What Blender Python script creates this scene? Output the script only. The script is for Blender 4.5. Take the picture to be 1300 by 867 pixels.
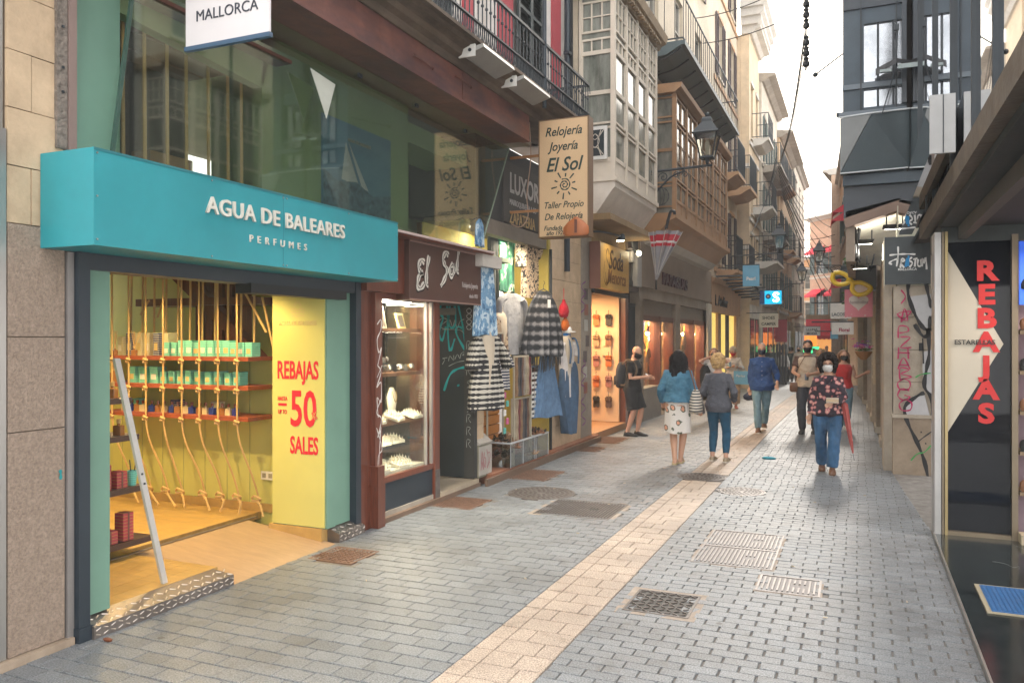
import bpy, bmesh, math, random
from mathutils import Vector, Matrix
random.seed(7)
for o in list(bpy.data.objects): bpy.data.objects.remove(o)
C = bpy.context.scene.collection
S = bpy.context.scene
PI = math.pi
# ---------------- camera, world, sun, exposure ----------------
CAMH = 1.9
cam = bpy.data.cameras.new('camera'); co = bpy.data.objects.new('camera', cam); C.objects.link(co)
cam.sensor_width = 36; cam.lens = 36*1020/1300; cam.clip_start = .05; cam.clip_end = 600
cam.shift_y = -5.0/1300
co.location = (0, 0, CAMH); co.rotation_euler = (PI/2, 0, math.atan(440/1020))
S.camera = co
W = bpy.data.worlds.new('World'); S.world = W; W.use_nodes = True
wn = W.node_tree; wn.nodes.clear()
SUN_EL, SUN_AZ = math.radians(30), math.radians(2)      # azimuth measured from +Y towards +X
sky = wn.nodes.new('ShaderNodeTexSky'); sky.sky_type = 'NISHITA'; sky.sun_disc = False
sky.sun_elevation = SUN_EL; sky.sun_rotation = SUN_AZ; sky.air_density = 1.5; sky.dust_density = 4
mx = wn.nodes.new('ShaderNodeMixRGB'); mx.inputs[0].default_value = .82
nz = wn.nodes.new('ShaderNodeTexNoise'); nz.inputs['Scale'].default_value = 1.6; nz.inputs['Detail'].default_value = 4
cr = wn.nodes.new('ShaderNodeValToRGB'); cr.color_ramp.elements[0].position = .3; cr.color_ramp.elements[1].position = .7
cr.color_ramp.elements[0].color = (11.2, 11.0, 10.8, 1); cr.color_ramp.elements[1].color = (12.8, 12.4, 12.0, 1)
bg = wn.nodes.new('ShaderNodeBackground'); bg.inputs[1].default_value = .15
wo = wn.nodes.new('ShaderNodeOutputWorld')
L = wn.links.new
L(nz.outputs[0], cr.inputs[0]); L(sky.outputs[0], mx.inputs[1]); L(cr.outputs[0], mx.inputs[2])
L(mx.outputs[0], bg.inputs[0]); L(bg.outputs[0], wo.inputs[0])
sl = bpy.data.lights.new('sun', 'SUN'); so = bpy.data.objects.new('sun', sl); C.objects.link(so)
sl.energy = 1.35; sl.angle = math.radians(11); sl.color = (1, .93, .84)
sd = Vector((math.sin(SUN_AZ)*math.cos(SUN_EL), math.cos(SUN_AZ)*math.cos(SUN_EL), math.sin(SUN_EL)))
so.rotation_euler = sd.to_track_quat('Z', 'Y').to_euler(); so.location = (0, 20, 40)
S.view_settings.view_transform = 'Standard'; S.view_settings.look = 'None'; S.view_settings.gamma = 1
S.view_settings.exposure = 1.08
S.render.engine = 'CYCLES'

# ---------------- helpers ----------------
class Fr:                                       # a frame: u along, o outward, z up
    def __init__(s, org, d, n): s.g = Vector((*org, 0)); s.d = Vector((*d, 0)).normalized(); s.n = Vector((*n, 0)).normalized()
    def __call__(s, u, o, z): return s.g + s.d*u + s.n*o + Vector((0, 0, z))
def FL(x=-4.5): return Fr((x, 0), (0, 1), (1, 0))       # walls of the left side: u = Y
def FP(y): return Fr((0, y), (1, 0), (0, -1))           # faces turned to the camera: u = X
def FR(x): return Fr((x, 0), (0, 1), (-1, 0))           # walls of the right side: u = Y
FW = Fr((0, 0), (1, 0), (0, 1))                         # plain axes
class MB:
    def __init__(s, f=FW): s.f = f; s.v = []; s.fc = []; s.mi = []; s.k = 0; s.flat = False
    def q(s, pts, raw=False):
        b = len(s.v); s.v += [tuple(p) if raw else tuple(s.f(*p)) for p in pts]
        s.fc.append(list(range(b, b+len(pts)))); s.mi.append(s.k); return s
    def vf(s, vs, fs, raw=False):
        b = len(s.v); s.v += [tuple(p) if raw else tuple(s.f(*p)) for p in vs]
        for f in fs: s.fc.append([b+i for i in f]); s.mi.append(s.k)
        return s
    def box(s, a, b, c, d, e, f):
        return s.vf([(a,c,e),(b,c,e),(b,d,e),(a,d,e),(a,c,f),(b,c,f),(b,d,f),(a,d,f)],
                    [(0,1,2,3),(4,5,6,7),(0,1,5,4),(1,2,6,5),(2,3,7,6),(3,0,4,7)])
    def cbox(s, a, b, c, d, e, f, r=.01):       # box with chamfered outline in u/o and top bevel
        vs = []
        for z, i in ((e, 0), (f-r, 0), (f, r)):
            A, B, D, E_ = a+i, b-i, c+i, d-i
            vs += [(A+r,D,z),(B-r,D,z),(B,D+r,z),(B,E_-r,z),(B-r,E_,z),(A+r,E_,z),(A,E_-r,z),(A,D+r,z)]
        fs = [tuple(range(8)), tuple(range(16, 24))]
        for k in (0, 8):
            for i in range(8): fs.append((k+i, k+(i+1)%8, k+8+(i+1)%8, k+8+i))
        return s.vf(vs, fs)
    def prism(s, poly, a, b, ax='o'):           # polygon extruded along u, o or z
        n = len(poly)
        def p(x, y, t): return {'o': (x, t, y), 'u': (t, x, y), 'z': (x, y, t)}[ax]
        return s.vf([p(x, y, a) for x, y in poly]+[p(x, y, b) for x, y in poly],
                    [tuple(range(n)), tuple(range(n, 2*n))]+[(i, (i+1)%n, n+(i+1)%n, n+i) for i in range(n)])
    def loft(s, rings, cap=True):
        n = len(rings[0]); vs = [p for r in rings for p in r]; fs = []
        for k in range(len(rings)-1):
            for i in range(n): fs.append((k*n+i, k*n+(i+1)%n, (k+1)*n+(i+1)%n, (k+1)*n+i))
        if cap: fs += [tuple(range(n)), tuple(range((len(rings)-1)*n, len(rings)*n))]
        return s.vf(vs, fs)
    def tube(s, pts, r, n=8, flat=1.0):         # r number or list; pts in frame coords
        P = [Vector(p) for p in pts]; rings = []; up = None
        for i, p in enumerate(P):
            t = (P[min(i+1, len(P)-1)]-P[max(i-1, 0)]).normalized()
            if up is None:
                up = Vector((0, 0, 1)) if abs(t.z) < .9 else Vector((1, 0, 0))
            a = t.cross(up).normalized(); b = a.cross(t).normalized(); up = b
            rr = r
            if isinstance(r, (list, tuple)):
                if len(r) == len(P): rr = r[i]
                else:
                    q = i*(len(r)-1)/max(1, len(P)-1); k0 = min(int(q), len(r)-2); w = q-k0
                    A, B = [(v if isinstance(v, (list, tuple)) else (v, v*flat)) for v in (r[k0], r[k0+1])]; rr = (A[0]*(1-w)+B[0]*w, A[1]*(1-w)+B[1]*w)
            if isinstance(rr, (list, tuple)): ra, rb = rr
            else: ra, rb = rr, rr*flat
            rings.append([tuple(p+a*ra*math.cos(2*PI*k/n)+b*rb*math.sin(2*PI*k/n)) for k in range(n)])
        return s.loft(rings)
    def ell(s, c, r, n=12, m=8):                # ellipsoid
        rings = []
        for j in range(m+1):
            ph = -PI/2+PI*min(max(j/m, .02), .98)
            rings.append([(c[0]+r[0]*math.cos(ph)*math.cos(2*PI*i/n), c[1]+r[1]*math.cos(ph)*math.sin(2*PI*i/n), c[2]+r[2]*math.sin(ph)) for i in range(n)])
        return s.loft(rings)
    def lathe(s, c, prof, n=16):                # prof: (r, z)
        return s.loft([[(c[0]+r*math.cos(2*PI*i/n), c[1]+r*math.sin(2*PI*i/n), c[2]+z) for i in range(n)] for r, z in prof])
    def obj(s, name, mats, parent=None, smooth=False, label=None, recalc=True, kind=None):
        me = bpy.data.meshes.new(name)
        me.from_pydata(s.v, [], s.fc)
        if not isinstance(mats, (list, tuple)): mats = [mats]
        for m in mats: me.materials.append(m)
        if len(mats) > 1: me.polygons.foreach_set('material_index', s.mi)
        if recalc:
            b = bmesh.new(); b.from_mesh(me); bmesh.ops.recalc_face_normals(b, faces=b.faces); b.to_mesh(me); b.free()
        if smooth:
            me.polygons.foreach_set('use_smooth', [True]*len(me.polygons))
            try: me.set_sharp_from_angle(angle=math.radians(50))
            except Exception: pass
        return link(name, me, parent, label, kind)
OFF = {}
def link(name, me, parent=None, label=None, kind=None):
    o = bpy.data.objects.new(name, me); C.objects.link(o)
    if parent is not None:
        o.parent = parent
        w = OFF.get(parent.name)
        if w is not None: o.location = (-w[0], -w[1], -w[2]); pass
    if label: o['label'] = label
    if kind: o['kind'] = kind
    return o
def world(name, label, cat, loc, group=None):   # Empty whose parts are authored in world coordinates
    o = bpy.data.objects.new(name, None); C.objects.link(o); o.location = loc; o.empty_display_size = .1
    OFF[o.name] = tuple(loc); o['label'] = label; o['category'] = cat
    if group: o['group'] = group
    return o
def local(name, label, cat, loc=(0, 0, 0), rz=0, group=None):    # Empty whose parts are authored round its own origin
    o = bpy.data.objects.new(name, None); C.objects.link(o); o.location = loc; o.rotation_euler = (0, 0, rz)
    o.empty_display_size = .1; o['label'] = label; o['category'] = cat
    if group: o['group'] = group
    return o
def tag(o, label, cat, group=None):
    o['label'] = label; o['category'] = cat
    if group: o['group'] = group
    return o
def struct(o): o['kind'] = 'structure'; return o
def dup(r, loc=None, rz=None, label=None, group=None):
    c = r.copy(); C.objects.link(c)
    if loc is not None: c.location = loc
    if rz is not None: c.rotation_euler = (r.rotation_euler[0], r.rotation_euler[1], rz)
    if label: c['label'] = label
    if group: c['group'] = group
    def rec(a, b):
        for ch in list(a.children):
            d = ch.copy(); C.objects.link(d); d.parent = b; rec(ch, d)
    rec(r, c); return c
_txt = {}
def text(st, f, u, o, z, size, m, parent, name='lettering', align='LEFT', bold=0, shear=0, ext=.002, sx=1, rot=0, slant=0, sp=1, parlabel=None):
    cu = bpy.data.curves.new('t', 'FONT'); cu.body = st; cu.size = size; cu.align_x = align; cu.offset = bold
    cu.shear = shear; cu.extrude = ext; cu.resolution_u = 3; cu.space_character = sp
    t = bpy.data.objects.new('t', cu); C.objects.link(t)
    dg = bpy.context.evaluated_depsgraph_get(); me = bpy.data.meshes.new_from_object(t.evaluated_get(dg))
    bpy.data.objects.remove(t); bpy.data.curves.remove(cu)
    me.materials.clear(); me.materials.append(m)
    cr, sr = math.cos(rot), math.sin(rot)
    for v in me.vertices:
        x, y, e = v.co; x *= sx; x, y = x*cr-y*sr, x*sr+y*cr
        v.co = f(u+x, o+ext+e, z+y+slant*x)
    me.name = name
    return link(name, me, parent)
def strokes(lines, f, m, parent, name='graffiti', w=.012, o=.003, th=.001, label=None):
    """painted lines: flat ribbons lying on the frame's plane"""
    b = MB(f)
    for ln in lines:
        ww = w
        if isinstance(ln[0], (int, float)): ww = ln[0]; ln = ln[1:]
        pts = smooth_line(ln)
        vs = []
        for i, p in enumerate(pts):
            a = pts[max(i-1, 0)]; c = pts[min(i+1, len(pts)-1)]
            dx, dy = c[0]-a[0], c[1]-a[1]; l = math.hypot(dx, dy) or 1
            k = ww/2*(.75+.25*math.sin(i*1.3))
            vs += [(p[0]-dy/l*k, o, p[1]+dx/l*k), (p[0]+dy/l*k, o, p[1]-dx/l*k)]
        b.vf(vs, [(2*i, 2*i+1, 2*i+3, 2*i+2) for i in range(len(pts)-1)])
    return b.obj(name, m, parent, recalc=False, label=label)
def smooth_line(pts, n=4):
    if len(pts) < 3: return pts
    out = []
    for i in range(len(pts)-1):
        p0 = pts[max(i-1, 0)]; p1 = pts[i]; p2 = pts[i+1]; p3 = pts[min(i+2, len(pts)-1)]
        for k in range(n):
            t = k/n
            out.append(tuple(.5*((2*p1[j])+(-p0[j]+p2[j])*t+(2*p0[j]-5*p1[j]+4*p2[j]-p3[j])*t*t+(-p0[j]+3*p1[j]-3*p2[j]+p3[j])*t**3) for j in range(len(p1))))
    out.append(tuple(pts[-1])); return out
def wrinkle_tex(nm, size):
    if nm in bpy.data.textures: return bpy.data.textures[nm]
    x = bpy.data.textures.new(nm, 'CLOUDS'); x.noise_scale = size; x.noise_depth = 2; return x
def blob(mbs, name, m, parent, vox=.01, smooth_it=2, label=None, disp=0, size=.08):
    """union of closed shapes grown into one continuous skin"""
    me = bpy.data.meshes.new(name); me.from_pydata(mbs.v, [], mbs.fc)
    b = bmesh.new(); b.from_mesh(me); bmesh.ops.recalc_face_normals(b, faces=b.faces); b.to_mesh(me); b.free()
    t = bpy.data.objects.new('t', me); C.objects.link(t)
    r = t.modifiers.new('r', 'REMESH'); r.mode = 'VOXEL'; r.voxel_size = vox; r.use_smooth_shade = True
    s = t.modifiers.new('s', 'SMOOTH'); s.iterations = smooth_it; s.factor = .5
    if disp:
        d = t.modifiers.new('d', 'DISPLACE'); d.texture = wrinkle_tex('wrinkle_%g' % size, size); d.strength = disp; d.mid_level = .5; d.texture_coords = 'LOCAL'
    dg = bpy.context.evaluated_depsgraph_get(); out = bpy.data.meshes.new_from_object(t.evaluated_get(dg))
    bpy.data.objects.remove(t); out.name = name
    out.materials.clear()
    for mm in (m if isinstance(m, (list, tuple)) else [m]): out.materials.append(mm)
    return link(name, out, parent, label)
def light(name, kind, loc, energy, color=(1, .8, .55), size=.5, rot=(0, 0, 0), parent=None, sy=None, spot=None):
    l = bpy.data.lights.new(name, kind); l.energy = energy; l.color = color
    if kind == 'AREA':
        l.size = size
        if sy: l.shape = 'RECTANGLE'; l.size_y = sy
    else: l.shadow_soft_size = size
    if spot: l.spot_size = spot; l.spot_blend = .5
    o = bpy.data.objects.new(name, l); C.objects.link(o); o.location = loc; o.rotation_euler = rot
    if parent is not None:
        o.parent = parent; w = OFF.get(parent.name)
        if w: o.location = Vector(loc)-Vector(w)
    return o
# ---------------- materials ----------------
MC = {}
def P(name, col, rough=.6, metal=0, var=.12, vs=3, bump=.15, bs=60, spec=None, emis=None, es=0, col2=None, dirt=0, coat=0, stretch=None, bd=.002, alpha=None, sheen=0, wave=None):
    if name in MC: return MC[name]
    m = bpy.data.materials.new(name); m.use_nodes = True; nt = m.node_tree; N = nt.nodes; LK = nt.links.new
    b = N['Principled BSDF']; b.inputs['Roughness'].default_value = rough; b.inputs['Metallic'].default_value = metal
    if spec is not None: b.inputs['Specular IOR Level'].default_value = spec
    if coat: b.inputs['Coat Weight'].default_value = coat; b.inputs['Coat Roughness'].default_value = .1
    if sheen: b.inputs['Sheen Weight'].default_value = sheen
    tc = N.new('ShaderNodeTexCoord'); src = tc.outputs['Object']
    if stretch:
        mp = N.new('ShaderNodeMapping'); mp.inputs['Scale'].default_value = stretch; LK(src, mp.inputs[0]); src = mp.outputs[0]
    c1 = (*col, 1)
    n1 = N.new('ShaderNodeTexNoise'); n1.inputs['Scale'].default_value = vs; n1.inputs['Detail'].default_value = 6; n1.inputs['Roughness'].default_value = .65
    LK(src, n1.inputs['Vector'])
    rp = N.new('ShaderNodeValToRGB'); e = rp.color_ramp.elements; e[0].position = .3; e[1].position = .7
    if col2: e[0].color = (*col2, 1); e[1].color = c1
    else: e[0].color = (*[x*(1-var) for x in col], 1); e[1].color = (*[min(1, x*(1+var)) for x in col], 1)
    LK(n1.outputs[0], rp.inputs[0]); out = rp.outputs[0]
    if dirt:
        n3 = N.new('ShaderNodeTexNoise'); n3.inputs['Scale'].default_value = vs*.35; n3.inputs['Detail'].default_value = 8; n3.inputs['Roughness'].default_value = .75
        LK(tc.outputs['Object'], n3.inputs['Vector'])
        r3 = N.new('ShaderNodeValToRGB'); r3.color_ramp.elements[0].position = .42; r3.color_ramp.elements[1].position = .62
        mm = N.new('ShaderNodeMixRGB'); mm.blend_type = 'MULTIPLY'; LK(n3.outputs[0], r3.inputs[0])
        r3.color_ramp.elements[0].color = (1-dirt, 1-dirt*1.05, 1-dirt*1.1, 1)
        mm.inputs[0].default_value = 1; LK(out, mm.inputs[1]); LK(r3.outputs[0], mm.inputs[2]); out = mm.outputs[0]
    LK(out, b.inputs['Base Color'])
    if bump:
        n2 = N.new('ShaderNodeTexNoise'); n2.inputs['Scale'].default_value = bs; n2.inputs['Detail'].default_value = 4
        LK(src, n2.inputs['Vector'])
        bp = N.new('ShaderNodeBump'); bp.inputs['Strength'].default_value = bump; bp.inputs['Distance'].default_value = bd*5
        LK(n2.outputs[0], bp.inputs['Height']); LK(bp.outputs[0], b.inputs['Normal'])
        mr = N.new('ShaderNodeMapRange'); mr.inputs[3].default_value = max(0, rough-.08); mr.inputs[4].default_value = min(1, rough+.12)
        LK(n1.outputs[0], mr.inputs[0]); LK(mr.outputs[0], b.inputs['Roughness'])
    if emis: b.inputs['Emission Color'].default_value = (*emis, 1); b.inputs['Emission Strength'].default_value = es
    MC[name] = m; return m
def glassm(name, tint=(.95, .97, .95), refl=.12, edge=.7, rough=.01):
    if name in MC: return MC[name]
    m = bpy.data.materials.new(name); m.use_nodes = True; nt = m.node_tree; N = nt.nodes; LK = nt.links.new; N.clear()
    o = N.new('ShaderNodeOutputMaterial'); t = N.new('ShaderNodeBsdfTransparent'); t.inputs[0].default_value = (*tint, 1)
    g = N.new('ShaderNodeBsdfGlossy'); g.inputs['Roughness'].default_value = rough; g.inputs[0].default_value = (.9, .93, .93, 1)
    lw = N.new('ShaderNodeFresnel'); lw.inputs[0].default_value = 1.5
    mr = N.new('ShaderNodeMapRange'); mr.inputs[1].default_value = .04; mr.inputs[2].default_value = .7; mr.inputs[3].default_value = refl; mr.inputs[4].default_value = edge
    x = N.new('ShaderNodeMixShader'); LK(lw.outputs[0], mr.inputs[0]); LK(mr.outputs[0], x.inputs[0]); LK(t.outputs[0], x.inputs[1]); LK(g.outputs[0], x.inputs[2]); LK(x.outputs[0], o.inputs[0])
    MC[name] = m; return m
def pattern(name, cols, kind='voronoi', scale=30, rough=.9, stretch=(1, 1, 1), base=None):
    """printed cloth: kinds voronoi (flowers), bands, checks, cells"""
    if name in MC: return MC[name]
    m = bpy.data.materials.new(name); m.use_nodes = True; nt = m.node_tree; N = nt.nodes; LK = nt.links.new
    b = N['Principled BSDF']; b.inputs['Roughness'].default_value = rough
    tc = N.new('ShaderNodeTexCoord'); mp = N.new('ShaderNodeMapping'); mp.inputs['Scale'].default_value = stretch; LK(tc.outputs['Object'], mp.inputs[0])
    rp = N.new('ShaderNodeValToRGB'); rp.color_ramp.interpolation = 'CONSTANT'
    els = rp.color_ramp.elements
    while len(els) < len(cols): els.new(.5)
    for i, (p, c) in enumerate(cols): els[i].position = p; els[i].color = (*c, 1)
    if kind == 'voronoi':
        v = N.new('ShaderNodeTexVoronoi'); v.inputs['Scale'].default_value = scale; LK(mp.outputs[0], v.inputs['Vector'])
        n = N.new('ShaderNodeTexNoise'); n.inputs['Scale'].default_value = scale*2.2; LK(mp.outputs[0], n.inputs['Vector'])
        a = N.new('ShaderNodeMath'); a.operation = 'MULTIPLY_ADD'; LK(n.outputs[0], a.inputs[0]); a.inputs[1].default_value = .5; LK(v.outputs['Distance'], a.inputs[2]); LK(a.outputs[0], rp.inputs[0])
    elif kind == 'bands':
        w = N.new('ShaderNodeTexWave'); w.bands_direction = 'Z'; w.inputs['Scale'].default_value = scale; w.inputs['Distortion'].default_value = .6; LK(mp.outputs[0], w.inputs['Vector']); LK(w.outputs['Fac'], rp.inputs[0])
    elif kind == 'noise':
        n = N.new('ShaderNodeTexNoise'); n.inputs['Scale'].default_value = scale; n.inputs['Detail'].default_value = 3; LK(mp.outputs[0], n.inputs['Vector']); LK(n.outputs[0], rp.inputs[0])
    elif kind == 'zigzag':      # woven bands whose height changes
        w1 = N.new('ShaderNodeTexWave'); w1.bands_direction = 'Z'; w1.inputs['Scale'].default_value = scale; w1.inputs['Distortion'].default_value = 0
        w2 = N.new('ShaderNodeTexWave'); w2.bands_direction = 'X' if stretch[0] >= stretch[1] else 'Y'; w2.wave_profile = 'TRI'; w2.inputs['Scale'].default_value = scale*1.6
        sp = N.new('ShaderNodeMath'); sp.operation = 'MULTIPLY_ADD'; LK(mp.outputs[0], w1.inputs['Vector']); LK(mp.outputs[0], w2.inputs['Vector'])
        n = N.new('ShaderNodeTexWave'); n.bands_direction = 'Z'; n.inputs['Scale'].default_value = scale*.13; n.inputs['Distortion'].default_value = 2; LK(mp.outputs[0], n.inputs['Vector'])
        LK(w2.outputs['Fac'], sp.inputs[0]); sp.inputs[1].default_value = .45; LK(w1.outputs['Fac'], sp.inputs[2])
        a2 = N.new('ShaderNodeMath'); a2.operation = 'MULTIPLY_ADD'; LK(n.outputs['Fac'], a2.inputs[0]); a2.inputs[1].default_value = .5; LK(sp.outputs[0], a2.inputs[2])
        h = N.new('ShaderNodeMath'); h.operation = 'MULTIPLY'; h.inputs[1].default_value = .5; LK(a2.outputs[0], h.inputs[0]); LK(h.outputs[0], rp.inputs[0])
    elif kind == 'plaid':
        w1 = N.new('ShaderNodeTexWave'); w1.bands_direction = 'Z'; w1.inputs['Scale'].default_value = scale; LK(mp.outputs[0], w1.inputs['Vector'])
        w2 = N.new('ShaderNodeTexWave'); w2.bands_direction = 'Y'; w2.inputs['Scale'].default_value = scale*1.1; LK(mp.outputs[0], w2.inputs['Vector'])
        a = N.new('ShaderNodeMath'); a.operation = 'ADD'; LK(w1.outputs['Fac'], a.inputs[0]); LK(w2.outputs['Fac'], a.inputs[1])
        h = N.new('ShaderNodeMath'); h.operation = 'MULTIPLY'; h.inputs[1].default_value = .5; LK(a.outputs[0], h.inputs[0]); LK(h.outputs[0], rp.inputs[0])
    LK(rp.outputs[0], b.inputs['Base Color'])
    n2 = N.new('ShaderNodeTexNoise'); n2.inputs['Scale'].default_value = 25; bp = N.new('ShaderNodeBump'); bp.inputs['Strength'].default_value = .4; bp.inputs['Distance'].default_value = .02
    LK(tc.outputs['Object'], n2.inputs['Vector']); LK(n2.outputs[0], bp.inputs['Height']); LK(bp.outputs[0], b.inputs['Normal'])
    MC[name] = m; return m
def fabric(name, col, **k):
    k.setdefault('rough', .9); k.setdefault('bump', .6); k.setdefault('bs', 13); k.setdefault('bd', .006); k.setdefault('var', .15); k.setdefault('vs', 8)
    return P(name, col, **k)
def emit(name, col, st=1): return P(name, col, rough=.5, bump=0, emis=col, es=st)
# common materials
stone = P('sandstone', (.60, .45, .30), .85, dirt=.22, vs=4, bump=.35, bs=45)
granite = P('granite', (.32, .245, .19), .7, var=.3, vs=50, dirt=.15, bump=.7, bs=90, bd=.003)
plaster = P('cream_plaster', (.55, .47, .36), .9, dirt=.18, vs=1.5, bump=.2, bs=30)
plaster2 = P('pale_plaster', (.62, .56, .47), .9, dirt=.2, vs=1.5, bump=.2, bs=30)
plaster3 = P('ochre_plaster', (.56, .40, .25), .9, dirt=.18, vs=1.5, bump=.2, bs=30)
greyst = P('grey_limestone', (.36, .32, .27), .85, dirt=.25, vs=3, bump=.3, bs=40)
iron = P('black_iron', (.026, .034, .042), .5, var=.2, bump=.1)
navy = P('navy_metal', (.017, .028, .04), .4, bump=.05)
steel = P('brushed_steel', (.42, .41, .39), .35, metal=.9, bump=.1, bs=120, stretch=(1, 1, .1))
white = P('white_paint', (.74, .72, .68), .5, bump=.05)
black = P('black_paint', (.015, .016, .018), .5, bump=.05)
teal = P('teal_panel', (.022, .285, .335), .38, dirt=.10, var=.06, vs=2, bump=.04)
mint = P('mint_paint', (.16, .30, .23), .55, var=.08, vs=1.5, bump=.05)
lime = P('lime_wall', (.56, .54, .17), .7, var=.06, bump=.05)
copper = P('oxidised_copper', (.30, .12, .085), .4, metal=.35, col2=(.13, .065, .07), vs=3, bump=.2, bs=12, dirt=.3, stretch=(1, .5, 2))
mahog = P('mahogany_wood', (.13, .035, .018), .35, var=.35, vs=6, bump=.1, bs=30, stretch=(8, 8, .7), coat=.3)
brown = P('brown_panel', (.07, .03, .022), .4, bump=.05)
wood = P('red_wood_shelf', (.27, .06, .025), .5, var=.3, vs=6, stretch=(2, 10, 10))
rope = P('manila_rope', (.55, .36, .15), .9, bump=.8, bs=120)
glass = glassm('shop_glass', (.97, .98, .96), .05, .32)
dglass = P('dark_window_glass', (.03, .04, .045), .08, bump=.02, bs=3, var=.3, vs=1.2, spec=.8)
curt = P('window_with_curtain', (.30, .31, .27), .15, bump=.05, bs=10, var=.35, vs=2.5, spec=.7, stretch=(4, 4, .6))
lightm = emit('warm_lamp', (1, .78, .45), 14)
whitelamp = emit('white_lamp', (1, .96, .85), 10)
steelcv = P('cast_iron_cover', (.15, .13, .12), .45, metal=.3, var=.3, vs=15, bump=.3, bs=40, dirt=.3)
galv = P('galvanised_cover', (.25, .23, .22), .42, metal=.5, var=.25, vs=10, bump=.2, dirt=.2)
def gz(y): return 0 if y < 18 else -.012*(y-18)
def rx(y):                                      # right-hand building line
    pts = [(0, .66), (8.7, .66), (12.6, .43), (25, .2), (40, -.35), (57, -1.1)]
    for (a, b), (c, d) in zip(pts, pts[1:]):
        if y <= c: return b+(d-b)*(y-a)/(c-a)
    return -1.1
# ================= PAVEMENT =================
paverm = None
def paver_mat(name, col, rough, var):
    m = bpy.data.materials.new(name); m.use_nodes = True; nt = m.node_tree; N = nt.nodes; K = nt.links.new
    b = N['Principled BSDF']; geo = N.new('ShaderNodeNewGeometry'); tc = N.new('ShaderNodeTexCoord')
    oi = N.new('ShaderNodeObjectInfo')
    ad = N.new('ShaderNodeMath'); K(geo.outputs['Random Per Island'], ad.inputs[0]); K(oi.outputs['Random'], ad.inputs[1])
    fr = N.new('ShaderNodeMath'); fr.operation = 'FRACT'; K(ad.outputs[0], fr.inputs[0])
    r = N.new('ShaderNodeValToRGB'); r.color_ramp.elements[0].color = (*[c*(1-var*2.4) for c in col], 1); r.color_ramp.elements[1].color = (*[c*(1+var) for c in col], 1)
    e3 = r.color_ramp.elements.new(.07); e3.color = (*[c*(1-var) for c in col], 1)
    K(fr.outputs[0], r.inputs[0])
    sp = N.new('ShaderNodeTexNoise'); sp.inputs['Scale'].default_value = 105; sp.inputs['Detail'].default_value = 3; K(geo.outputs['Position'], sp.inputs['Vector'])
    sr = N.new('ShaderNodeValToRGB'); sr.color_ramp.elements[0].position = .35; sr.color_ramp.elements[1].position = .68
    sr.color_ramp.elements[0].color = (.55, .57, .60, 1); sr.color_ramp.elements[1].color = (1.55, 1.52, 1.48, 1); K(sp.outputs[0], sr.inputs[0])
    big = N.new('ShaderNodeTexNoise'); big.inputs['Scale'].default_value = .9; big.inputs['Detail'].default_value = 8; big.inputs['Roughness'].default_value = .7; K(geo.outputs['Position'], big.inputs['Vector'])
    br = N.new('ShaderNodeValToRGB'); br.color_ramp.elements[0].position = .35; br.color_ramp.elements[1].position = .65
    br.color_ramp.elements[0].color = (.72, .70, .68, 1); br.color_ramp.elements[1].color = (1.1, 1.1, 1.1, 1); K(big.outputs[0], br.inputs[0])
    m1 = N.new('ShaderNodeMixRGB'); m1.blend_type = 'MULTIPLY'; m1.inputs[0].default_value = 1; K(r.outputs[0], m1.inputs[1]); K(sr.outputs[0], m1.inputs[2])
    m2 = N.new('ShaderNodeMixRGB'); m2.blend_type = 'MULTIPLY'; m2.inputs[0].default_value = 1; K(m1.outputs[0], m2.inputs[1]); K(br.outputs[0], m2.inputs[2])
    sp2 = N.new('ShaderNodeTexNoise'); sp2.inputs['Scale'].default_value = 5.5; sp2.inputs['Detail'].default_value = 5; K(geo.outputs['Position'], sp2.inputs['Vector'])
    s2 = N.new('ShaderNodeValToRGB'); s2.color_ramp.elements[0].position = .34; s2.color_ramp.elements[1].position = .42; s2.color_ramp.elements[0].color = (.84, .82, .80, 1); s2.color_ramp.elements[1].color = (1, 1, 1, 1); K(sp2.outputs[0], s2.inputs[0])
    vg = N.new('ShaderNodeTexVoronoi'); vg.inputs['Scale'].default_value = 2.3; K(geo.outputs['Position'], vg.inputs['Vector'])
    v2 = N.new('ShaderNodeValToRGB'); v2.color_ramp.elements[0].position = .045; v2.color_ramp.elements[1].position = .06; v2.color_ramp.elements[0].color = (.5, .48, .47, 1); v2.color_ramp.elements[1].color = (1, 1, 1, 1); K(vg.outputs['Distance'], v2.inputs[0])
    m3 = N.new('ShaderNodeMixRGB'); m3.blend_type = 'MULTIPLY'; m3.inputs[0].default_value = 1; K(m2.outputs[0], m3.inputs[1]); K(s2.outputs[0], m3.inputs[2])
    m2 = N.new('ShaderNodeMixRGB'); m2.blend_type = 'MULTIPLY'; m2.inputs[0].default_value = 1; K(m3.outputs[0], m2.inputs[1]); K(v2.outputs[0], m2.inputs[2])
    K(m2.outputs[0], b.inputs['Base Color'])
    n = N.new('ShaderNodeTexNoise'); n.inputs['Scale'].default_value = 90; n.inputs['Detail'].default_value = 4; K(geo.outputs['Position'], n.inputs['Vector'])
    bp = N.new('ShaderNodeBump'); bp.inputs['Strength'].default_value = .5; bp.inputs['Distance'].default_value = .006; K(n.outputs[0], bp.inputs['Height']); K(bp.outputs[0], b.inputs['Normal'])
    rr = N.new('ShaderNodeMapRange'); rr.inputs[3].default_value = rough-.1; rr.inputs[4].default_value = rough+.15; K(big.outputs[0], rr.inputs[0]); K(rr.outputs[0], b.inputs['Roughness'])
    return m
paver_g = paver_mat('grey_paver', (.172, .188, .204), .44, .08)
paver_b = paver_mat('beige_tile', (.39, .315, .255), .6, .05)
mortar = P('mortar_joint', (.24, .225, .205), .95, col2=(.12, .105, .095), vs=7, bump=.5, bs=60)
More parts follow.
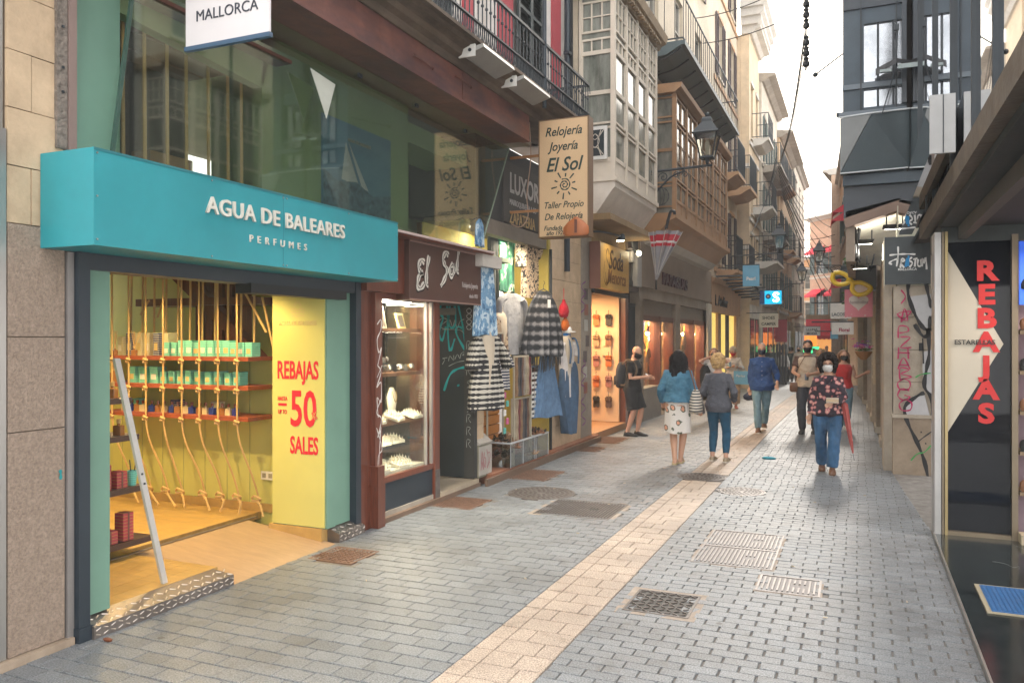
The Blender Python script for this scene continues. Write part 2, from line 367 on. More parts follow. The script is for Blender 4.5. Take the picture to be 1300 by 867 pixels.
concrete = P('patch_concrete', (.36, .30, .25), .9, var=.2, vs=9, bump=.5, bs=50, dirt=.2)
g = MB()
ys = [-6, 0, 18, 40, 70, 94]
for a, b in zip(ys, ys[1:]): g.q([(-30, a, gz(a)-.009), (20, a, gz(a)-.009), (20, b, gz(b)-.009), (-30, b, gz(b)-.009)])
ground = struct(g.obj('pavement', mortar, recalc=False))
covers = [(-3.56, 9.17, .40, .40, 'r'), (-2.82, 8.50, .42, .42, 's'), (-4.12, 10.35, .30, .42, 's'), (-4.2, 8.25, .26, .3, 's'), (-4.13, 5.87, .22, .22, 's'),
          (-1.97, 11.1, .32, .32, 'r'), (-1.33, 10.25, .28, .28, 'r'), (-.98, 7.48, .33, .62, 's'), (-.49, 6.5, .23, .22, 's'), (-1.29, 5.71, .23, .25, 's'), (-4.27, 14.4, .28, .5, 's'), (-4.27, 13.1, .26, .3, 's')]
def covered(x, y, m=.02):
    for cx, cy, rxx, ryy, k in covers:
        if k == 's' and abs(x-cx) < rxx+m and abs(y-cy) < ryy+m: return True
        if k == 'r' and math.hypot(x-cx, y-cy) < rxx+m: return True
    return False
def brickgeo(b, x0, x1, y0, y1, z, h=.016, gx=.0025, gy=.0028):
    c = .0035; x0 += gx; x1 -= gx; y0 += gy; y1 -= gy
    t = [random.uniform(-.0011, .0011) for _ in range(2)]
    def zz(x, y): return z+t[0]*(1 if x > (x0+x1)/2 else -1)+t[1]*(1 if y > (y0+y1)/2 else -1)
    B = [(x0, y0), (x1, y0), (x1, y1), (x0, y1)]; I = [(x0+c, y0+c), (x1-c, y0+c), (x1-c, y1-c), (x0+c, y1-c)]
    vs = [(x, y, z-h) for x, y in B]+[(x, y, zz(x, y)-.005) for x, y in B]+[(x, y, zz(x, y)) for x, y in I]
    fs = [(8, 9, 10, 11)]
    for k in (0, 4):
        for i in range(4): fs.append((k+i, k+(i+1)%4, k+4+(i+1)%4, k+4+i))
    b.vf(vs, fs)
BL = .205       # setts left of the strip are 14 cm deep, those right of it 10 cm
GAP = {'g': (.0016, .0042), 'r': (.0036, .0022), 'b': (.002, .003)}
cells = []          # (kind, x0, x1, y0, y1)
for kk, RP in (('g', .142), ('r', .100)):
    y = 1.9; row = 0
    while y < 62:
        xl, xr = (-4.47, -2.17) if kk == 'g' else (-1.65, .655 if y < 9 else rx(y))
        off = (row % 2)*BL/2+random.uniform(-.012, .012)
        x = xl-off
        while x < xr:
            a, b_ = max(x, xl), min(x+BL, xr)
            x += BL
            if b_-a > .03: cells.append((kk, a, b_, y, y+RP))
        y += RP; row += 1
y = 2.0; row = 0
while y < 62:
    xs = [-2.17, -2.04, -1.91, -1.65] if row % 2 else [-2.17, -2.04, -1.78, -1.65]
    if random.random() < .3: xs = [-2.17, -2.04, -1.84, -1.65]
    for a, b_ in zip(xs, xs[1:]): cells.append(('b', a, b_, y, y+.204))
    y += .204; row += 1
cells = [c for c in cells if not covered((c[1]+c[2])/2, (c[3]+c[4])/2, -.01)]
th = math.atan(440/1020)
def vis(c):
    x, y = (c[1]+c[2])/2, (c[3]+c[4])/2
    d = -x*math.sin(th)+y*math.cos(th); r = x*math.cos(th)+y*math.sin(th)
    if d < .5: return None
    px, py = 650+1020*r/d, 428+1020*CAMH/d
    return d if (-5 < px < 1305 and py < 868) else None
near = sorted([(vis(c), i) for i, c in enumerate(cells) if vis(c)])
pick = {'b': set([i for d, i in near if cells[i][0] == 'b'][:300])}
pick['g'] = pick['r'] = set([i for d, i in near if cells[i][0] != 'b'][:300])
stuffb = {'g': MB(), 'b': MB()}
proto = {}
for i, (k, a, b_, c, d) in enumerate(cells):
    z = gz(c)+random.uniform(-.0014, .0014)
    if i in pick[k]:
        key = (k, round(b_-a, 2), round(d-c, 2))
        if key not in proto:
            t = MB(); w, h = (b_-a)/2, (d-c)/2; brickgeo(t, -w, w, -h, h, 0, gx=GAP[k][0], gy=GAP[k][1])
            o = t.obj('paving_tile' if k == 'b' else 'paving_brick', paver_b if k == 'b' else paver_g, ground, recalc=False); proto[key] = o
        else:
            o = proto[key].copy(); C.objects.link(o)
        o.location = ((a+b_)/2, (c+d)/2, z); o.rotation_euler = (random.uniform(-.006, .006), random.uniform(-.004, .004), random.uniform(-.004, .004))
    else: brickgeo(stuffb['b' if k == 'b' else 'g'], a, b_, c, d, z, gx=GAP[k][0], gy=GAP[k][1])
stuffb['g'].obj('paving_brick', paver_g, ground, recalc=False, kind='stuff')
stuffb['b'].obj('paving_tile', paver_b, ground, recalc=False, kind='stuff')
# covers let into the paving
def cover(i, label, m, style, frame=None, cat='manhole cover'):
    cx, cy, a, b_, k = covers[i]
    t = local('manhole_cover', label, cat, (cx, cy, gz(cy)))
    z = .002
    if k == 'r':
        n = 40; f = MB(); f.loft([[(a*s_*math.cos(2*PI*j/n), a*s_*math.sin(2*PI*j/n), zz) for j in range(n)] for s_, zz in ((1.03, -.013), (1.03, z), (.96, z+.001), (.95, z-.006), (.9, z-.012))], cap=False); f.obj('frame', m, t)
        p = MB(); p.lathe((0, 0, 0), [(0.001, z), (a*.93, z), (a*.94, z-.01)], 40); p.obj('lid', m, t)
        s_ = MB()
        for r_ in [a*q for q in (.2, .35, .5, .65, .8)]:
            cnt = int(2*PI*r_/.06)
            for j in range(cnt):
                an = 2*PI*j/cnt+r_*9; s_.box(r_*math.cos(an)-.017, r_*math.cos(an)+.017, r_*math.sin(an)-.011, r_*math.sin(an)+.011, z, z+.005)
        s_.obj('tread_pattern', m, t, kind='stuff')
        return t
    if frame:
        gp_ = MB(); gp_.box(-a, a, -b_, b_, -.0085, -.0065); gp_.obj('dark_gap', black, t)
        f = MB(); w = frame; f.box(-a-w, a+w, -b_-w, -b_, -.012, .0); f.box(-a-w, a+w, b_, b_+w, -.012, .0); f.box(-a-w, -a, -b_, b_, -.012, .0); f.box(a, a+w, -b_, b_, -.012, .0)
        f.obj('surround', concrete, t)
    def plate(y0, y1):
        p = MB(); p.box(-a+.022, a-.022, y0+.022, y1-.022, -.008, z-.004); p.obj('lid', P('dark_iron_lid', (.06, .055, .05), .6, metal=.3) if m is steelcv else (P('dull_zinc_lid', (.24, .225, .22), .6, metal=.3) if m is galv else m), t)
        e = MB()
        for q in ((-a, a, y0, y0+.018), (-a, a, y1-.018, y1), (-a, -a+.018, y0+.018, y1-.018), (a-.018, a, y0+.018, y1-.018)): e.box(q[0], q[1], q[2], q[3], -.01, z+.002)
        e.obj('frame', m, t)
        r_ = MB()
        if style == 'ribs':
            n = int((2*a-.08)/.032)
            for j in range(n):
                x = -a+.045+j*(2*a-.09)/(n-1)
                if abs(x-a*.35) < .05 and y1-y0 > .3:
                    r_.box(x-.007, x+.007, y0+.05, (y0+y1)/2-.05, z-.002, z+.004); r_.box(x-.007, x+.007, (y0+y1)/2+.05, y1-.05, z-.002, z+.004)
                else: r_.box(x-.007, x+.007, y0+.05, y1-.05, z-.002, z+.004)
        elif style == 'grid':
            n = int((2*a-.08)/.04); mm = int((y1-y0-.08)/.04)
            for j in range(n):
                for l in range(mm):
                    x = -a+.05+j*(2*a-.1)/max(1, n-1); yy = y0+.05+l*(y1-y0-.1)/max(1, mm-1); r_.box(x-.012, x+.012, yy-.012, yy+.012, z-.002, z+.004)
        elif style == 'diamond':
            n = int((2*a-.06)/.05); mm = int((y1-y0-.06)/.05)
            for j in range(n):
                for l in range(mm):
                    x = -a+.045+j*(2*a-.09)/max(1, n-1); yy = y0+.045+l*(y1-y0-.09)/max(1, mm-1); s2 = 1 if (j+l) % 2 else -1
                    r_.prism([(x-.018, yy-.014*s2-.005), (x+.018, yy+.014*s2-.005), (x+.018, yy+.014*s2+.005), (x-.018, yy-.014*s2+.005)], z-.002, z+.005, 'z')
        r_.obj('tread_pattern', m, t, kind='stuff')
    if i == 7: plate(-b_, 0); plate(0, b_)
    else: plate(-b_, b_)
    return t
cover(0, 'large round iron manhole cover with studded tread near the clothes shop', steelcv, 'x')
cover(1, 'square dark ribbed cover with a pale cement border beside the round studded one', steelcv, 'ribs', .05)
rustc = P('rusty_cover', (.19, .11, .075), .6, metal=.3, var=.35, vs=14, bump=.3, bs=40)
cover(2, 'brown rusty cover in front of the small graffiti box', rustc, 'grid')
cover(3, 'brown square cover in front of the dark graffitied door', rustc, 'grid')
cover(4, 'rusty square cover at the foot of the perfume shop ramp', rustc, 'grid')
cover(5, 'round dark cover straddling the beige strip behind the blonde woman', steelcv, 'x')
cover(6, 'round pale grey cover just right of the beige strip', galv, 'x')
cover(7, 'double galvanised cover of two ribbed lids right of the beige strip', galv, 'ribs', .02)
cover(8, 'small ribbed galvanised cover below the double one', galv, 'ribs', .015)
cover(9, 'small square chequered cover with rusty cement border nearest the camera', steelcv, 'diamond', .05)
cover(10, 'rusty cover in front of the sandal shop by the man in black', rustc, 'grid')
cover(11, 'small brown cover before the pillar with the dungarees', rustc, 'grid')
# dark marble threshold of the shoe shop, right
marble = P('dark_marble', (.03, .04, .042), .12, col2=(.012, .016, .018), vs=5, bump=.04, bs=6, var=.4, dirt=.2)
vein = P('marble_vein', (.33, .34, .33), .3)
mt = world('marble_threshold', 'dark polished marble doorstep in front of the shoe shop', 'doorstep', (1.4, 6, 0))
for k, (a, b_) in enumerate(((1.0, 2.6), (2.605, 4.4), (4.405, 6.295), (6.3, 8.63))):
    m_ = MB(); m_.box(.668, 1.598, a, b_, -.02, .035); m_.box(1.602, 3.0, a, b_, -.02, .035); m_.obj('marble_slab', marble, mt)
rv = random.Random(3); vl = []
for k in range(11):
    x, y = rv.uniform(.75, 1.4), rv.uniform(4.4, 8.4); ln = [(x, y)]
    for j in range(4): x += rv.uniform(-.02, .16); y += rv.uniform(-.16, .08); ln.append((x, y))
    vl.append([rv.choice((.002, .004))]+ln)
b = MB()
for ln in vl:
    w_ = ln[0]*1.3; pts = smooth_line(ln[1:]); vs = []
    for i, p in enumerate(pts): vs += [(p[0], p[1]-w_, .0365), (p[0], p[1]+w_, .0365)]
    b.vf(vs, [(2*i, 2*i+1, 2*i+3, 2*i+2) for i in range(len(pts)-1)])
b.obj('veining', vein, mt, recalc=False)
e = MB(); e.box(.655, .667, 1, 8.63, -.02, .04); e.obj('edge_strip', steel, mt)
mat_ = world('door_mat', 'blue rubber door mat lying on the dark marble', 'door mat', (1.3, 6.5, .04))
bl = P('blue_rubber', (.012, .10, .27), .6, bump=.4, bs=80)
m_ = MB(); m_.box(.80, 1.9, 6.26, 6.95, .037, .046); m_.obj('border', P('beige_rubber', (.30, .26, .18), .7), mat_)
m_ = MB(); m_.box(.83, 1.87, 6.29, 6.92, .046, .05)
for i in range(34):
    for j in range(20): m_.box(.84+i*.03, .86+i*.03, 6.31+j*.03, 6.33+j*.03, .05, .056)
m_.obj('ribbed_pad', bl, mat_)
rb_ = random.Random(17); bt = MB(); bt.tube([(-.012, 0, .006), (.016, 0, .006)], .004, 6); q0 = None
for k in range(16):
    x, y = (rb_.uniform(-4.2, -2.4), rb_.uniform(5.0, 11)) if k % 2 else (rb_.uniform(-1.4, .4), rb_.uniform(5.2, 11))
    q = (bt.obj('cigarette_butt', P('butt_paper', (.55, .45, .32), .8, bump=0)) if q0 is None else q0.copy())
    if q0 is not None: C.objects.link(q)
    q0 = q0 or q; q.location = (x, y, .0); q.rotation_euler = (0, 0, rb_.uniform(0, 3)); tag(q, 'tiny cigarette butt lying in a joint of the paving', 'litter', 'cigarette butts on the paving')
lit = MB()
lit.loft([[(-1.29+r*math.cos(a*PI/5), 13.15+r*.5*math.sin(a*PI/5), h) for a in range(10)] for r, h in ((.10, .001), (.11, .02), (.07, .035), (.02, .03))])
tag(lit.obj('dropped_mask', P('blue_mask', (.05, .28, .36), .8)), 'crumpled blue face mask dropped on the paving', 'mask')
lf = MB(); lf.loft([[(-4.32+r*math.cos(a*PI/4)*1.6, 3.62+r*.7*math.sin(a*PI/4), h) for a in range(8)] for r, h in ((.02, .001), (.025, .012), (.012, .02))])
tag(lf.obj('dead_leaf', P('brown_leaf', (.16, .05, .02), .8)), 'curled brown leaf by the foot of the navy post', 'leaf')
# ================= LEFT: pilaster and neighbour =================
f = FL(-4.5)
t = world('stone_pilaster', 'stone pilaster with rough granite slabs below smooth sandstone blocks beside the perfume shop', 'pilaster', (-4.6, 3.2, 0))
for a, b_ in ((.05, 1.345), (1.352, 1.9), (1.907, 2.56)):
    m_ = MB(f); m_.box(3.10, 3.46, -.25, 0, a, b_); m_.obj('granite_slab', granite, t)
z = 2.565; row = 0
while z < 6:
    h = .335; sp = [3.10, 3.25, 3.46] if row % 2 == 0 else [3.10, 3.46]
    for a, b_ in zip(sp, sp[1:]):
        m_ = MB(f); m_.box(a+.003, b_-.003, -.25, -.012+random.uniform(-.004, .004), z+.003, z+h-.003); m_.obj('sandstone_block', stone, t)
    z += h; row += 1
m_ = MB(f); m_.box(3.1, 3.46, -.3, -.03, .05, 6); m_.obj('mortar_core', P('lime_mortar', (.22, .17, .12), .95), t)
strokes([[.022, (3.425, 1.09), (3.43, 1.06), (3.428, 1.03)]], FL(-4.498), P('teal_spray_dot', (.01, .25, .27), .6, bump=0), t, 'paint_spot', o=.004)
t = world('stone_kerb', 'worn beige marble kerb strip at the foot of the granite pilaster', 'kerb', (-4.45, 3, 0))
for a, b_ in ((2.2, 2.95), (2.955, 3.5)): m_ = MB(f); m_.box(a, b_, -.3, .04, -.01, .045); m_.obj('kerb_stone', P('beige_marble', (.40, .31, .23), .5, dirt=.3), t)
t = world('neighbour_shop_window', 'narrow glimpse of an aluminium framed shop window at the left edge', 'shop window', (-4.6, 2.5, 0))
m_ = MB(f); m_.box(2.98, 3.09, -.2, .0, .05, 3.1); m_.box(3.0, 3.09, -.2, -.03, 3.1, 6); m_.obj('window_frame', steel, t)
m_ = MB(f); m_.box(1.6, 2.98, -.06, -.05, .05, 6); m_.obj('pane', glass, t)
m_ = MB(f); m_.box(1.6, 2.98, -1, -.9, .05, 6); m_.obj('backdrop_panel', P('olive_panel', (.25, .24, .12), .7), t)
for k in range(6):
    m_ = MB(f); m_.box(2.3, 2.97, -.6, -.2, .5+k*.38, .52+k*.38); m_.obj('display_shelf', white, t)
t = world('corner_trim', 'grey metal trim and patch of broken render right of the sandstone blocks', 'trim', (-4.5, 3.5, 0))
m_ = MB(f); m_.box(3.47, 3.515, -.1, .015, 0, 2.43); m_.obj('metal_strip', P('grey_strip', (.28, .26, .25), .4, metal=.4), t)
m_ = MB(f); m_.box(3.40, 3.47, -.1, .012, 3.06, 6); m_.obj('broken_render', P('grey_render', (.20, .17, .145), .95, var=.35, vs=25, bump=1, bs=30, bd=.006), t)
m_ = MB(f); m_.box(3.475, 3.53, -.1, .02, 3.0, 6); m_.obj('metal_strip', P('brown_strip', (.24, .17, .15), .5), t)
for z in (3.55, 3.8, 3.4): m_ = MB(f); m_.box(3.43, 3.445, .0, .02, z, z+.015); m_.obj('screw', iron, t)

# ================= PERFUME SHOP =================
t = world('perfume_shop', 'mint framed perfume shopfront open to a warm lit yellow interior', 'shop', (-4.6, 5, 0))
m_ = MB(f); m_.box(3.52, 3.60, -.12, .05, 0, 2.44); m_.obj('door_post', navy, t); m_ = MB(f); m_.box(3.51, 3.61, -.1, .065, -.01, .09); m_.obj('post_foot', navy, t)
m_ = MB(f); m_.box(6.535, 6.62, -.12, .04, 0, 2.44); m_.obj('door_post', navy, t)
m_ = MB(f); m_.box(3.60, 3.79, -.35, -.005, .13, 2.33); m_.obj('mint_jamb', mint, t)
m_ = MB(f); m_.box(6.27, 6.53, -.4, -.03, .13, 2.33); m_.box(6.14, 6.27, -.63, -.012, .13, 2.33); m_.obj('mint_jamb', mint, t)
m_ = MB(f); m_.box(3.60, 6.535, -.16, .03, 2.33, 2.44); m_.obj('shutter_box', navy, t)
m_ = MB(f); m_.box(5.05, 6.35, -.1, .06, 2.255, 2.335); m_.obj('shutter_motor_cover', black, t)
tread = P('diamond_plate', (.24, .21, .19), .4, metal=.7, var=.2, bump=.1, dirt=.2)
def plate(a, b_, cut=0):
    m_ = MB(f); e_ = b_-cut*.35; m_.vf([(a, -.05, -.01), (e_, -.05, -.01), (b_, .085, -.01), (a, .085, -.01), (a, -.05, .128), (e_, -.05, .128), (b_, .085, .078), (a, .085, .078)], [(0,1,2,3),(4,5,6,7),(0,1,5,4),(1,2,6,5),(2,3,7,6),(3,0,4,7)]); o = m_.obj('tread_plate_step', tread, t)
    l = MB(f)
    n = int((b_-a)/.055)
    for i in range(n):
        for j in range(2): 
            u = a+.03+i*(b_-a-.05)/max(1, n-1); s2 = 1 if (i+j) % 2 else -1; zz = .022+j*.034; zt = .0855+j*.0222; 
            l.vf([(u-.017, .085, zz-.006*s2-.004), (u+.017, .085, zz+.006*s2-.004), (u+.017, .085, zz+.006*s2+.004), (u-.017, .085, zz-.006*s2+.004), (u-.014, .089, zz-.006*s2), (u+.014, .089, zz+.006*s2)], [(0, 1, 5, 4), (2, 3, 4, 5), (0, 3, 4), (1, 2, 5)])
            l.vf([(u+a1, .065-j*.06+b1*s2+c1, zt-(b1*s2+c1)*.37+h1) for a1, b1, c1, h1 in ((-.017, -.01, -.005, 0), (.017, .01, -.005, 0), (.017, .01, .005, 0), (-.017, -.01, .005, 0), (-.014, -.01, 0, .004), (.014, .01, 0, .004))], [(0, 1, 5, 4), (2, 3, 4, 5), (0, 3, 4), (1, 2, 5)])
    l.obj('tread_pattern', P('tread_highlight', (.55, .48, .42), .3, metal=.8, bump=0), o, kind='stuff')
plate(3.60, 4.83, .22); plate(6.2, 6.62)
rampm = P('pale_wood_laminate', (.36, .25, .16), .4, var=.15, vs=5, stretch=(1, 6, 1), bump=.06)
floorm = P('warm_wood_floor', (.46, .29, .10), .35, var=.2, vs=4, stretch=(1, 7, 1), bump=.05)
m_ = MB(f); m_.prism([(.08, .0), (-.95, .125), (-.95, -.02), (.08, -.02)], 4.83, 6.16, 'u'); m_.obj('entrance_ramp', rampm, t)
m_ = MB(f); m_.box(4.6, 6.3, -1.0, -.955, .128, .134); m_.obj('ramp_edge_strip', tread, t)
x = -.05; k = 0
while x > -4.4:      # floorboards running along the street direction
    a, b_ = 3.65, 6.52
    if x > -.96: b_ = 4.8
    m_ = MB(f); m_.box(a, b_, x-.148, x, .06, .130); m_.obj('floorboard', floorm, t); x -= .15; k += 1
m_ = MB(f); m_.box(3.5, 3.6, -4.5, -.35, .0, 4.6); m_.obj('left_wall', mint, t)
m_ = MB(f); m_.box(3.55, 6.52, -4.6, -4.5, .0, 3.0); m_.obj('rear_wall', lime, t)
m_ = MB(f); m_.box(6.52, 6.6, -4.5, -.4, .0, 1.70); m_.obj('shelf_wall', lime, t)
for k in range(12): m_ = MB(f); m_.box(6.515, 6.52, -.95-k*.3, -.945-k*.3, .2, 1.68); m_.obj('board_joint', P('lime_joint', (.33, .34, .12), .7), t)
m_ = MB(f); m_.box(6.5, 6.52, -4.5, -.75, .13, .215); m_.obj('skirting_board', floorm, t)
m_ = MB(f); m_.box(3.55, 6.6, -4.5, -.15, 2.62, 2.7); m_.obj('ceiling', P('olive_ceiling', (.12, .12, .06), .7), t)
m_ = MB(f); m_.box(7.2, 7.3, -4.5, -1.2, 1.2, 3.0); m_.obj('rear_wall', lime, t)
for k in range(5): m_ = MB(f); m_.box(6.8, 6.95, -1.7-k*.14, -1.6-k*.14, 1.7, 2.62); m_.obj('stair_post', mahog, t)
m_ = MB(f); m_.prism([(-1.25, 1.7), (-1.4, 1.7), (-2.6, 2.62), (-2.3, 2.62)], 6.7, 6.8, 'u'); m_.obj('stair_string', mahog, t)
m_ = MB(f); m_.box(6.65, 7.1, -3.0, -1.3, 2.25, 2.33); m_.obj('stair_landing', mahog, t)
m_ = MB(f); m_.box(6.11, 6.5, -.66, -.052, .0, .132); m_.obj('pillar_plinth', floorm, t)
# sale panel on the pillar, facing the camera
fp = FP(6.14)
m_ = MB(fp); m_.box(-5.13, -4.53, 0, .012, .14, 2.32); sp = m_.obj('sale_panel', P('lime_sticker', (.56, .53, .17), .55, var=.04, bump=0), t)
red = P('red_print', (.62, .02, .045), .5, bump=0, var=.03)
gold = P('gold_print', (.62, .50, .22), .5, bump=0)
text('REBAJAS', fp, -4.835, .012, 1.515, .235, red, sp, 'sale_lettering', 'CENTER', .0048, sx=.55)
text('50', fp, -4.77, .012, 1.075, .47, red, sp, 'sale_lettering', 'CENTER', .0075, sx=.66)
text('%', fp, -4.645, .013, 1.14, .10, P('lime_print', (.50, .49, .16), .5, bump=0), sp, 'sale_lettering', 'CENTER', .002)
text('%', fp, -4.64, .014, 1.14, .10, red, sp, 'sale_lettering', 'CENTER')
text('HASTA', fp, -5.01, .012, 1.305, .055, red, sp, 'sale_lettering', 'CENTER', .001, sx=.65)
text('UP TO', fp, -5.01, .012, 1.18, .055, red, sp, 'sale_lettering', 'CENTER', .001, sx=.65)
m_ = MB(fp); m_.box(-5.06, -4.96, .012, .015, 1.255, 1.28); m_.obj('sale_dash', red, sp)
text('SALES', fp, -4.76, .012, .815, .225, red, sp, 'sale_lettering', 'CENTER', .0048, sx=.56)
text('AGUA DE BALEARES', fp, -4.835, .012, 2.015, .06, gold, sp, 'shop_name', 'CENTER', .001, sx=.8)
strokes([[.012, (-4.91+.0, 2.10+k*.03), (-4.87, 2.11+k*.03), (-4.84, 2.095+k*.03), (-4.80, 2.11+k*.03), (-4.76, 2.10+k*.03)] for k in range(3)]+[[.01, (-4.88, 2.19), (-4.835, 2.235), (-4.79, 2.19)]], fp, gold, sp, 'emblem', o=.013)
m_ = MB(FP(6.5)); m_.box(-5.58, -5.42, 0, .01, .46, .545); ob = m_.obj('wall_socket', white, t)
for x in (-5.54, -5.46): m_ = MB(FP(6.49)); m_.box(x-.022, x+.022, 0, .003, .48, .525); m_.obj('socket_face', P('socket_grey', (.3, .28, .22), .6), ob)
# interior lamps: spot row on the ceiling
for x, y in ((-5.3, 4.6), (-6.4, 4.6), (-7.5, 4.9), (-5.3, 5.6), (-6.4, 5.6)):
    l = local('ceiling_spot', 'small round warm ceiling lamp inside the perfume shop', 'ceiling lamp', (x, y, 2.62), 0, 'ceiling lamps in the perfume shop')
    m_ = MB(); m_.lathe((0, 0, 0), [(.05, 0), (.05, -.04), (.045, -.045)], 12); m_.obj('lamp_housing', white, l)
    m_ = MB(); m_.lathe((0, 0, 0), [(.04, -.046), (.038, -.05)], 12); m_.obj('lamp_lens', lightm, l)
    light('lamp_light', 'SPOT', (0, 0, -.06), 68, (1, .70, .30), .06, (0, 0, 0), l, spot=2.4)
# shelves on the side wall, each hung in knotted ropes
sh = world('rope_shelf_unit', 'three red brown shelves hung on knotted ropes in the perfume shop', 'shelf', (-6.4, 6.3, .2))
for zt, xl in ((1.71, -7.6), (1.425, -7.5), (1.125, -7.42)):
    m_ = MB(); m_.box(xl, -5.28-(.14 if zt < 2 else 0), 6.12, 6.5, zt-.04, zt); m_.obj('shelf_board', wood, sh)
rr = random.Random(5)
rxs = [-7.22, -6.98, -6.74, -6.5, -6.25, -6.02, -5.78, -5.54]
for i, x in enumerate(rxs):
    m_ = MB(); m_.tube([(x, 6.10, 2.62), (x+.005, 6.10, 1.1)], .0095, 7)
    for zt in (1.66, 1.375, 1.07):
        m_.tube([(x-.03, 6.095, zt+.01), (x, 6.075, zt+.025), (x+.03, 6.09, zt+.01), (x+.01, 6.11, zt-.015), (x-.025, 6.08, zt-.01)], .013, 6)
    ex = x+rr.uniform(.10, .16)
    m_.tube(smooth_line([(x, 6.10, 1.08), (x+.03, 6.12, .85), (ex-.03, 6.2, .55), (ex, 6.25, .34), (ex+.02, 6.22, .27)]), .0098, 7)
    m_.tube([(ex-.05, 6.22, .33), (ex, 6.19, .36), (ex+.05, 6.22, .33), (ex+.02, 6.26, .30), (ex-.04, 6.2, .31)], .013, 6)
    m_.tube(smooth_line([(ex+.02, 6.22, .3), (ex+.07, 6.2, .27), (ex+.12+rr.uniform(-.1, .08), 6.18, .17)]), .0115, 6)
    m_.obj('knotted_rope', rope, sh, smooth=True)
for x in [-7.3+k*.17 for k in range(11)]:
    m_ = MB(); m_.tube([(x, 6.42, 2.6), (x+.01, 6.4, 1.72)], .012, 6); m_.obj('rear_rope', rope, sh, smooth=True)
for (a, c_) in (((-7.2, 6.45, 2.15), (-7.02, 6.4, 2.3)), ((-6.95, 6.45, 2.12), (-6.8, 6.4, 2.32)), ((-5.75, 6.3, 2.55), (-5.35, 6.3, 1.95)), ((-5.4, 6.3, 2.3), (-5.25, 6.3, 1.75))):
    m_ = MB(); m_.tube([a, c_], .012, 6); m_.obj('slanting_rope', rope, sh, smooth=True)
tealbox = pattern('teal_box_print', [(0, (.16, .56, .45)), (.5, (.34, .70, .60)), (.8, (.06, .34, .31))], 'bands', 18)
navybox = pattern('navy_box_print', [(0, (.01, .02, .12)), (.55, (.02, .03, .2)), (.75, (.5, .5, .45))], 'bands', 14)
creambox = pattern('cream_box_print', [(0, (.5, .46, .3)), (.5, (.42, .38, .2)), (.75, (.62, .58, .42))], 'bands', 16)
def box(nm, x0, x1, y0, y1, z0, h, m, label, cat, g, lid=None):
    t_ = local(nm, label, cat, ((x0+x1)/2, (y0+y1)/2, z0), rr.uniform(-.1, .1), g)
    w, d = (x1-x0)/2, (y1-y0)/2
    b_ = MB(); b_.cbox(-w, w, -d, d, 0, h*.72, .002); b_.obj('carton', m, t_)
    b_ = MB(); b_.cbox(-w-.001, w+.001, -d-.001, d+.001, h*.72, h, .002); b_.obj('carton_lid', m, t_)
    b_ = MB(); b_.box(-w*.6, w*.6, -d-.003, -d-.0012, h*.22, h*.55); b_.obj('printed_label', rr.choice((lab1, lab2)), t_)
    return t_
lab1 = P('white_label', (.66, .66, .6), .6, bump=0); lab2 = P('gold_label', (.55, .42, .18), .5, bump=0)
for i in range(6):
    x = -7.35+i*.13; k = i % 3
    box('perfume_box', x, x+.085, 6.28, 6.40, 1.71, .24 if i > 0 else .2, (creambox, navybox, creambox)[k], ('tall cream striped carton standing on the top rope shelf', 'tall navy striped carton standing on the top rope shelf')[k == 1], 'perfume box', ('tall cream cartons on the top shelf', 'tall navy cartons on the top shelf')[k == 1])
x = -6.62
while x < -5.5: box('perfume_box', x, x+.085, 6.22, 6.34, 1.71, .14+.02*(rr.random() < .6), tealbox, 'small teal perfume box in the row on the top shelf', 'perfume box', 'teal boxes on the top shelf'); x += .098
x = -7.12
while x < -5.6:
    h = .17 if x < -6.7 else .12+.02*rr.random(); w = .11 if x < -6.7 else .08
    box('perfume_box', x, x+w, 6.22, 6.34, 1.425, h, tealbox, 'small teal perfume box in the row on the middle shelf', 'perfume box', 'teal boxes on the middle shelf'); x += w+.03+rr.random()*.03
botg = P('pale_perfume_glass', (.55, .45, .28), .12, bump=0); botd = P('amber_perfume_glass', (.30, .13, .04), .12, bump=0); botb = P('blue_perfume_glass', (.02, .04, .25), .12, bump=0)
def bottle(x, y, z, m, label, g, s=1, cap=None, reeds=False):
    t_ = local('perfume_bottle', label, 'bottle', (x, y, z), rr.uniform(-.4, .4), g)
    b_ = MB(); b_.cbox(-.028*s, .028*s, -.02*s, .02*s, 0, .06*s, .004); b_.tube([(0, 0, .055*s), (0, 0, .075*s)], .009*s, 8); b_.obj('flask', m, t_)
    b_ = MB(); b_.tube([(0, 0, .072*s), (0, 0, .10*s)], .013*s, 8); b_.obj('cap', cap or mahog, t_)
    if reeds:
        b_ = MB()
        for k in range(5): b_.tube([(0, 0, .08*s), (rr.uniform(-.07, .07), rr.uniform(-.03, .03), .26*s)], .003, 5)
        b_.obj('reeds', rope, t_)
    return t_
for i in range(17):
    x = -7.2+i*.095+rr.uniform(-.02, .02); m_ = (botg, botb, botd)[i % 3]
    bottle(x, 6.24, 1.125, m_, ('pale glass perfume bottle on the lowest shelf', 'blue glass perfume bottle on the lowest shelf', 'amber perfume bottle on the lowest shelf')[i % 3], ('pale bottles on the lowest shelf', 'blue bottles on the lowest shelf', 'amber bottles on the lowest shelf')[i % 3], 1.15)
for i in range(3): box('perfume_box', -7.2+i*.55, -7.1+i*.55, 6.34, 6.44, 1.125, .12, (tealbox, navybox, creambox)[i], ('teal carton among the bottles of the lowest shelf', 'navy carton among the bottles of the lowest shelf', 'cream carton among the bottles of the lowest shelf')[i], 'perfume box', None)
for x in (-7.4, -7.28, -7.0): bottle(x, 6.19, 1.71, botd, 'amber reed diffuser standing on the top rope shelf', 'reed diffusers on the top shelf', 1.0, rope, True)
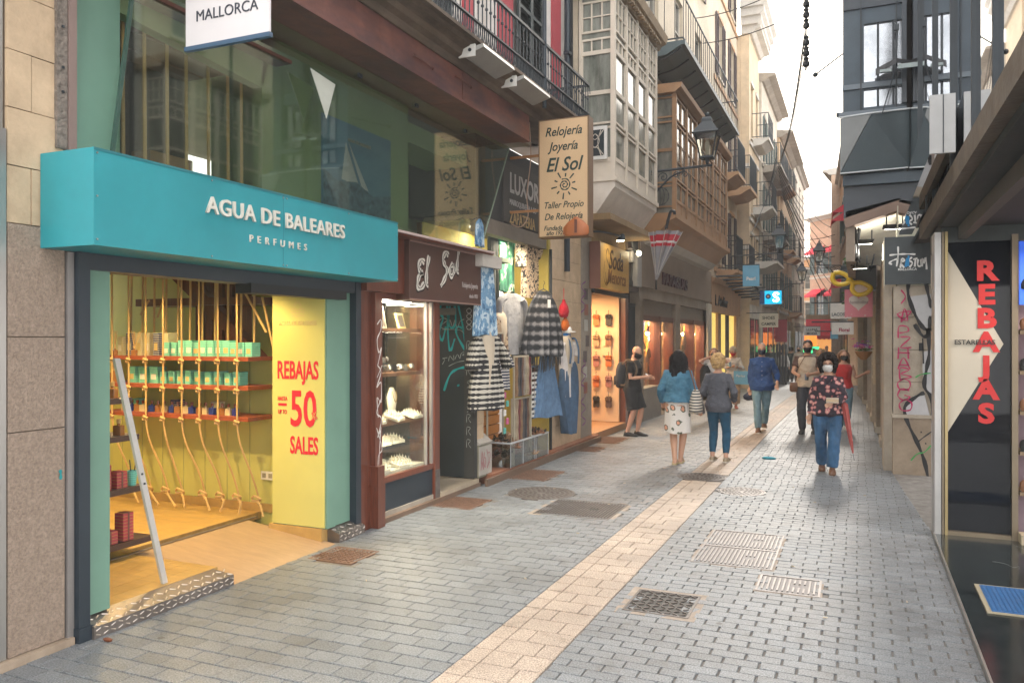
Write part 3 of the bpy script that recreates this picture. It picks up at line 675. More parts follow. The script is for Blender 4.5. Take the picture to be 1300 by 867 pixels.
bottle(-7.3, 6.2, 1.425, botd, 'tall amber bottle at the left end of the middle shelf', None, 1.7, rope)
# dark shelf unit inside the left jamb
su = world('dark_display_stand', 'dark wooden display stand just inside the left of the doorway', 'display stand', (-5.5, 4.4, .13))
darkw = P('dark_walnut', (.06, .03, .02), .5)
for zt, yb in ((1.42, 4.72), (1.12, 4.79), (.70, 4.86), (.27, 4.93)):
    m_ = MB(); m_.box(-5.9, -5.36, 3.8, yb, zt-.045, zt); m_.obj('shelf_board', darkw, su)
m_ = MB(); m_.box(-5.9, -5.87, 3.8, 4.6, .13, 1.7); m_.obj('stand_back', darkw, su)
pk = pattern('pink_box_print', [(0, (.45, .07, .09)), (.5, (.35, .04, .05)), (.8, (.5, .2, .1))], 'bands', 12)
for zt, y, h, w, lb in ((.27, 4.55, .10, .14, 'flat'), (.27, 4.72, .22, .10, 'tall'), (.70, 4.5, .2, .12, 'dark'), (.70, 4.66, .13, .1, 'small')):
    b_ = local('gift_box', lb+' pink red gift box on the dark display stand'+(' near the floor' if zt < .5 else ' at knee height'), 'gift box', (-5.45, y, zt), 0)
    m_ = MB(); m_.cbox(-.05, .05, -w/2, w/2, 0, h, .003); m_.obj('carton', pk, b_); m_ = MB(); m_.box(-.052, .052, -.008, .008, 0, h+.002); m_.obj('ribbon', copper, b_)
b_ = local('teal_cup', 'small teal cup with toothbrushes on the dark display stand', 'cup', (-5.43, 4.78, .70))
m_ = MB(); m_.lathe((0, 0, 0), [(.03, 0), (.04, .12), (.036, .12), (.028, .01)], 14); m_.obj('cup', tealbox, b_); m_ = MB(); m_.tube([(0, 0, .02), (.05, 0, .22)], .004, 5); m_.tube([(0, 0, .02), (-.05, .02, .2)], .004, 5); m_.obj('brush', navy, b_)
for zt, y in ((1.12, 4.5), (1.12, 4.66), (.70, 4.35), (1.42, 4.6)): bottle(-5.44, y, zt, botd, 'amber bottle on the dark display stand', 'amber bottles on the dark display stand', 1.3, rope)
b_ = world('leaning_bar', 'long pale grey metal bar leaning across the left of the perfume shop doorway', 'bar', (-4.6, 4.3, .13))
m_ = MB(); m_.loft([[(-4.60+a, y+b2, z) for a, b2 in ((-.012, -.022), (.012, -.022), (.012, .022), (-.012, .022))] for y, z in ((4.33, .131), (3.92, 1.76))]); m_.obj('bar', P('pale_metal', (.50, .48, .45), .5), b_)
m_ = MB(); m_.tube([(-4.586, 4.12, .95), (-4.58, 4.12, .95)], .008, 6); m_.tube([(-4.586, 4.14, .88), (-4.58, 4.14, .88)], .008, 6); m_.obj('bolt', iron, b_)
# ---- teal fascia box
t = world('perfume_shop_sign', 'large turquoise box sign reading agua de baleares perfumes over the doorway', 'shop sign', (-4.3, 5, 2.43))
m_ = MB(f); m_.box(3.30, 6.63, .0, .45, 2.435, 2.435+.565); m_.obj('sign_box', teal, t)
for u in (3.30, 4.2, 4.94, 4.98, 5.8, 6.6):
    for z in ((2.47, 2.72, 2.97) if u < 3.4 else (2.455, 2.97)): m_ = MB(f); m_.tube([(u+.02, .45, z), (u+.02, .456, z)], .006, 8); m_.obj('screw', steel, t)
m_ = MB(f); m_.box(3.30, 6.63, .45, .453, 2.985, 3.0); m_.box(4.96, 4.963, .45, .4512, 2.44, 2.985); m_.obj('panel_seam', P('dark_teal_seam', (.012, .16, .19), .5, bump=0), t)
fs = FL(-4.05); lt = P('cream_letter', (.66, .63, .56), .5, bump=0)
text('AGUA DE BALEARES', fs, 4.16, .002, 2.745, .160, lt, t, 'raised_lettering', 'LEFT', .0022, ext=.008, sx=1.03, sp=1.08)
text('PERFUMES', fs, 4.58, .002, 2.592, .075, lt, t, 'raised_lettering', 'LEFT', .0, ext=.005, sx=1.05, sp=2.1)
# ================= MEZZANINE glass above the shops =================
t = world('mezzanine_window', 'long leaning glass front of the mezzanine above the perfume and jewellery shops', 'window', (-4.5, 6.5, 3))
m_ = MB(f); m_.prism([(3.80, 3.02), (9.38, 3.02), (10.32, 4.56), (4.02, 4.56)], -.0, .008); m_.obj('glass_pane', glassm('mezzanine_glass', (.90, .93, .87), .035, .40, .03), t)
m_ = MB(f); m_.prism([(3.775, 3.02), (3.80, 3.02), (4.02, 4.56), (3.995, 4.56)], -.005, .015); m_.obj('glass_edge', P('green_glass_edge', (.05, .10, .08), .2, bump=0), t)
m_ = MB(f); m_.prism([(9.38, 3.02), (9.395, 3.02), (10.335, 4.56), (10.32, 4.56)], -.003, .011); m_.obj('glass_edge', P('pale_glass_edge', (.30, .36, .30), .2, bump=0), t)
for u in (6.6, 7.7, 8.9): m_ = MB(f); m_.box(u, u+.06, .01, .03, 4.44, 4.48); m_.obj('clip', iron, t)
ms = world('mezzanine_room', 'green painted mezzanine room seen behind the leaning glass', 'room', (-5, 6, 3))
mintd = P('olive_mint_paint', (.19, .265, .14), .6, var=.06, bump=.04)
m_ = MB(f); m_.box(3.53, 3.95, -.2, -.1, 3.0, 5.2); m_.obj('mint_panel', mint, ms)
m_ = MB(f); m_.box(3.95, 5.42, -.25, -.15, 2.95, 3.0); m_.box(5.42, 5.62, -.25, -.15, 3, 4.5); m_.box(5.62, 7.85, -.9, -.16, 3, 4.5); m_.obj('olive_wall', mintd, ms)
m_ = MB(f); m_.prism([(3.95, 4.13), (5.42, 4.02), (5.62, 4.5), (3.95, 4.6)], -.25, -.15, 'o'); m_.obj('olive_lintel', mintd, ms)
m_ = MB(f); m_.box(7.85, 10.4, -1.3, -1.2, 3, 4.6); m_.obj('olive_wall', mintd, ms)
m_ = MB(f); m_.box(7.2, 9.4, -.8, -.2, 4.12, 4.35); m_.obj('olive_lintel', mintd, ms)
m_ = MB(f); m_.box(3.53, 10.4, -4.5, .30, 4.57, 4.62); m_.obj('soffit', P('beige_soffit', (.36, .32, .25), .8, dirt=.1), ms)
m_ = MB(f); m_.box(3.5, 10.4, -4.5, -.002, 2.94, 3.0); m_.obj('floor_slab', mintd, ms)
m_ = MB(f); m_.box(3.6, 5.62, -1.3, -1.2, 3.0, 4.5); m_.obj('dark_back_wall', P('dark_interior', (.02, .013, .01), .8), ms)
for k in range(9): m_ = MB(f); m_.box(3.6, 5.6, -.28-k*.33, .02-k*.33, 4.25, 4.28); m_.obj('ceiling_plank', P('dark_red_plank', (.10, .035, .02), .5, var=.3, stretch=(8, 1, 8)), ms)
for k, u in enumerate((4.0, 4.16, 4.35, 4.56, 4.75, 4.98, 5.2, 5.36)):
    m_ = MB(f); m_.tube([(u, -.32, 4.25), (u+.01, -.32, 3.0)], .013, 6); m_.obj('hanging_rope', rope, ms)
m_ = MB(f); m_.box(4.75, 5.2, -.9, -.7, 3.05, 3.4); m_.obj('carton', P('brown_carton', (.30, .17, .08), .8), ms)
light('added_mezzanine_light', 'AREA', (-5.6, 6.6, 4.48), 14, (1, .95, .82), 2.6, (0, 0, PI/2), ms, sy=.3)  # added light that brightens the dim mezzanine room, no known lamp
m_ = MB(f); m_.box(5.4, 7.6, -1.2, -1.0, 4.5, 4.53); m_.obj('lamp_strip', emit('added_strip_glow', (1, .95, .8), 1.5), ms)  # glowing strip added as a fixture for the extra mezzanine light
# poster of a sailing boat (plain stand-in)
po = world('sailing_poster', 'blue poster of a sailing boat at sea behind the mezzanine glass', 'poster', (-4.65, 6.8, 3.1))
m_ = MB(f); m_.box(6.25, 7.45, -.158, -.14, 3.12, 4.02); m_.obj('sheet', P('sea_blue_print', (.05, .13, .22), .4, col2=(.09, .20, .28), vs=2, bump=0, stretch=(1, 1, 3)), po)
m_ = MB(f); m_.prism([(6.26, 3.5), (6.5, 3.42), (6.8, 3.46), (7.1, 3.36), (7.44, 3.42), (7.44, 3.13), (6.26, 3.13)], -.139, -.136); m_.obj('printed_waves', P('wave_print', (.10, .20, .27), .4, col2=(.01, .025, .05), vs=14, bump=0, var=.6), po)
m_ = MB(f); m_.prism([(6.62, 3.82), (6.55, 3.45), (6.85, 3.42)], -.139, -.137); m_.prism([(6.66, 3.84), (6.9, 3.42), (7.02, 3.4)], -.139, -.137); m_.obj('printed_sail', P('sail_print', (.36, .38, .40), .5, bump=0), po)
fm = FL(-4.64)
text('AGUA DE BALEARES', fm, 6.85, .006, 3.84, .05, P('faded_gold', (.3, .28, .22), .5, bump=0), po, 'lettering', 'CENTER', sx=.9)
pe = MB(f); pe.prism([(5.72, 4.24), (6.08, 4.2), (5.95, 3.86)], .12, .126)
tag(pe.obj('pennant', P('white_cloth', (.6, .62, .55), .8), recalc=True), 'small white triangular pennant behind the mezzanine glass', 'pennant')
# ---- ledge lamps etc: hanging banner MALLORCA
t = world('hanging_banner', 'white hanging banner with the word mallorca and a blue bottom rail', 'banner', (-3.7, 4, 3.77))
fb = FP(4.0)
m_ = MB(fb); m_.box(-4.055, -3.365, -.006, .006, 3.79, 4.75); m_.obj('banner_sheet', P('banner_white', (.66, .63, .64), .7, var=.04, bump=.1, bs=4), t)
m_ = MB(fb); m_.box(-4.06, -3.36, -.016, .016, 3.772, 3.80); m_.obj('bottom_rail', P('blue_rail', (.05, .10, .17), .4), t)
text('MALLORCA', fb, -3.71, .007, 3.955, .10, P('ink', (.04, .045, .06), .6, bump=0), t, 'lettering', 'CENTER', .0, sx=.98)
m_ = MB(fb); m_.box(-4.5, -3.36, -.01, .01, 4.75, 4.78); m_.obj('hanging_arm', iron, t)
# ---- copper beam, cornice, balcony
t = world('copper_fascia', 'weathered reddish copper clad beam above the leaning glass', 'fascia', (-4.3, 6, 4.5))
for a, b_ in ((0, 2.4), (2.4, 4.8), (4.8, 6.4), (6.4, 8.1), (8.1, 10.1)):
    m_ = MB(f); m_.box(a, b_-.006, -.0, .4+random.uniform(-.003, .003), 4.56, 4.90); m_.obj('copper_sheet', copper, t)
    m_ = MB(f); m_.box(a, b_, .3, .415, 4.545, 4.575); m_.obj('drip_edge', copper, t)
for u, z in ((7.0, 4.72), (7.9, 4.78)):
    m_ = MB(f); m_.tube([(u, .405, z), (u, .42, z+.01), (u+.38, .42, z+.0), (u+.4, .405, z-.02)], .008, 6); m_.obj('handle_bar', copper, t)
cor = P('brown_cornice', (.20, .145, .10), .9, col2=(.07, .05, .04), vs=3, var=.3, bump=.5, bs=30, dirt=.3, stretch=(1, .4, 3))
b1 = world('red_and_white_house', 'old house with red and white striped wall and dark shutters over the copper beam', 'building', (-4.8, 6, 4.9))
m_ = MB(f); m_.prism([(-.3, 4.90), (.42, 4.90), (.44, 4.97), (.50, 5.0), (.52, 5.06), (.60, 5.09), (.62, 5.14), (-.3, 5.14)], -1, 11.75, 'u'); m_.obj('cornice', cor, b1)
m_ = MB(f); m_.box(-1, 11.75, -.3, .68, 5.14, 5.18); m_.obj('balcony_floor', cor, b1)
z0w = 5.18
stripew = P('white_render', (.66, .62, .58), .8, dirt=.1); stripr = P('red_render', (.40, .055, .07), .8, var=.08, dirt=.1)
m_ = MB(f); m_.box(-1, 13.4, -.6, -.12, 4.9, 9.5); m_.obj('wall', stripew, b1)
for a, b_ in ((8.98, 9.25), (10.05, 10.55), (12.15, 12.55)): m_ = MB(f); m_.box(a-.0, b_, -.13, -.03, z0w, 9.5); m_.obj('red_stripe', stripr, b1)
for a, b_ in ((8.72, 8.98), (9.25, 9.4), (9.75, 10.05), (10.55, 10.62), (11.95, 12.15)): m_ = MB(f); m_.box(a, b_, -.13, -.06, z0w, 9.5); m_.obj('white_stripe', stripew, b1)
shut = P('dark_green_shutter', (.035, .048, .05), .5)
def shutter(fr, a, b_, z0, z1, parent, m=shut, o=-.05, step=.05, name='shutter'):
    fmb = MB(fr); w = .05; d = .04
    fmb.box(a, a+w, o, o+d, z0, z1); fmb.box(b_-w, b_, o, o+d, z0, z1)
    mid = (z0+z1)/2
    for z in (z0, mid-w/2, z1-w): fmb.box(a+w, b_-w, o, o+d, z, z+w)
    s = fmb.obj(name, m, parent)
    sl_ = MB(fr); z = z0+w
    while z < z1-w-step*.5:
        if not (mid-w < z < mid+w*.4): sl_.vf([(a+w, o+.004, z), (b_-w, o+.004, z), (b_-w, o+.032, z-step*.55), (a+w, o+.032, z-step*.55), (a+w, o+.008, z+.006), (b_-w, o+.008, z+.006), (b_-w, o+.036, z-step*.55+.006), (a+w, o+.036, z-step*.55+.006)], [(0,1,2,3),(4,5,6,7),(0,1,5,4),(1,2,6,5),(2,3,7,6),(3,0,4,7)])
        z += step
    sl_.obj('slats', m, s, kind='stuff', recalc=False)
    b2 = MB(fr); b2.box(a+w, b_-w, o-.02, o, z0, z1); b2.obj('dark_gap', black, s)
    return s
for a, b_ in ((7.6, 8.2), (8.2, 8.72), (10.65, 11.15), (11.15, 11.6)): shutter(f, a, b_, z0w+.02, 8.2, b1, o=-.1 if a < 9 else -.02)
m_ = MB(f); m_.tube([(12.66, .04, 3), (12.66, .04, 9)], .05, 10); m_.obj('drain_pipe', navy, b1)
for k in range(4): m_ = MB(f); m_.tube([(12.85+k*.06, .0, 4.9), (12.84+k*.06, .01, 6.5), (12.87+k*.05, .0, 9)], .012, 6); m_.obj('cable', black, b1)
for z in (5.6, 6.6, 7.6): m_ = MB(f); m_.box(12.59, 12.73, .0, .1, z, z+.05); m_.obj('pipe_bracket', navy, b1)
rl = world('balcony_railing', 'long black wrought iron balcony railing over the copper beam', 'railing', (-3.9, 6, 5.2))
X0 = .60; yend = 12.1
for z, h in ((5.88, .035), (5.20, .02), (5.42, .02)):
    m_ = MB(f); m_.box(3, yend, X0-.015, X0+.02, z-h, z); m_.obj('rail', iron, rl)
    m_ = MB(f); m_.box(yend-.03, yend, -.1, X0, z-h, z); m_.obj('rail', iron, rl)
pb = None
def balus(parent):
    b_ = MB(); b_.tube([(0, 0, 5.19), (0, 0, 5.44)], .008, 5); b_.tube([(0, 0, 5.43), (0, 0, 5.62), (0, 0, 5.63), (0, 0, 5.65), (0, 0, 5.66), (0, 0, 5.86)], [.008, .008, .018, .018, .008, .008], 6)
    for s in (-1, 1): b_.tube([(0, s*.035, 5.42), (0, s*.05, 5.34), (0, s*.035, 5.26), (0, s*.01, 5.21)], .006, 5)
    b_.tube(smooth_line([(0, 0, 5.74), (0, .02, 5.82), (0, .055, 5.855), (0, .09, 5.82), (0, .11, 5.74)], 3), .006, 5)
    return b_.obj('baluster', iron, parent)
pb = balus(rl); OFFv = Vector(OFF[rl.name])
base = Vector((-4.5+X0, 6.0, 0))-OFFv; pb.location = base; u = 6.0; n = 0
while u < yend-.1:
    u += .11; c_ = pb.copy(); C.objects.link(c_); c_.location = base+Vector((0, u-6, 0)); n += 1
for k in range(5):
    c_ = pb.copy(); C.objects.link(c_); c_.location = base+Vector((-.1-k*.11, yend-6-.015, 0)); c_.rotation_euler = (0, 0, PI/2)
m_ = MB(f); m_.tube([(10.15, X0+.0, 5.0), (10.15, X0, 9)], .03, 8); m_.obj('tall_post', navy, rl)
for i, (u0, u1) in enumerate(((7.9, 8.75), (9.05, 9.95))):
    t = world('floodlight', ('left' if i == 0 else 'right')+' of two white flat floodlights under the iron balcony', 'floodlight', (-3.9, u0+.4, 5.05))
    m_ = MB(f); m_.prism([(.44, 5.02), (.52, 4.99), (.76, 5.06), (.75, 5.10), (.5, 5.06)], u0, u1, 'u'); m_.obj('lamp_body', P('lamp_white', (.30, .29, .27), .5), t)
    m_ = MB(f); m_.box(u0-.02, u0, .46, .66, 4.97, 5.10); m_.obj('side_plate', white, t); m_ = MB(f); m_.tube([(u0-.03, .6, 5.04), (u0-.02, .6, 5.04)], .02, 8); m_.obj('screw', iron, t)
# ================= JEWELLER =================
f = FL(-4.5)
t = world('jewellery_shop', 'mahogany framed jewellery shop with a lit display window and dark door', 'shop', (-4.6, 8, 0))
m_ = MB(f); m_.box(6.63, 6.80, -.25, .03, 0, 2.45); m_.box(6.80, 6.93, -.1, .085, .62, 2.35); m_.box(6.80, 6.93, -.1, .12, 0, .42); m_.obj('wooden_post', mahog, t)
m_ = MB(f); m_.box(6.78, 6.9, .03, .13, .42, .62); m_.obj('lock_box', mahog, t)
m_ = MB(f); m_.box(8.12, 8.24, -.3, .03, 0, 2.35); m_.obj('wooden_post', mahog, t)
m_ = MB(f); m_.box(8.135, 8.235, .03, .037, .04, .38); m_.obj('iron_plate', steelcv, t)
m_ = MB(f); m_.box(6.93, 8.12, -.4, .0, .10, .40); m_.obj('dark_base_panel', navy, t)
m_ = MB(f); m_.box(6.93, 8.12, -.1, .02, .40, .46); m_.obj('window_sill', mahog, t)
m_ = MB(f); m_.box(6.93, 8.12, -.4, .015, -.01, .10); m_.obj('stone_plinth', greyst, t)
m_ = MB(f); m_.box(6.93, 7.98, -.01, .0, .46, 2.3); m_.box(7.98, 7.99, -.55, .0, .46, 2.3); m_.obj('window_pane', glass, t)
m_ = MB(f); m_.box(7.965, 7.985, -.02, .012, .46, 2.3); m_.box(8.08, 8.12, -.02, .012, .46, 2.3); m_.obj('metal_edge', P('grey_strip', (.28, .26, .25)), t)
m_ = MB(f); m_.box(6.80, 8.12, -.6, .0, 2.30, 2.36); m_.obj('window_top', mahog, t)
cab = P('honey_wood', (.36, .25, .13), .5, var=.2, stretch=(1, 3, 1))
m_ = MB(f); m_.box(6.93, 8.0, -.62, -.6, .46, 2.3); m_.box(6.9, 6.93, -.6, -.02, .46, 2.3); m_.obj('cabinet_back', cab, t)
for z in (2.0, 1.52, 1.0): m_ = MB(f); m_.box(6.93, 7.98, -.58, -.07, z-.035, z); m_.obj('display_shelf', P('brown_shelf', (.16, .075, .04), .4), t)
m_ = MB(f); m_.box(6.93, 7.98, -.6, -.03, .45, .49); m_.obj('display_floor', P('ivory_felt', (.55, .52, .42), .9), t)
light('window_lamp', 'AREA', (-4.72, 7.45, 2.28), 30, (1, .88, .66), .9, (0, 0, 0), t, sy=.15)
light('window_lamp', 'AREA', (-4.72, 7.45, 1.955), 14, (1, .88, .66), .9, (0, 0, 0), t, sy=.1)
light('window_lamp', 'AREA', (-4.72, 7.45, 1.47), 13, (1, .88, .66), .9, (0, 0, 0), t, sy=.1)
light('window_lamp', 'AREA', (-4.72, 7.45, .965), 13, (1, .88, .66), .9, (0, 0, 0), t, sy=.1)
m_ = MB(f); m_.box(7.0, 7.9, -.3, -.15, 2.285, 2.298); m_.obj('lamp_strip', whitelamp, t)
ivory = P('ivory_velvet', (.70, .66, .54), .8, bump=.2); silver = P('silver', (.6, .6, .6), .2, metal=.9, bump=0); goldm = P('gold', (.7, .45, .12), .25, metal=.9, bump=0)
r5 = random.Random(11)
# watches on rolls, top-second shelf
for i in range(8):
    y = 7.03+i*.115; x = -4.60-.05*(i % 2)
    w_ = local('wrist_watch', 'steel wrist watch on the second shelf of the jewellery window', 'watch', (x, y, 1.52), r5.uniform(-.3, .3), 'watches in the jewellery window')
    m_ = MB(); m_.loft([[(.03*math.cos(a*PI/5), yy, .035+.03*math.sin(a*PI/5)) for a in range(10)] for yy in (-.012, .012)]); m_.obj('strap', (navy, black, silver, mahog)[i % 4], w_)
    m_ = MB(); m_.tube([(.028, 0, .045), (.042, 0, .05)], .024, 12); m_.obj('case', silver if i % 3 else goldm, w_); m_ = MB(); m_.tube([(.042, 0, .05), (.044, 0, .0505)], .019, 12); m_.obj('dial', (white, navy)[i % 2], w_); w_.scale = (1.35, 1.35, 1.35)
for i in range(6):
    y = 7.08+i*.1
    w_ = local('wrist_watch', 'wrist watch on the raised block of the second shelf', 'watch', (-4.8, y, 1.62), r5.uniform(-.3, .3), 'watches on the raised block')
    m_ = MB(); m_.loft([[(.03*math.cos(a*PI/5), yy, .035+.03*math.sin(a*PI/5)) for a in range(10)] for yy in (-.012, .012)]); m_.obj('strap', (mahog, silver)[i % 2], w_)
    m_ = MB(); m_.tube([(.028, 0, .045), (.042, 0, .05)], .024, 12); m_.obj('case', silver, w_)
m_ = MB(); m_.cbox(-4.9, -4.75, 7.0, 7.65, 1.521, 1.62, .01); tag(m_.obj('display_block', black), 'black display block carrying watches on the second shelf', 'display block')
# frames on top shelf
for i, (y, h, c_) in enumerate(((7.07, .19, white), (7.35, .24, P('grey_card', (.3, .26, .2))), (7.75, .17, P('yellow_frame', (.6, .5, .2), .5)))):
    p_ = local('picture_frame', ('white', 'tall grey', 'small yellow')[i]+' frame leaning on the top shelf of the jewellery window', 'frame', (-4.68, y, 2.0))
    m_ = MB(); m_.loft([[(a, b_, z) for a, b_ in ((-.01+s, -.07), (.01+s, -.07), (.01+s, .07), (-.01+s, .07))] for z, s in ((0, 0), (h, -.05))]); m_.obj('frame', c_, p_)
    m_ = MB(); m_.loft([[(a, b_, z) for a, b_ in ((.011+s, -.05), (.014+s, -.05), (.014+s, .05), (.011+s, .05))] for z, s in ((.02, -.005), (h-.02, -.045))]); m_.obj('picture', P('dark_photo', (.1, .08, .07), .3), p_)
m_ = MB(); m_.cbox(-4.72, -4.68, 7.18, 7.22, 2.0, 2.07, .005); tag(m_.obj('candle', P('orange_wax', (.6, .15, .05), .5)), 'small orange red candle on the top shelf of the jewellery window', 'candle')
# necklace busts
for i, (y, x, s) in enumerate(((7.15, -4.68, 1), (7.5, -4.85, 1.15), (7.78, -4.8, .8))):
    b_ = local('necklace_bust', ('left', 'large central', 'small right')[i]+' cream bust wearing a gold chain in the jewellery window', 'display bust', (x, y, 1.0), 0)
    z_ = 0 if i != 0 else .0
    m_ = MB(); m_.loft([[(-.04*s+d*math.cos(a*PI/6), w*math.sin(a*PI/6), h*s) for a in range(12)] for h, w, d in ((0, .05*s, .04*s), (.10, .07*s, .04*s), (.22, .11*s, .05*s), (.30, .12*s, .045*s), (.37, .07*s, .035*s), (.42, .03*s, .03*s))]); m_.obj('bust', ivory, b_, smooth=True)
    m_ = MB(); m_.tube(smooth_line([(0, -.05*s, .37*s), (.015, -.045*s, .28*s), (.02, 0, .22*s), (.015, .045*s, .28*s), (0, .05*s, .37*s)]), .004, 5); m_.obj('chain', goldm, b_)
def tray(x, y, z, n, label, grp=None, tilt=.3, w=.16, l=.22):
    b_ = local('jewel_tray', label, 'tray', (x, y, z), r5.uniform(-.2, .2), grp)
    m_ = MB(); m_.loft([[(a, c_, zz+(a+w/2)*-tilt+tilt*w) for a, c_ in ((-w/2, -l/2), (w/2, -l/2), (w/2, l/2), (-w/2, l/2))] for zz in (0, .03)]); m_.obj('tray', ivory, b_)
    m_ = MB()
    for i in range(n):
        for j in range(n):
            xx = -w/2+.02+i*(w-.04)/(n-1); yy = -l/2+.025+j*(l-.05)/(n-1); m_.lathe((xx, yy, .03+(xx+w/2)*-tilt+tilt*w), [(.011, 0), (.007, .02), (.001, .04)], 6)
    m_.obj('ring_cones', ivory, b_, kind='stuff'); m_ = MB()
    for i in range(n):
        xx = -w/2+.03+i*(w-.06)/(n-1); m_.ell((xx, -l/2+.04+i*.03, .05+(xx+w/2)*-tilt+tilt*w), (.009, .009, .006), 6, 4)
    m_.obj('jewels', goldm, b_, kind='stuff')
for k in range(5): tray(-4.60-.12*(k % 2), 7.08+k*.19, 1.0, 4, 'cream ring tray on the third shelf of the jewellery window', 'ring trays on the third shelf')
for k in range(4): tray(-4.60-.14*(k % 2), 7.15+k*.22, .49, 4, 'cream jewel tray on the window floor of the jewellery shop', 'jewel trays on the window floor', .2)
m_ = MB(); m_.loft([[(-4.56+a, 7.02+b_, z) for a, b_ in ((-.01+s, -.07), (.01+s, -.07), (.01+s, .1), (-.01+s, .1))] for z, s in ((.49, 0), (.72, -.08))]); tag(m_.obj('price_card', white), 'plain white card leaning at the left of the window floor', 'card')
for k in range(3): tray(-4.8, 7.2+k*.28, .72, 4, 'raised cream tray at the back of the window floor', 'raised trays at the back of the window floor')
# door recess
m_ = MB(f); m_.box(8.24, 9.25, -1.3, .05, -.01, .10); m_.obj('stone_step', P('pale_travertine', (.42, .35, .26), .5, dirt=.2), t)
m_ = MB(f); m_.box(6.93, 9.3, -.35, .06, -.012, .05); m_.obj('step_nosing', P('brown_nosing', (.17, .11, .075), .7, dirt=.2), t)
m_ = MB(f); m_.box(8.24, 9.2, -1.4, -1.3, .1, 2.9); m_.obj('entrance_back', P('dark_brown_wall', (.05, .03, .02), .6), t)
dk = P('dark_blue_door', (.02, .028, .034), .5, var=.15, bump=.08)
m_ = MB(f); m_.box(9.19, 9.24, -1.3, -.12, .11, 2.32); d_ = m_.obj('door_panel', dk, t, label='dark blue door panel covered in graffiti tags')
m_ = MB(f); m_.box(9.17, 9.26, -.12, .02, .11, 2.32); d2 = m_.obj('door_edge', P('dark_edge', (.035, .035, .035), .5), t)
fd = FP(9.19); tealp = P('teal_spray', (.01, .34, .36), .6, bump=0); sil = P('silver_marker', (.33, .36, .34), .5, bump=0)
def gx(p): return (-5.02+(p[0]-375)/180*.5*1.02, 2.30-(p[1]-240)/415*2.15)   # sketch grid to metres on the door
strokes([[.036]+[gx(p) for p in l] for l in [[(418,200),(405,170),(425,145),(455,160),(480,230),(510,300),(525,360)], [(395,225),(390,255),(405,270),(385,300),(400,325),(420,290)], [(425,235),(440,290),(470,280),(455,215),(430,280),(440,350),(465,320)], [(525,300),(480,290),(475,310),(520,350)], [(410,450),(440,410),(480,395),(525,390)], [(480,435),(484,437),(482,433)]]], fd, tealp, d_, o=.002)
def gy(p): return (-5.0+(p[0]-455)/115*.42, 2.15-(p[1]-510)/280*.62)
strokes([[.009]+[gy(p) for p in l] for l in [[(455,530),(470,510),(490,520),(475,540),(460,560),(490,570),(500,520),(510,560),(520,520)], [(520,520),(530,570),(540,530),(560,520),(570,560),(585,520)], [(550,560),(560,610),(540,580),(470,575)], [(470,780),(480,750),(470,745),(490,740)], [(495,760),(500,730),(515,755),(515,725)], [(520,750),(530,720),(540,745),(545,715),(565,700),(550,725),(570,715)], [(495,790),(530,765),(570,755)]]], fd, sil, d_, o=.002)
f2 = FP(9.17)
strokes([[.010]+[(-4.55+.035*math.cos(k*PI/3), zz+.03*math.sin(k*PI/3)) for k in range(7)] for zz in (2.24, 2.17, 2.10, 2.03)], f2, P('pale_marker', (.45, .46, .44), .6, bump=0), d2, o=.001)
strokes([[.007, (-4.585, zz), (-4.58, zz+.10), (-4.53, zz+.09), (-4.56, zz+.05), (-4.525, zz)] for zz in (1.75, 1.58, 1.42, .82, .66, .5)]+[[.007, (-4.53, zz+.1), (-4.58, zz+.07), (-4.53, zz+.04), (-4.58, zz)] for zz in (1.26, 1.05, .95)], f2, sil, d2, o=.001)
m_ = MB(fd); m_.box(-4.98, -4.75, .002, .008, 2.19, 2.28); m_.obj('small_plate', P('dull_plate', (.12, .13, .13), .5), d_)
# graffiti on the mahogany post
fq = FL(-4.415)
rg = random.Random(4)
strokes([[.016, (6.83, 2.03), (6.9, 2.08), (6.9, 1.98), (6.83, 1.88), (6.86, 1.75), (6.91, 1.8), (6.84, 1.62)], [.014, (6.84, 1.62), (6.9, 1.55), (6.82, 1.4), (6.9, 1.45), (6.9, 1.25), (6.83, 1.3), (6.85, 1.1)], [.014, (6.9, 1.28), (6.82, 1.15), (6.91, 1.08), (6.84, .9), (6.9, .98)], [.012, (6.82, 1.0), (6.92, .78), (6.85, .7), (6.84, .35)], [.012, (6.9, 1.0), (6.86, .6), (6.88, .3), (6.84, .12)], [.01, (6.83, 1.5), (6.92, 1.62)]], fq, P('white_spray', (.72, .70, .68), .6, bump=0), t)
# fascia
m_ = MB(f); m_.box(6.63, 7.33, -.3, .10, 2.36, 2.93); m_.obj('wooden_fascia', mahog, t)
m_ = MB(f); m_.box(7.33, 9.08, -.3, .16, 2.30, 2.93); sg = m_.obj('sign_panel', P('brown_sign', (.085, .04, .03), .4, bump=.03), t)
m_ = MB(f); m_.box(6.63, 9.2, -.0, .30, 2.95, 2.975); m_.obj('fascia_ledge', P('pinkish_ledge', (.50, .38, .36), .5), t); m_ = MB(f); m_.box(6.63, 9.2, -.0, .28, 2.93, 2.948); m_.obj('ledge_underside', mahog, t)
m_ = MB(f); m_.box(8.92, 9.5, -.1, .26, 2.78, 2.93); m_.obj('white_casing', P('off_white_box', (.5, .46, .42), .6), t)
m_ = MB(f); m_.box(7.34, 9.07, .16, .168, 2.30, 2.315); m_.box(7.34, 9.07, .16, .168, 2.915, 2.93); m_.obj('panel_trim', P('rose_trim', (.3, .18, .15), .5), t)
fe = FL(-4.34); wl = P('cream_letter', (.66, .63, .56)); shl = P('letter_shadow', (.02, .012, .01), .6, bump=0)
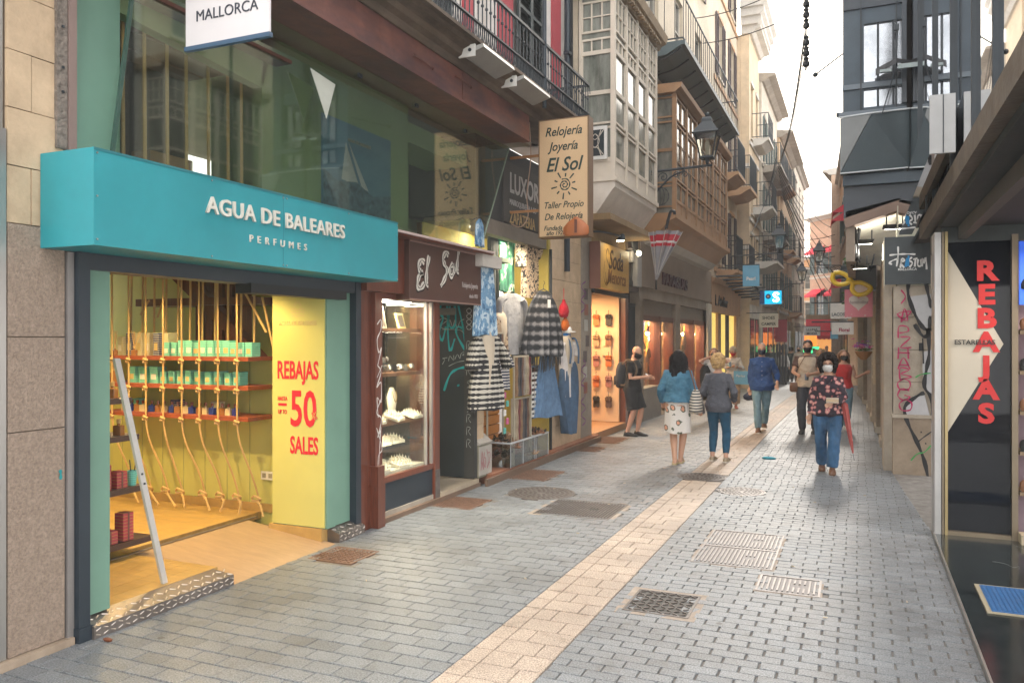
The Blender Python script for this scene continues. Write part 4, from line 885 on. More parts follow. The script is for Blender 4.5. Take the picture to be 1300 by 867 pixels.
E1 = [[(.17, .27), (.10, .31), (.04, .25), (.09, .18), (.13, .17), (.05, .14), (.02, .05), (.08, .01), (.17, .05)], [(.27, .33), (.22, .18), (.21, .04), (.25, .02)]]
S1 = [[(.17, .26), (.11, .31), (.05, .25), (.09, .17), (.14, .10), (.09, .02), (.0, -.05)], [(.27, .14), (.21, .12), (.20, .04), (.25, .01), (.30, .07), (.27, .14)], [(.43, .35), (.38, .18), (.36, .05), (.40, .03)]]
for w_, mm, oo, dz in ((.10, shl, .001, -.014), (.078, wl, .004, 0), (.012, shl, .007, 0)):
    strokes([[w_]+[(7.48+x, 2.40+y+x*.25+dz) for x, y in l] for l in E1]+[[w_]+[(8.02+x*1.1, 2.53+y+x*.3+dz) for x, y in l] for l in S1], fe, mm, sg, 'script_lettering', o=oo)
text('Relojeria Joyeria', fe, 8.98, .002, 2.50, .09, P('dull_white', (.4, .35, .33), .6, bump=0), sg, 'lettering', 'RIGHT', 0, sx=.72)
text('desde 1923', fe, 8.98, .002, 2.38, .07, P('dull_white', ()), sg, 'lettering', 'RIGHT', 0, sx=.72)
# ================= EL SOL hanging sign =================
t = world('jeweller_hanging_sign', 'tall beige box sign with a spiral sun, lettered relojeria joyeria el sol', 'hanging sign', (-3.7, 10.4, 3.26))
YS = 10.3; K = .928; fs = FP(YS); a, b_ = -4.046, -3.322; zb, ztp = 3.264, 4.88
m_ = MB(fs); m_.box(a, b_, -.20, 0, zb, ztp); m_.obj('sign_box', P('brown_box', (.16, .09, .045), .5), t)
bg_ = P('peach_face', (.62, .42, .24), .5, var=.04, bump=0); ink = P('dark_green_ink', (.012, .035, .028), .5, bump=0)
m_ = MB(fs); m_.box(a+.018, b_-.018, 0, .006, zb+.018, ztp-.018); fa = m_.obj('sign_face', bg_, t)
cx_ = (a+b_)/2
for s_, z, sz, bo in (('Relojería', 4.86, .185, .002), ('Joyería', 4.64, .185, .002), ('El Sol', 4.34, .285, .004), ('Taller Propio', 3.80, .135, .001), ('De Relojería', 3.63, .135, .001), ('Fundada el', 3.475, .10, .001), ('año 1923', 3.405, .09, .001)):
    text(s_, fs, cx_-(.0 if z > 3.5 else .11), .006, 1.9+(z-1.9)*K, sz*K, ink, fa, 'italic_lettering', 'CENTER', bo, shear=.3, sx=.86)
sp_ = [[.022]+[(cx_+.02+r*math.cos(th_), 3.97+r*math.sin(th_)) for r, th_ in [(.012+.075*k/16, k*.85+1) for k in range(17)]]]
for k in range(10):
    an = k*2*PI/10+.2; L_ = .21 if k % 2 else .17
    sp_.append([.022, (cx_+.02+.11*math.cos(an), 3.97+.11*math.sin(an)), (cx_+.02+L_*K*math.cos(an), 3.97+L_*K*math.sin(an))])
strokes(sp_, fs, ink, fa, 'sun_emblem', o=.008)
for z in (3.64, 4.4): m_ = MB(); m_.box(-4.5, a, YS+.06, YS+.085, z, z+.035); m_.obj('bracket', P('rusty_bar', (.32, .15, .06), .6), t)
m_ = MB(); m_.tube(smooth_line([(-4.22, YS+.1, 4.9), (-4.2, YS+.1, 4.4), (-4.26, YS+.1, 3.9), (-4.24, YS+.1, 3.6), (-4.35, YS+.1, 3.45), (-4.5, YS+.1, 3.5)]), .008, 5); m_.obj('cable', P('pinkish_cable', (.4, .27, .2), .6), t)
bgm = MB(); bgm.loft([[(-3.47+w*math.cos(k*PI/6), YS-.1+d*math.sin(k*PI/6), z) for k in range(12)] for z, w, d in ((3.26, .15, .05), (3.29, .185, .06), (3.38, .175, .05), (3.45, .11, .035), (3.49, .045, .02), (3.51, .03, .015))])
bag = local('leather_bag', 'small orange tan leather bag hanging in front of the foot of the beige sign', 'bag', (0, 0, 0))
bgm.obj('bag_body', P('tan_leather', (.42, .13, .04), .5, bump=.2), bag, smooth=True); m_ = MB(); m_.loft([[(-3.45+a_, YS-.165, z) for a_ in (-.018, .018)]+[(-3.45+a_, YS-.17, z) for a_ in (.018, -.018)] for z in (3.29, 3.47)]); m_.obj('strap', mahog, bag)
# ================= CLOTHES SHOP =================
t = world('clothes_shop', 'open fronted souvenir clothes shop with sandstone pillars and orange slat wall', 'shop', (-4.7, 10.8, 0))
def courses(fr, a, b_, z0, z1, parent, o=0, h=.34, d=.3, m=stone, full=True):
    z = z0; k = 0
    while z < z1-.02:
        zt = min(z+h, z1); cuts = [a, b_] if b_-a < .7 or k % 2 else [a, (a+b_)/2+random.uniform(-.1, .1), b_]
        for p, q in zip(cuts, cuts[1:]): m_ = MB(fr); m_.box(p+.003, q-.003, -d, o+random.uniform(-.004, .003), z+.003, zt-.003); m_.obj('sandstone_block', m, parent)
        z = zt; k += 1
    m_ = MB(fr); m_.box(a+.01, b_-.01, -d-.01, o-.012, z0, z1); m_.obj('mortar_core', P('lime_mortar', ()), parent)
courses(f, 9.26, 9.50, .1, 2.95, t)
courses(f, 12.0, 13.5, .12, 4.55, t)
m_ = MB(f); m_.box(9.5, 12.0, -.9, -.12, 3.46, 3.52); m_.box(9.5, 12.0, -.2, -.05, 3.30, 3.50); m_.obj('shutter_box', P('grey_shutter_box', (.20, .17, .14), .6, dirt=.2), t)
m_ = MB(f); m_.box(9.45, 12.0, -1.1, -.1, 3.52, 4.6); m_.obj('dark_panel', P('dark_grey_sign', (.045, .045, .045), .5), t)
m_ = MB(f); m_.box(10.3, 11.99, -.1, -.07, 3.53, 4.4); ls = m_.obj('shop_sign', P('charcoal_sign', (.07, .065, .06), .5, dirt=.2), t)
text('LUXOR', FL(-4.57), 10.5, .002, 3.98, .40, P('silver_letter', (.42, .40, .38), .4, bump=0), ls, 'lettering', 'LEFT', .008, sx=.85)
text('MARROQUINERIA & CO', FL(-4.57), 10.5, .002, 3.80, .12, P('silver_letter', ()), ls, 'lettering', 'LEFT', 0, sx=.8)
text('ZAPATERIA', FL(-4.57), 10.5, .002, 3.54, .24, P('gold_letter', (.40, .27, .12), .4, bump=0), ls, 'lettering', 'LEFT', .003, sx=.8)
m_ = MB(f); m_.box(9.5, 14.2, -1.6, .12, -.01, .12); m_.obj('terracotta_step', P('terracotta', (.30, .125, .07), .6, dirt=.25, var=.2), t)
m_ = MB(f); m_.box(9.28, 14.2, .12, .16, -.012, .09); m_.obj('step_nosing', P('brown_nosing', ()), t)
slat = P('orange_slatwall', (.42, .19, .055), .5, var=.08, bump=.03); ylw = P('yellow_wall', (.42, .33, .07), .7)
z = .2
while z < 2.55: m_ = MB(f); m_.box(9.5, 12.0, -.92, -.90, z, z+.14); m_.obj('slatwall_board', slat, t); z += .155
m_ = MB(f); m_.box(9.5, 12.0, -1.0, -.93, .12, 3.46); m_.obj('shop_back_wall', P('slat_groove', (.10, .05, .02), .7), t)
m_ = MB(f); m_.box(9.5, 12.0, -.925, -.90, 2.58, 3.46); m_.obj('upper_wall', ylw, t)
m_ = MB(f); m_.box(11.93, 12.0, -.8, -.02, .12, 3.46); m_.obj('yellow_edge', ylw, t); m_ = MB(f); m_.box(11.97, 12.0, -.02, .02, .12, 3.3); m_.obj('corner_angle', iron, t)
light('shop_lamp', 'AREA', (-4.75, 10.8, 3.28), 48, (1, .84, .62), 1.6, (0, .3, 0), t, sy=.2)
m_ = MB(f); m_.box(10.0, 11.6, -.45, -.3, 3.42, 3.45); m_.obj('lamp_strip', whitelamp, t)
def garment(label, cat, loc, rz, prof, m, nm, ripple=.016, nr=9, sleeves=None, hang=True, thick=.036, mats2=None, neck=None, nseg=40):
    """cloth hanging in folds: prof = (z, half width) from hem to shoulder; local x is its width, -y its front"""
    g_ = local(nm, label, cat, loc, rz)
    b_ = MB(); rings = []
    ztop = prof[-1][0]; zbot = prof[0][0]
    r_ = random.Random(len(label)); ph = [r_.uniform(0, 6) for _ in range(3)]
    P2 = smooth_line(prof, 4)
    for z, w in P2:
        fall = min(1, max(0, (ztop-z)/(ztop-zbot+1e-6))); ring = []
        for k in range(nseg):
            a = 2*PI*k/nseg; cx = math.cos(a); sy = math.sin(a)
            rip = ripple*fall**.6*(math.sin(nr*cx*2+ph[0])+.5*math.sin(nr*cx*3.7+ph[1]+z*2))
            ring.append((w*cx*(1+.0*sy), (thick*(.5+.5*fall**.5))*sy+rip, z+.012*fall*math.sin(cx*5+ph[2])))
        rings.append(ring)
    b_.loft(rings); b_.obj('cloth', m, g_, smooth=True)
    for sl_ in (sleeves or []):
        s_ = MB(); s_.tube(smooth_line(sl_[0], 3), [(r0, r0*.55) for r0 in sl_[1]], 12); s_.obj('sleeve', m, g_, smooth=True)
    if hang:
        h_ = MB(); h_.tube([(-.19, 0, ztop-.035), (0, 0, ztop+.03), (.19, 0, ztop-.035)], .007, 5); h_.tube(smooth_line([(0, 0, ztop+.03), (0, 0, ztop+.09), (.03, 0, ztop+.12), (.0, 0, ztop+.15)]), .004, 5); h_.obj('hanger', black, g_)
    return g_
HP = PI/2           # turned so that the front faces the street (+X)
def sl3(z, w, out=.18, down=.45, r0=.085, r1=.075):
    return [([(s*w*.8, 0, z-.04), (s*(w+.05), -.005, z-.16), (s*(w+out*.5), -.01, z-down)], [r0, (r0+r1)/2, r1]) for s in (-1, 1)]
blu = pattern('blue_tie_dye', [(0, (.06, .14, .25)), (.42, (.15, .28, .42)), (.55, (.45, .55, .62)), (.66, (.10, .2, .34))], 'noise', 9, stretch=(1, 4, .9))
garment('long blue and white tie dye dress hanging under the white casing', 'dress', (-4.34, 9.2, 1.93), HP-.3, [(0, .24), (.4, .21), (.85, .16), (.88, .15)], blu, 'hanging_dress')
garment('small blue camisole on a white hanger by the sign bracket', 'top', (-4.38, 9.12, 3.05), HP, [(0, .11), (.2, .10), (.28, .09), (.34, .02)], blu, 'camisole', ripple=.01, thick=.03)
ikat = pattern('black_white_woven', [(0, (.02, .02, .022)), (.54, (.48, .45, .39))], 'zigzag', 4.6, stretch=(1, 1.2, 1))
def mannequin(loc, label, h=1.0, rz=HP):
    q = local('mannequin', label, 'mannequin', loc, rz)
    b_ = MB(); b_.loft([[(w*math.cos(k*PI/8), d*math.sin(k*PI/8), z) for k in range(16)] for z, w, d in ((.3, .12, .09), (.5, .11, .09), (.75, .13, .10), (.92, .16, .09), (.98, .13, .07), (1.01, .055, .055), (1.09, .048, .048), (1.10, .03, .03))]); b_.obj('torso', P('mannequin_cream', (.50, .42, .32), .6), q, smooth=True)
    return q
mannequin((-4.36, 9.3, .98), 'headless cream mannequin wearing the black and white dress')
garment('black and white woven pattern dress with wide sleeves on a mannequin', 'dress', (-4.36, 9.3, .98), HP-.3, [(0, .33), (.3, .31), (.62, .22), (.9, .22), (.97, .12)], ikat, 'patterned_dress', hang=False, thick=.11, ripple=.012, sleeves=[([(s*.17, 0, .90), (s*.27, -.02, .75), (s*.34, -.05, .52)], [.07, .085, .10]) for s in (-1, 1)])
garment('grey long cardigan hanging behind the blue dress', 'cardigan', (-4.5, 9.52, 1.8), HP, [(0, .14), (.6, .13), (1.0, .10)], fabric('grey_knit', (.17, .17, .18)), 'cardigan')
blk = pattern('black_floral_print', [(0, (.5, .12, .08)), (.14, (.5, .4, .2)), (.2, (.015, .02, .02))], 'voronoi', 7)
garment('black dress with small bright flowers hanging high', 'dress', (-4.85, 10.55, 2.42), HP, [(0, .17), (.6, .15), (1.0, .19), (1.04, .06)], blk, 'flower_dress')
grn = pattern('green_tie_dye', [(0, (.02, .09, .06)), (.46, (.03, .14, .08)), (.56, (.40, .46, .34)), (.62, (.02, .10, .06))], 'noise', 7, stretch=(1, 2, .7))
garment('green and white tie dye blouse hanging high on the yellow wall', 'blouse', (-4.85, 11.05, 2.58), HP, [(0, .26), (.45, .24), (.9, .25), (1.0, .2), (1.04, .08)], grn, 'blouse', sleeves=sl3(.98, .25, .1, .3, .1, .09))
mot = pattern('beige_black_scribble', [(0, (.03, .03, .03)), (.44, (.50, .38, .26)), (.6, (.06, .05, .05))], 'noise', 17)
garment('beige shirt with black scribble print hanging high beside the green blouse', 'shirt', (-4.7, 11.6, 2.52), HP, [(0, .36), (.4, .34), (.85, .33), (.98, .26), (1.02, .08)], mot, 'print_shirt', sleeves=sl3(.95, .3, .2, .5, .11, .09))
gry = fabric('heather_grey_jersey', (.28, .28, .29))
garment('plain grey long sleeved top left of the plaid poncho', 'top', (-4.62, 10.7, 1.66), HP-.3, [(0, .3), (.4, .26), (.8, .24), (.88, .1)], gry, 'grey_top', sleeves=sl3(.84, .24, .12, .65, .08, .05))
pla = pattern('grey_plaid_wool', [(0, (.016, .018, .022)), (.42, (.08, .08, .085)), (.6, (.22, .21, .21)), (.82, (.34, .33, .32))], 'plaid', 2.3)
pg = garment('black and grey plaid poncho hanging at the front of the shop', 'poncho', (-4.3, 11.15, 1.62), HP-.38, [(0, .44), (.15, .46), (.45, .40), (.75, .3), (.92, .16), (.97, .07)], pla, 'poncho', ripple=.02)
m_ = MB()
r_ = random.Random(2)
for k in range(60): x = -.38+k*.013; m_.tube([(x, r_.uniform(-.03, .03), .06), (x+r_.uniform(-.02, .02), r_.uniform(-.03, .03), -.22+.12*abs(x)/.4+r_.uniform(-.03, .03))], .006, 4)
m_.obj('fringe', black, pg, kind='stuff'); m_ = MB(); m_.box(.0, .06, -.09, -.085, .72, .84); m_.obj('price_tag', white, pg)
den = fabric('washed_blue_cotton', (.10, .18, .30), var=.3, stretch=(1, 6, 1))
garment('light blue tiered sundress with straps under the plaid poncho', 'dress', (-4.33, 11.35, .70), HP-.3, [(0, .38), (.25, .32), (.27, .31), (.55, .24), (.57, .23), (.8, .18), (.93, .15), (1.12, .12)], den, 'sundress', ripple=.018, nr=11, hang=False)
mannequin((-4.33, 12.25, .92), 'headless mannequin in white tee and dungarees in front of the pillar')
garment('white short sleeved tee on the dungaree mannequin', 'tee shirt', (-4.33, 12.25, .95), HP-.25, [(0, .17), (.35, .17), (.75, .20), (.9, .15), (.97, .07)], fabric('white_jersey', (.62, .58, .56)), 'white_tee', hang=False, thick=.1, sleeves=sl3(.9, .19, .1, .25, .085, .075), ripple=.006)
dg_ = garment('long loose blue denim dungarees hanging to the step', 'dungarees', (-4.31, 12.3, .36), HP-.25, [(0, .12), (.1, .15), (.6, .25), (1.0, .24), (1.15, .17)], fabric('denim', (.055, .10, .17), var=.25), 'dungarees', hang=False, thick=.12, ripple=.02)
for s in (-1, 1): m_ = MB(); m_.tube(smooth_line([(s*.12, -.11, 1.12), (s*.11, -.12, 1.35), (s*.10, -.06, 1.52), (s*.09, .05, 1.5)]), (.018), 6); m_.obj('strap', fabric('denim', ()), dg_)
rb = P('striped_navy', (.02, .03, .08)); stripe = pattern('navy_white_stripes', [(0, (.012, .02, .06)), (.5, (.55, .53, .5))], 'bands', 8)
garment('navy and white striped tee beside the woven dress', 'tee shirt', (-4.42, 9.85, 1.2), HP-.3, [(0, .18), (.3, .17), (.5, .16), (.55, .06)], stripe, 'striped_tee', sleeves=sl3(.5, .16, .1, .2, .06, .06))
cols = [(.30, .18, .10), (.18, .10, .07), (.42, .32, .22), (.10, .09, .09), (.33, .28, .24), (.20, .05, .05), (.05, .05, .06), (.40, .35, .25)]
def rack(y0, y1, x, zt, n, hgt, label):
    q = local('scarf_rack', label, 'rack', (x, y0, 0)); L_ = y1-y0
    m_ = MB(); m_.box(-.012, .012, 0, L_, zt, zt+.025); m_.box(-.012, .012, 0, .02, .12, zt); m_.box(-.012, .012, L_-.02, L_, .12, zt); m_.obj('rack_frame', P('cream_metal', (.42, .37, .28), .5), q)
    for k in range(n):
        y = y0+.05+(k+.5)*(L_-.1)/n; c_ = cols[(k*3+n) % len(cols)]
        s_ = local('scarf', 'thin scarf hanging on a rack inside the clothes shop', 'scarf', (x, y, zt-hgt), 0, 'scarves on the racks of the clothes shop')
        m_ = MB(); w = (L_-.1)/n*.62; m_.loft([[(.03*math.cos(a*PI/4)+.006*math.sin(z*23+k), w*math.sin(a*PI/4)*(1+.15*math.sin(z*9+k)), z) for a in range(8)] for z in [hgt*j/7 for j in range(8)]]); m_.obj('cloth', fabric('scarf_%d' % ((k*3+n) % len(cols)), c_, col2=tuple(v*.5 for v in c_), vs=20), s_)
rack(9.7, 10.25, -4.55, 1.95, 7, 1.0, 'narrow scarf rack left of the grey top')
rack(10.3, 10.95, -4.42, 1.62, 8, .55, 'upper scarf rack beside the belts'); rack(10.3, 10.95, -4.45, 1.02, 7, .6, 'lower rack of dark belts and scarves')
r6 = random.Random(9)
for i in range(5):
    for j in range(2):
        s_ = local('sunglasses_card', 'white card with dark sunglasses clipped on the stand below the poncho', 'card', (-4.40, 10.98+j*.12, .78+i*.14), 0, 'cards of sunglasses on the stand')
        m_ = MB(); m_.box(-.004, 0, -.05, .05, -.05, .05); m_.obj('card', white, s_); m_ = MB(); m_.ell((.006, -.022, 0), (.006, .02, .016), 8, 5); m_.ell((.006, .022, 0), (.006, .02, .016), 8, 5); m_.obj('lenses', black, s_)
for i in range(9):
    s_ = local('keyring', ('teal', 'pink', 'white')[i % 3]+' trinket card on the stand by the striped tee', 'trinket', (-4.40, 9.95+(i % 2)*.09, .6+i*.12), 0, ('teal', 'pink', 'white')[i % 3]+' trinkets by the striped tee')
    m_ = MB(); m_.cbox(-.01, .01, -.035, .035, 0, .08, .004); m_.obj('card', (P('aqua', (.1, .4, .35)), P('pink', (.55, .12, .25)), white)[i % 3], s_); m_ = MB(); m_.tube([(0, 0, .08), (0, 0, .1)], .004, 5); m_.obj('ring', silver, s_)
for i, (c_, nm_) in enumerate(((fabric('red_bag', (.50, .015, .03)), 'red'), (fabric('orange_bag', (.55, .13, .02)), 'orange'), (fabric('blue_bag', (.01, .10, .30)), 'blue'), (fabric('black_bag', (.02, .02, .02)), 'black'))):
    b_ = local('cloth_bag', nm_+' cloth pouch in the bunch hanging on the pillar', 'bag', (-4.33, 12.13+i*.07, (2.36, 2.12, 1.98, 1.88)[i]), 0)
    s = (.85, .7, .62, .62)[i]
    m_ = MB(); m_.loft([[(.09*s*w*math.cos(k*PI/7), .17*s*w*math.sin(k*PI/7)*(1+.08*math.sin(k*3+z*40)), z*s) for k in range(14)] for z, w in ((-.17, .35), (-.14, .8), (-.05, 1), (.05, .8), (.12, .35), (.17, .28))]); m_.obj('pouch', c_, b_, smooth=True)
    m_ = MB(); m_.tube([(0, 0, .15*s), (0, 0, .15*s+.2)], .005, 5); m_.obj('cord', c_, b_)
# a second, denser layer of clothes
prn = [pattern('rust_print', [(0, (.35, .12, .05)), (.5, (.12, .05, .04)), (.6, (.5, .38, .25))], 'noise', 14), pattern('dark_blue_print', [(0, (.02, .03, .06)), (.5, (.05, .07, .12)), (.62, (.35, .33, .3))], 'noise', 16), fabric('taupe_knit', (.26, .20, .16)), fabric('charcoal_knit', (.05, .05, .055)), pattern('ochre_print', [(0, (.42, .25, .08)), (.5, (.2, .08, .04))], 'noise', 11), fabric('dusty_rose', (.42, .22, .20))]
for i, (y, x, z, h, w, lb) in enumerate(((9.75, -5.0, 2.3, .85, .15, 'rust printed blouse behind the long blue dress'), (10.25, -5.1, 2.35, .8, .15, 'dark blue printed top behind the black flowered dress'), (10.2, -4.75, 1.25, .7, .17, 'taupe knit hanging low between the racks'), (11.05, -4.6, 1.1, .75, .2, 'charcoal knit behind the sunglasses cards'), (11.7, -4.8, 1.5, .8, .2, 'ochre printed tunic behind the plaid poncho'), (10.55, -4.9, 1.6, .75, .18, 'dusty rose top behind the grey sweater'), (11.8, -4.55, .9, .6, .16, 'rust printed skirt beside the pillar'), (9.75, -4.7, .95, .6, .15, 'dark blue printed skirt behind the woven dress'))):
    garment(lb, 'garment', (x, y, z), HP, [(0, w*1.15), (h*.5, w), (h*.85, w*1.1), (h, w*.4)], prn[i % 6], 'hanging_garment', sleeves=sl3(h*.93, w*1.1, .08, .3, .07, .06) if i % 2 else None)
for i in range(6):
    q = local('belt', 'dark leather belt hanging among the racks of the clothes shop', 'belt', (-4.42, 10.98+i*.05, 1.45), 0, 'belts hanging by the racks'); m_ = MB(); m_.box(-.003, .003, -.016, .016, -.75, 0); m_.obj('strap', (brown, black, mahog)[i % 3], q); m_ = MB(); m_.box(-.006, .006, -.022, .022, -.0, .04); m_.obj('buckle', silver, q)
q = local('sun_hat', 'white cap on the head form above the dungarees', 'cap', (-4.33, 12.25, 2.02)); m_ = MB(); m_.ell((0, 0, 0), (.09, .10, .07), 12, 7); m_.obj('crown', white, q, smooth=True); m_ = MB(); m_.ell((.08, 0, -.03), (.09, .07, .012), 10, 5); m_.obj('peak', white, q)
# mannequin busts further in
mannequin((-4.7, 10.45, 1.25), 'bust with beige shawl between the racks')
garment('beige brown shawl on the inner bust', 'shawl', (-4.7, 10.45, 1.55), HP, [(0, .2), (.3, .2), (.6, .18), (.68, .08)], pattern('brown_beige_print', [(0, (.1, .05, .03)), (.5, (.4, .3, .2))], 'noise', 12), 'shawl', hang=True, thick=.11)
# crates of shoes
for i, (y0, y1, x0, x1) in enumerate(((10.05, 10.95, -4.72, -4.36), (10.99, 11.5, -4.72, -4.36))):
    c_ = local('plastic_crate', ('large', 'smaller')[i]+' clear plastic crate filled with sandals on the terracotta step', 'crate', (0, 0, .12))
    m_ = MB(); w = .006
    cg = glassm('clear_plastic', (.86, .88, .89), .10, .5, .12)
    for q in ((x0, x0+w, y0, y1), (x1-w, x1, y0, y1), (x0, x1, y0, y0+w), (x0, x1, y1-w, y1)): m_.box(q[0], q[1], q[2], q[3], .005, .33)
    m_.obj('side_wall', cg, c_); m_ = MB(); m_.box(x0, x1, y0, y1, 0, .006); m_.obj('base', cg, c_)
    rim = P('grey_plastic_rim', (.46, .48, .50), .3)
    m_ = MB()
    for q in ((x0-.01, x0+.01, y0-.01, y1+.01), (x1-.01, x1+.012, y0-.01, y1+.01), (x0+.01, x1-.01, y0-.01, y0+.01), (x0+.01, x1-.01, y1-.01, y1+.01)): m_.box(q[0], q[1], q[2], q[3], .325, .345)
    n = int((y1-y0)/.3)
    for k in range(n+1): m_.box(x1, x1+.008, y0+k*(y1-y0-.01)/n, y0+.006+k*(y1-y0-.01)/n, .0, .33)
    m_.obj('rim', rim, c_)
r7 = random.Random(21)
lea = [P('leather_%d' % k, c_, .6, bump=.2) for k, c_ in enumerate(((.22, .10, .05), (.10, .05, .03), (.35, .22, .13), (.03, .025, .02), (.30, .12, .10)))]
def sandal(loc, rz, m, label, grp, rx_=0, ry_=0, s=1):
    q = local('sandal', label, 'sandal', loc, rz, grp); q.rotation_euler = (rx_, ry_, rz)
    m_ = MB(); m_.loft([[(x*s, w*k*s, z) for k, z in ((-1, 0), (1, 0), (1, .018), (-1, .018))] for x, w in ((-.12, .02), (-.10, .032), (-.02, .03), (.05, .042), (.10, .035), (.125, .012))]); m_.obj('sole', m, q)
    m_ = MB()
    for x in (.02, .07): m_.tube(smooth_line([(x*s, -.038*s, .01), (x*s, -.03*s, .05), (x*s, .03*s, .05), (x*s, .038*s, .01)], 3), (.012), 5)
    m_.tube(smooth_line([(-.08*s, -.03*s, .01), (-.09*s, 0, .07), (-.08*s, .03*s, .01)], 3), .008, 5); m_.obj('strap', m, q)
    return q
pr = sandal((-4.54, 10.5, .3), 0, lea[0], 'brown leather sandal heaped in the plastic crates', 'sandals heaped in the crates')
for k in range(46):
    y = 10.12+r7.random()*1.32; x = -4.66+r7.random()*.24; z = .2+r7.random()*.26+.05*math.sin((y-10)*5)
    q = sandal((x, y, z), r7.uniform(0, 6.3), lea[k % 5], 'leather sandal heaped in the plastic crates', 'sandals heaped in the crates', r7.uniform(-.7, .7), r7.uniform(-.6, .6))
# electricity cabinet
t = world('meter_cabinet', 'small grey cabinet with sloped lid and red graffiti beside the dark door', 'cabinet', (-4.4, 9.45, .1))
gc = P('weathered_cabinet', (.30, .29, .22), .7, dirt=.35, var=.2)
m_ = MB(f); m_.box(9.27, 9.62, -.3, .04, .10, .52); cb_ = m_.obj('cabinet_body', gc, t); m_ = MB(f); m_.box(9.26, 9.63, .04, .055, .13, .50); dr = m_.obj('cabinet_door', P('pale_door', (.45, .42, .38), .6, dirt=.2), t)
m_ = MB(f); m_.prism([(-.3, .80), (-.28, .82), (.06, .54), (.05, .52), (-.3, .52)], 9.26, 9.63, 'u'); m_.obj('sloped_lid', P('pale_door', ()), t)
strokes([[.012, (9.3, .2), (9.33, .44), (9.37, .2), (9.33, .3)], [.012, (9.4, .42), (9.38, .3), (9.42, .22), (9.44, .33), (9.4, .35)], [.01, (9.47, .45), (9.52, .3), (9.48, .2), (9.56, .28)], [.01, (9.5, .4), (9.58, .38), (9.53, .25)]], FL(-4.445), P('crimson_marker', (.30, .02, .06), .6, bump=0), dr)
# ================= shared builders =================
def wallgrid(fr, u0, u1, z0, z1, ops, m, parent, d=.3, o=0, name='wall'):
    us = sorted(set([u0, u1]+[v for q in ops for v in (q[0], q[1]) if u0 < v < u1])); zs = sorted(set([z0, z1]+[v for q in ops for v in (q[2], q[3]) if z0 < v < z1]))
    b_ = MB(fr)
    for a, c_ in zip(us, us[1:]):
        run = None
        for e, g_ in zip(zs, zs[1:]):
            cu, cz = (a+c_)/2, (e+g_)/2
            if any(q[0] < cu < q[1] and q[2] < cz < q[3] for q in ops):
                if run: b_.box(a, c_, o-d, o, run[0], run[1]); run = None
            else: run = (run[0], g_) if run else (e, g_)
        if run: b_.box(a, c_, o-d, o, run[0], run[1])
    return b_.obj(name, m, parent)
wframe = P('cream_window_paint', (.55, .50, .42), .6)
def window(fr, u0, u1, z0, z1, parent, o=-.14, fm=wframe, gm=dglass, cols=2, rows=2, t=.05, sill=True):
    b_ = MB(fr); b_.box(u0, u0+t, o, o+.05, z0, z1); b_.box(u1-t, u1, o, o+.05, z0, z1); b_.box(u0+t, u1-t, o, o+.05, z0, z0+t); b_.box(u0+t, u1-t, o, o+.05, z1-t, z1)
    for k in range(1, cols): u = u0+(u1-u0)*k/cols; b_.box(u-t*.3, u+t*.3, o, o+.045, z0+t, z1-t)
    for k in range(1, rows): z = z0+(z1-z0)*k/rows; b_.box(u0+t, u1-t, o, o+.043, z-t*.3, z+t*.3)
    w_ = b_.obj('window', fm, parent)
    p_ = MB(fr); p_.box(u0+.01, u1-.01, o-.02, o+.012, z0+.01, z1-.01); p_.obj('pane', gm, w_)
    if sill: s_ = MB(fr); s_.box(u0-.08, u1+.08, o-.05, .07, z0-.07, z0-.0); s_.obj('sill', fm, w_)
    return w_
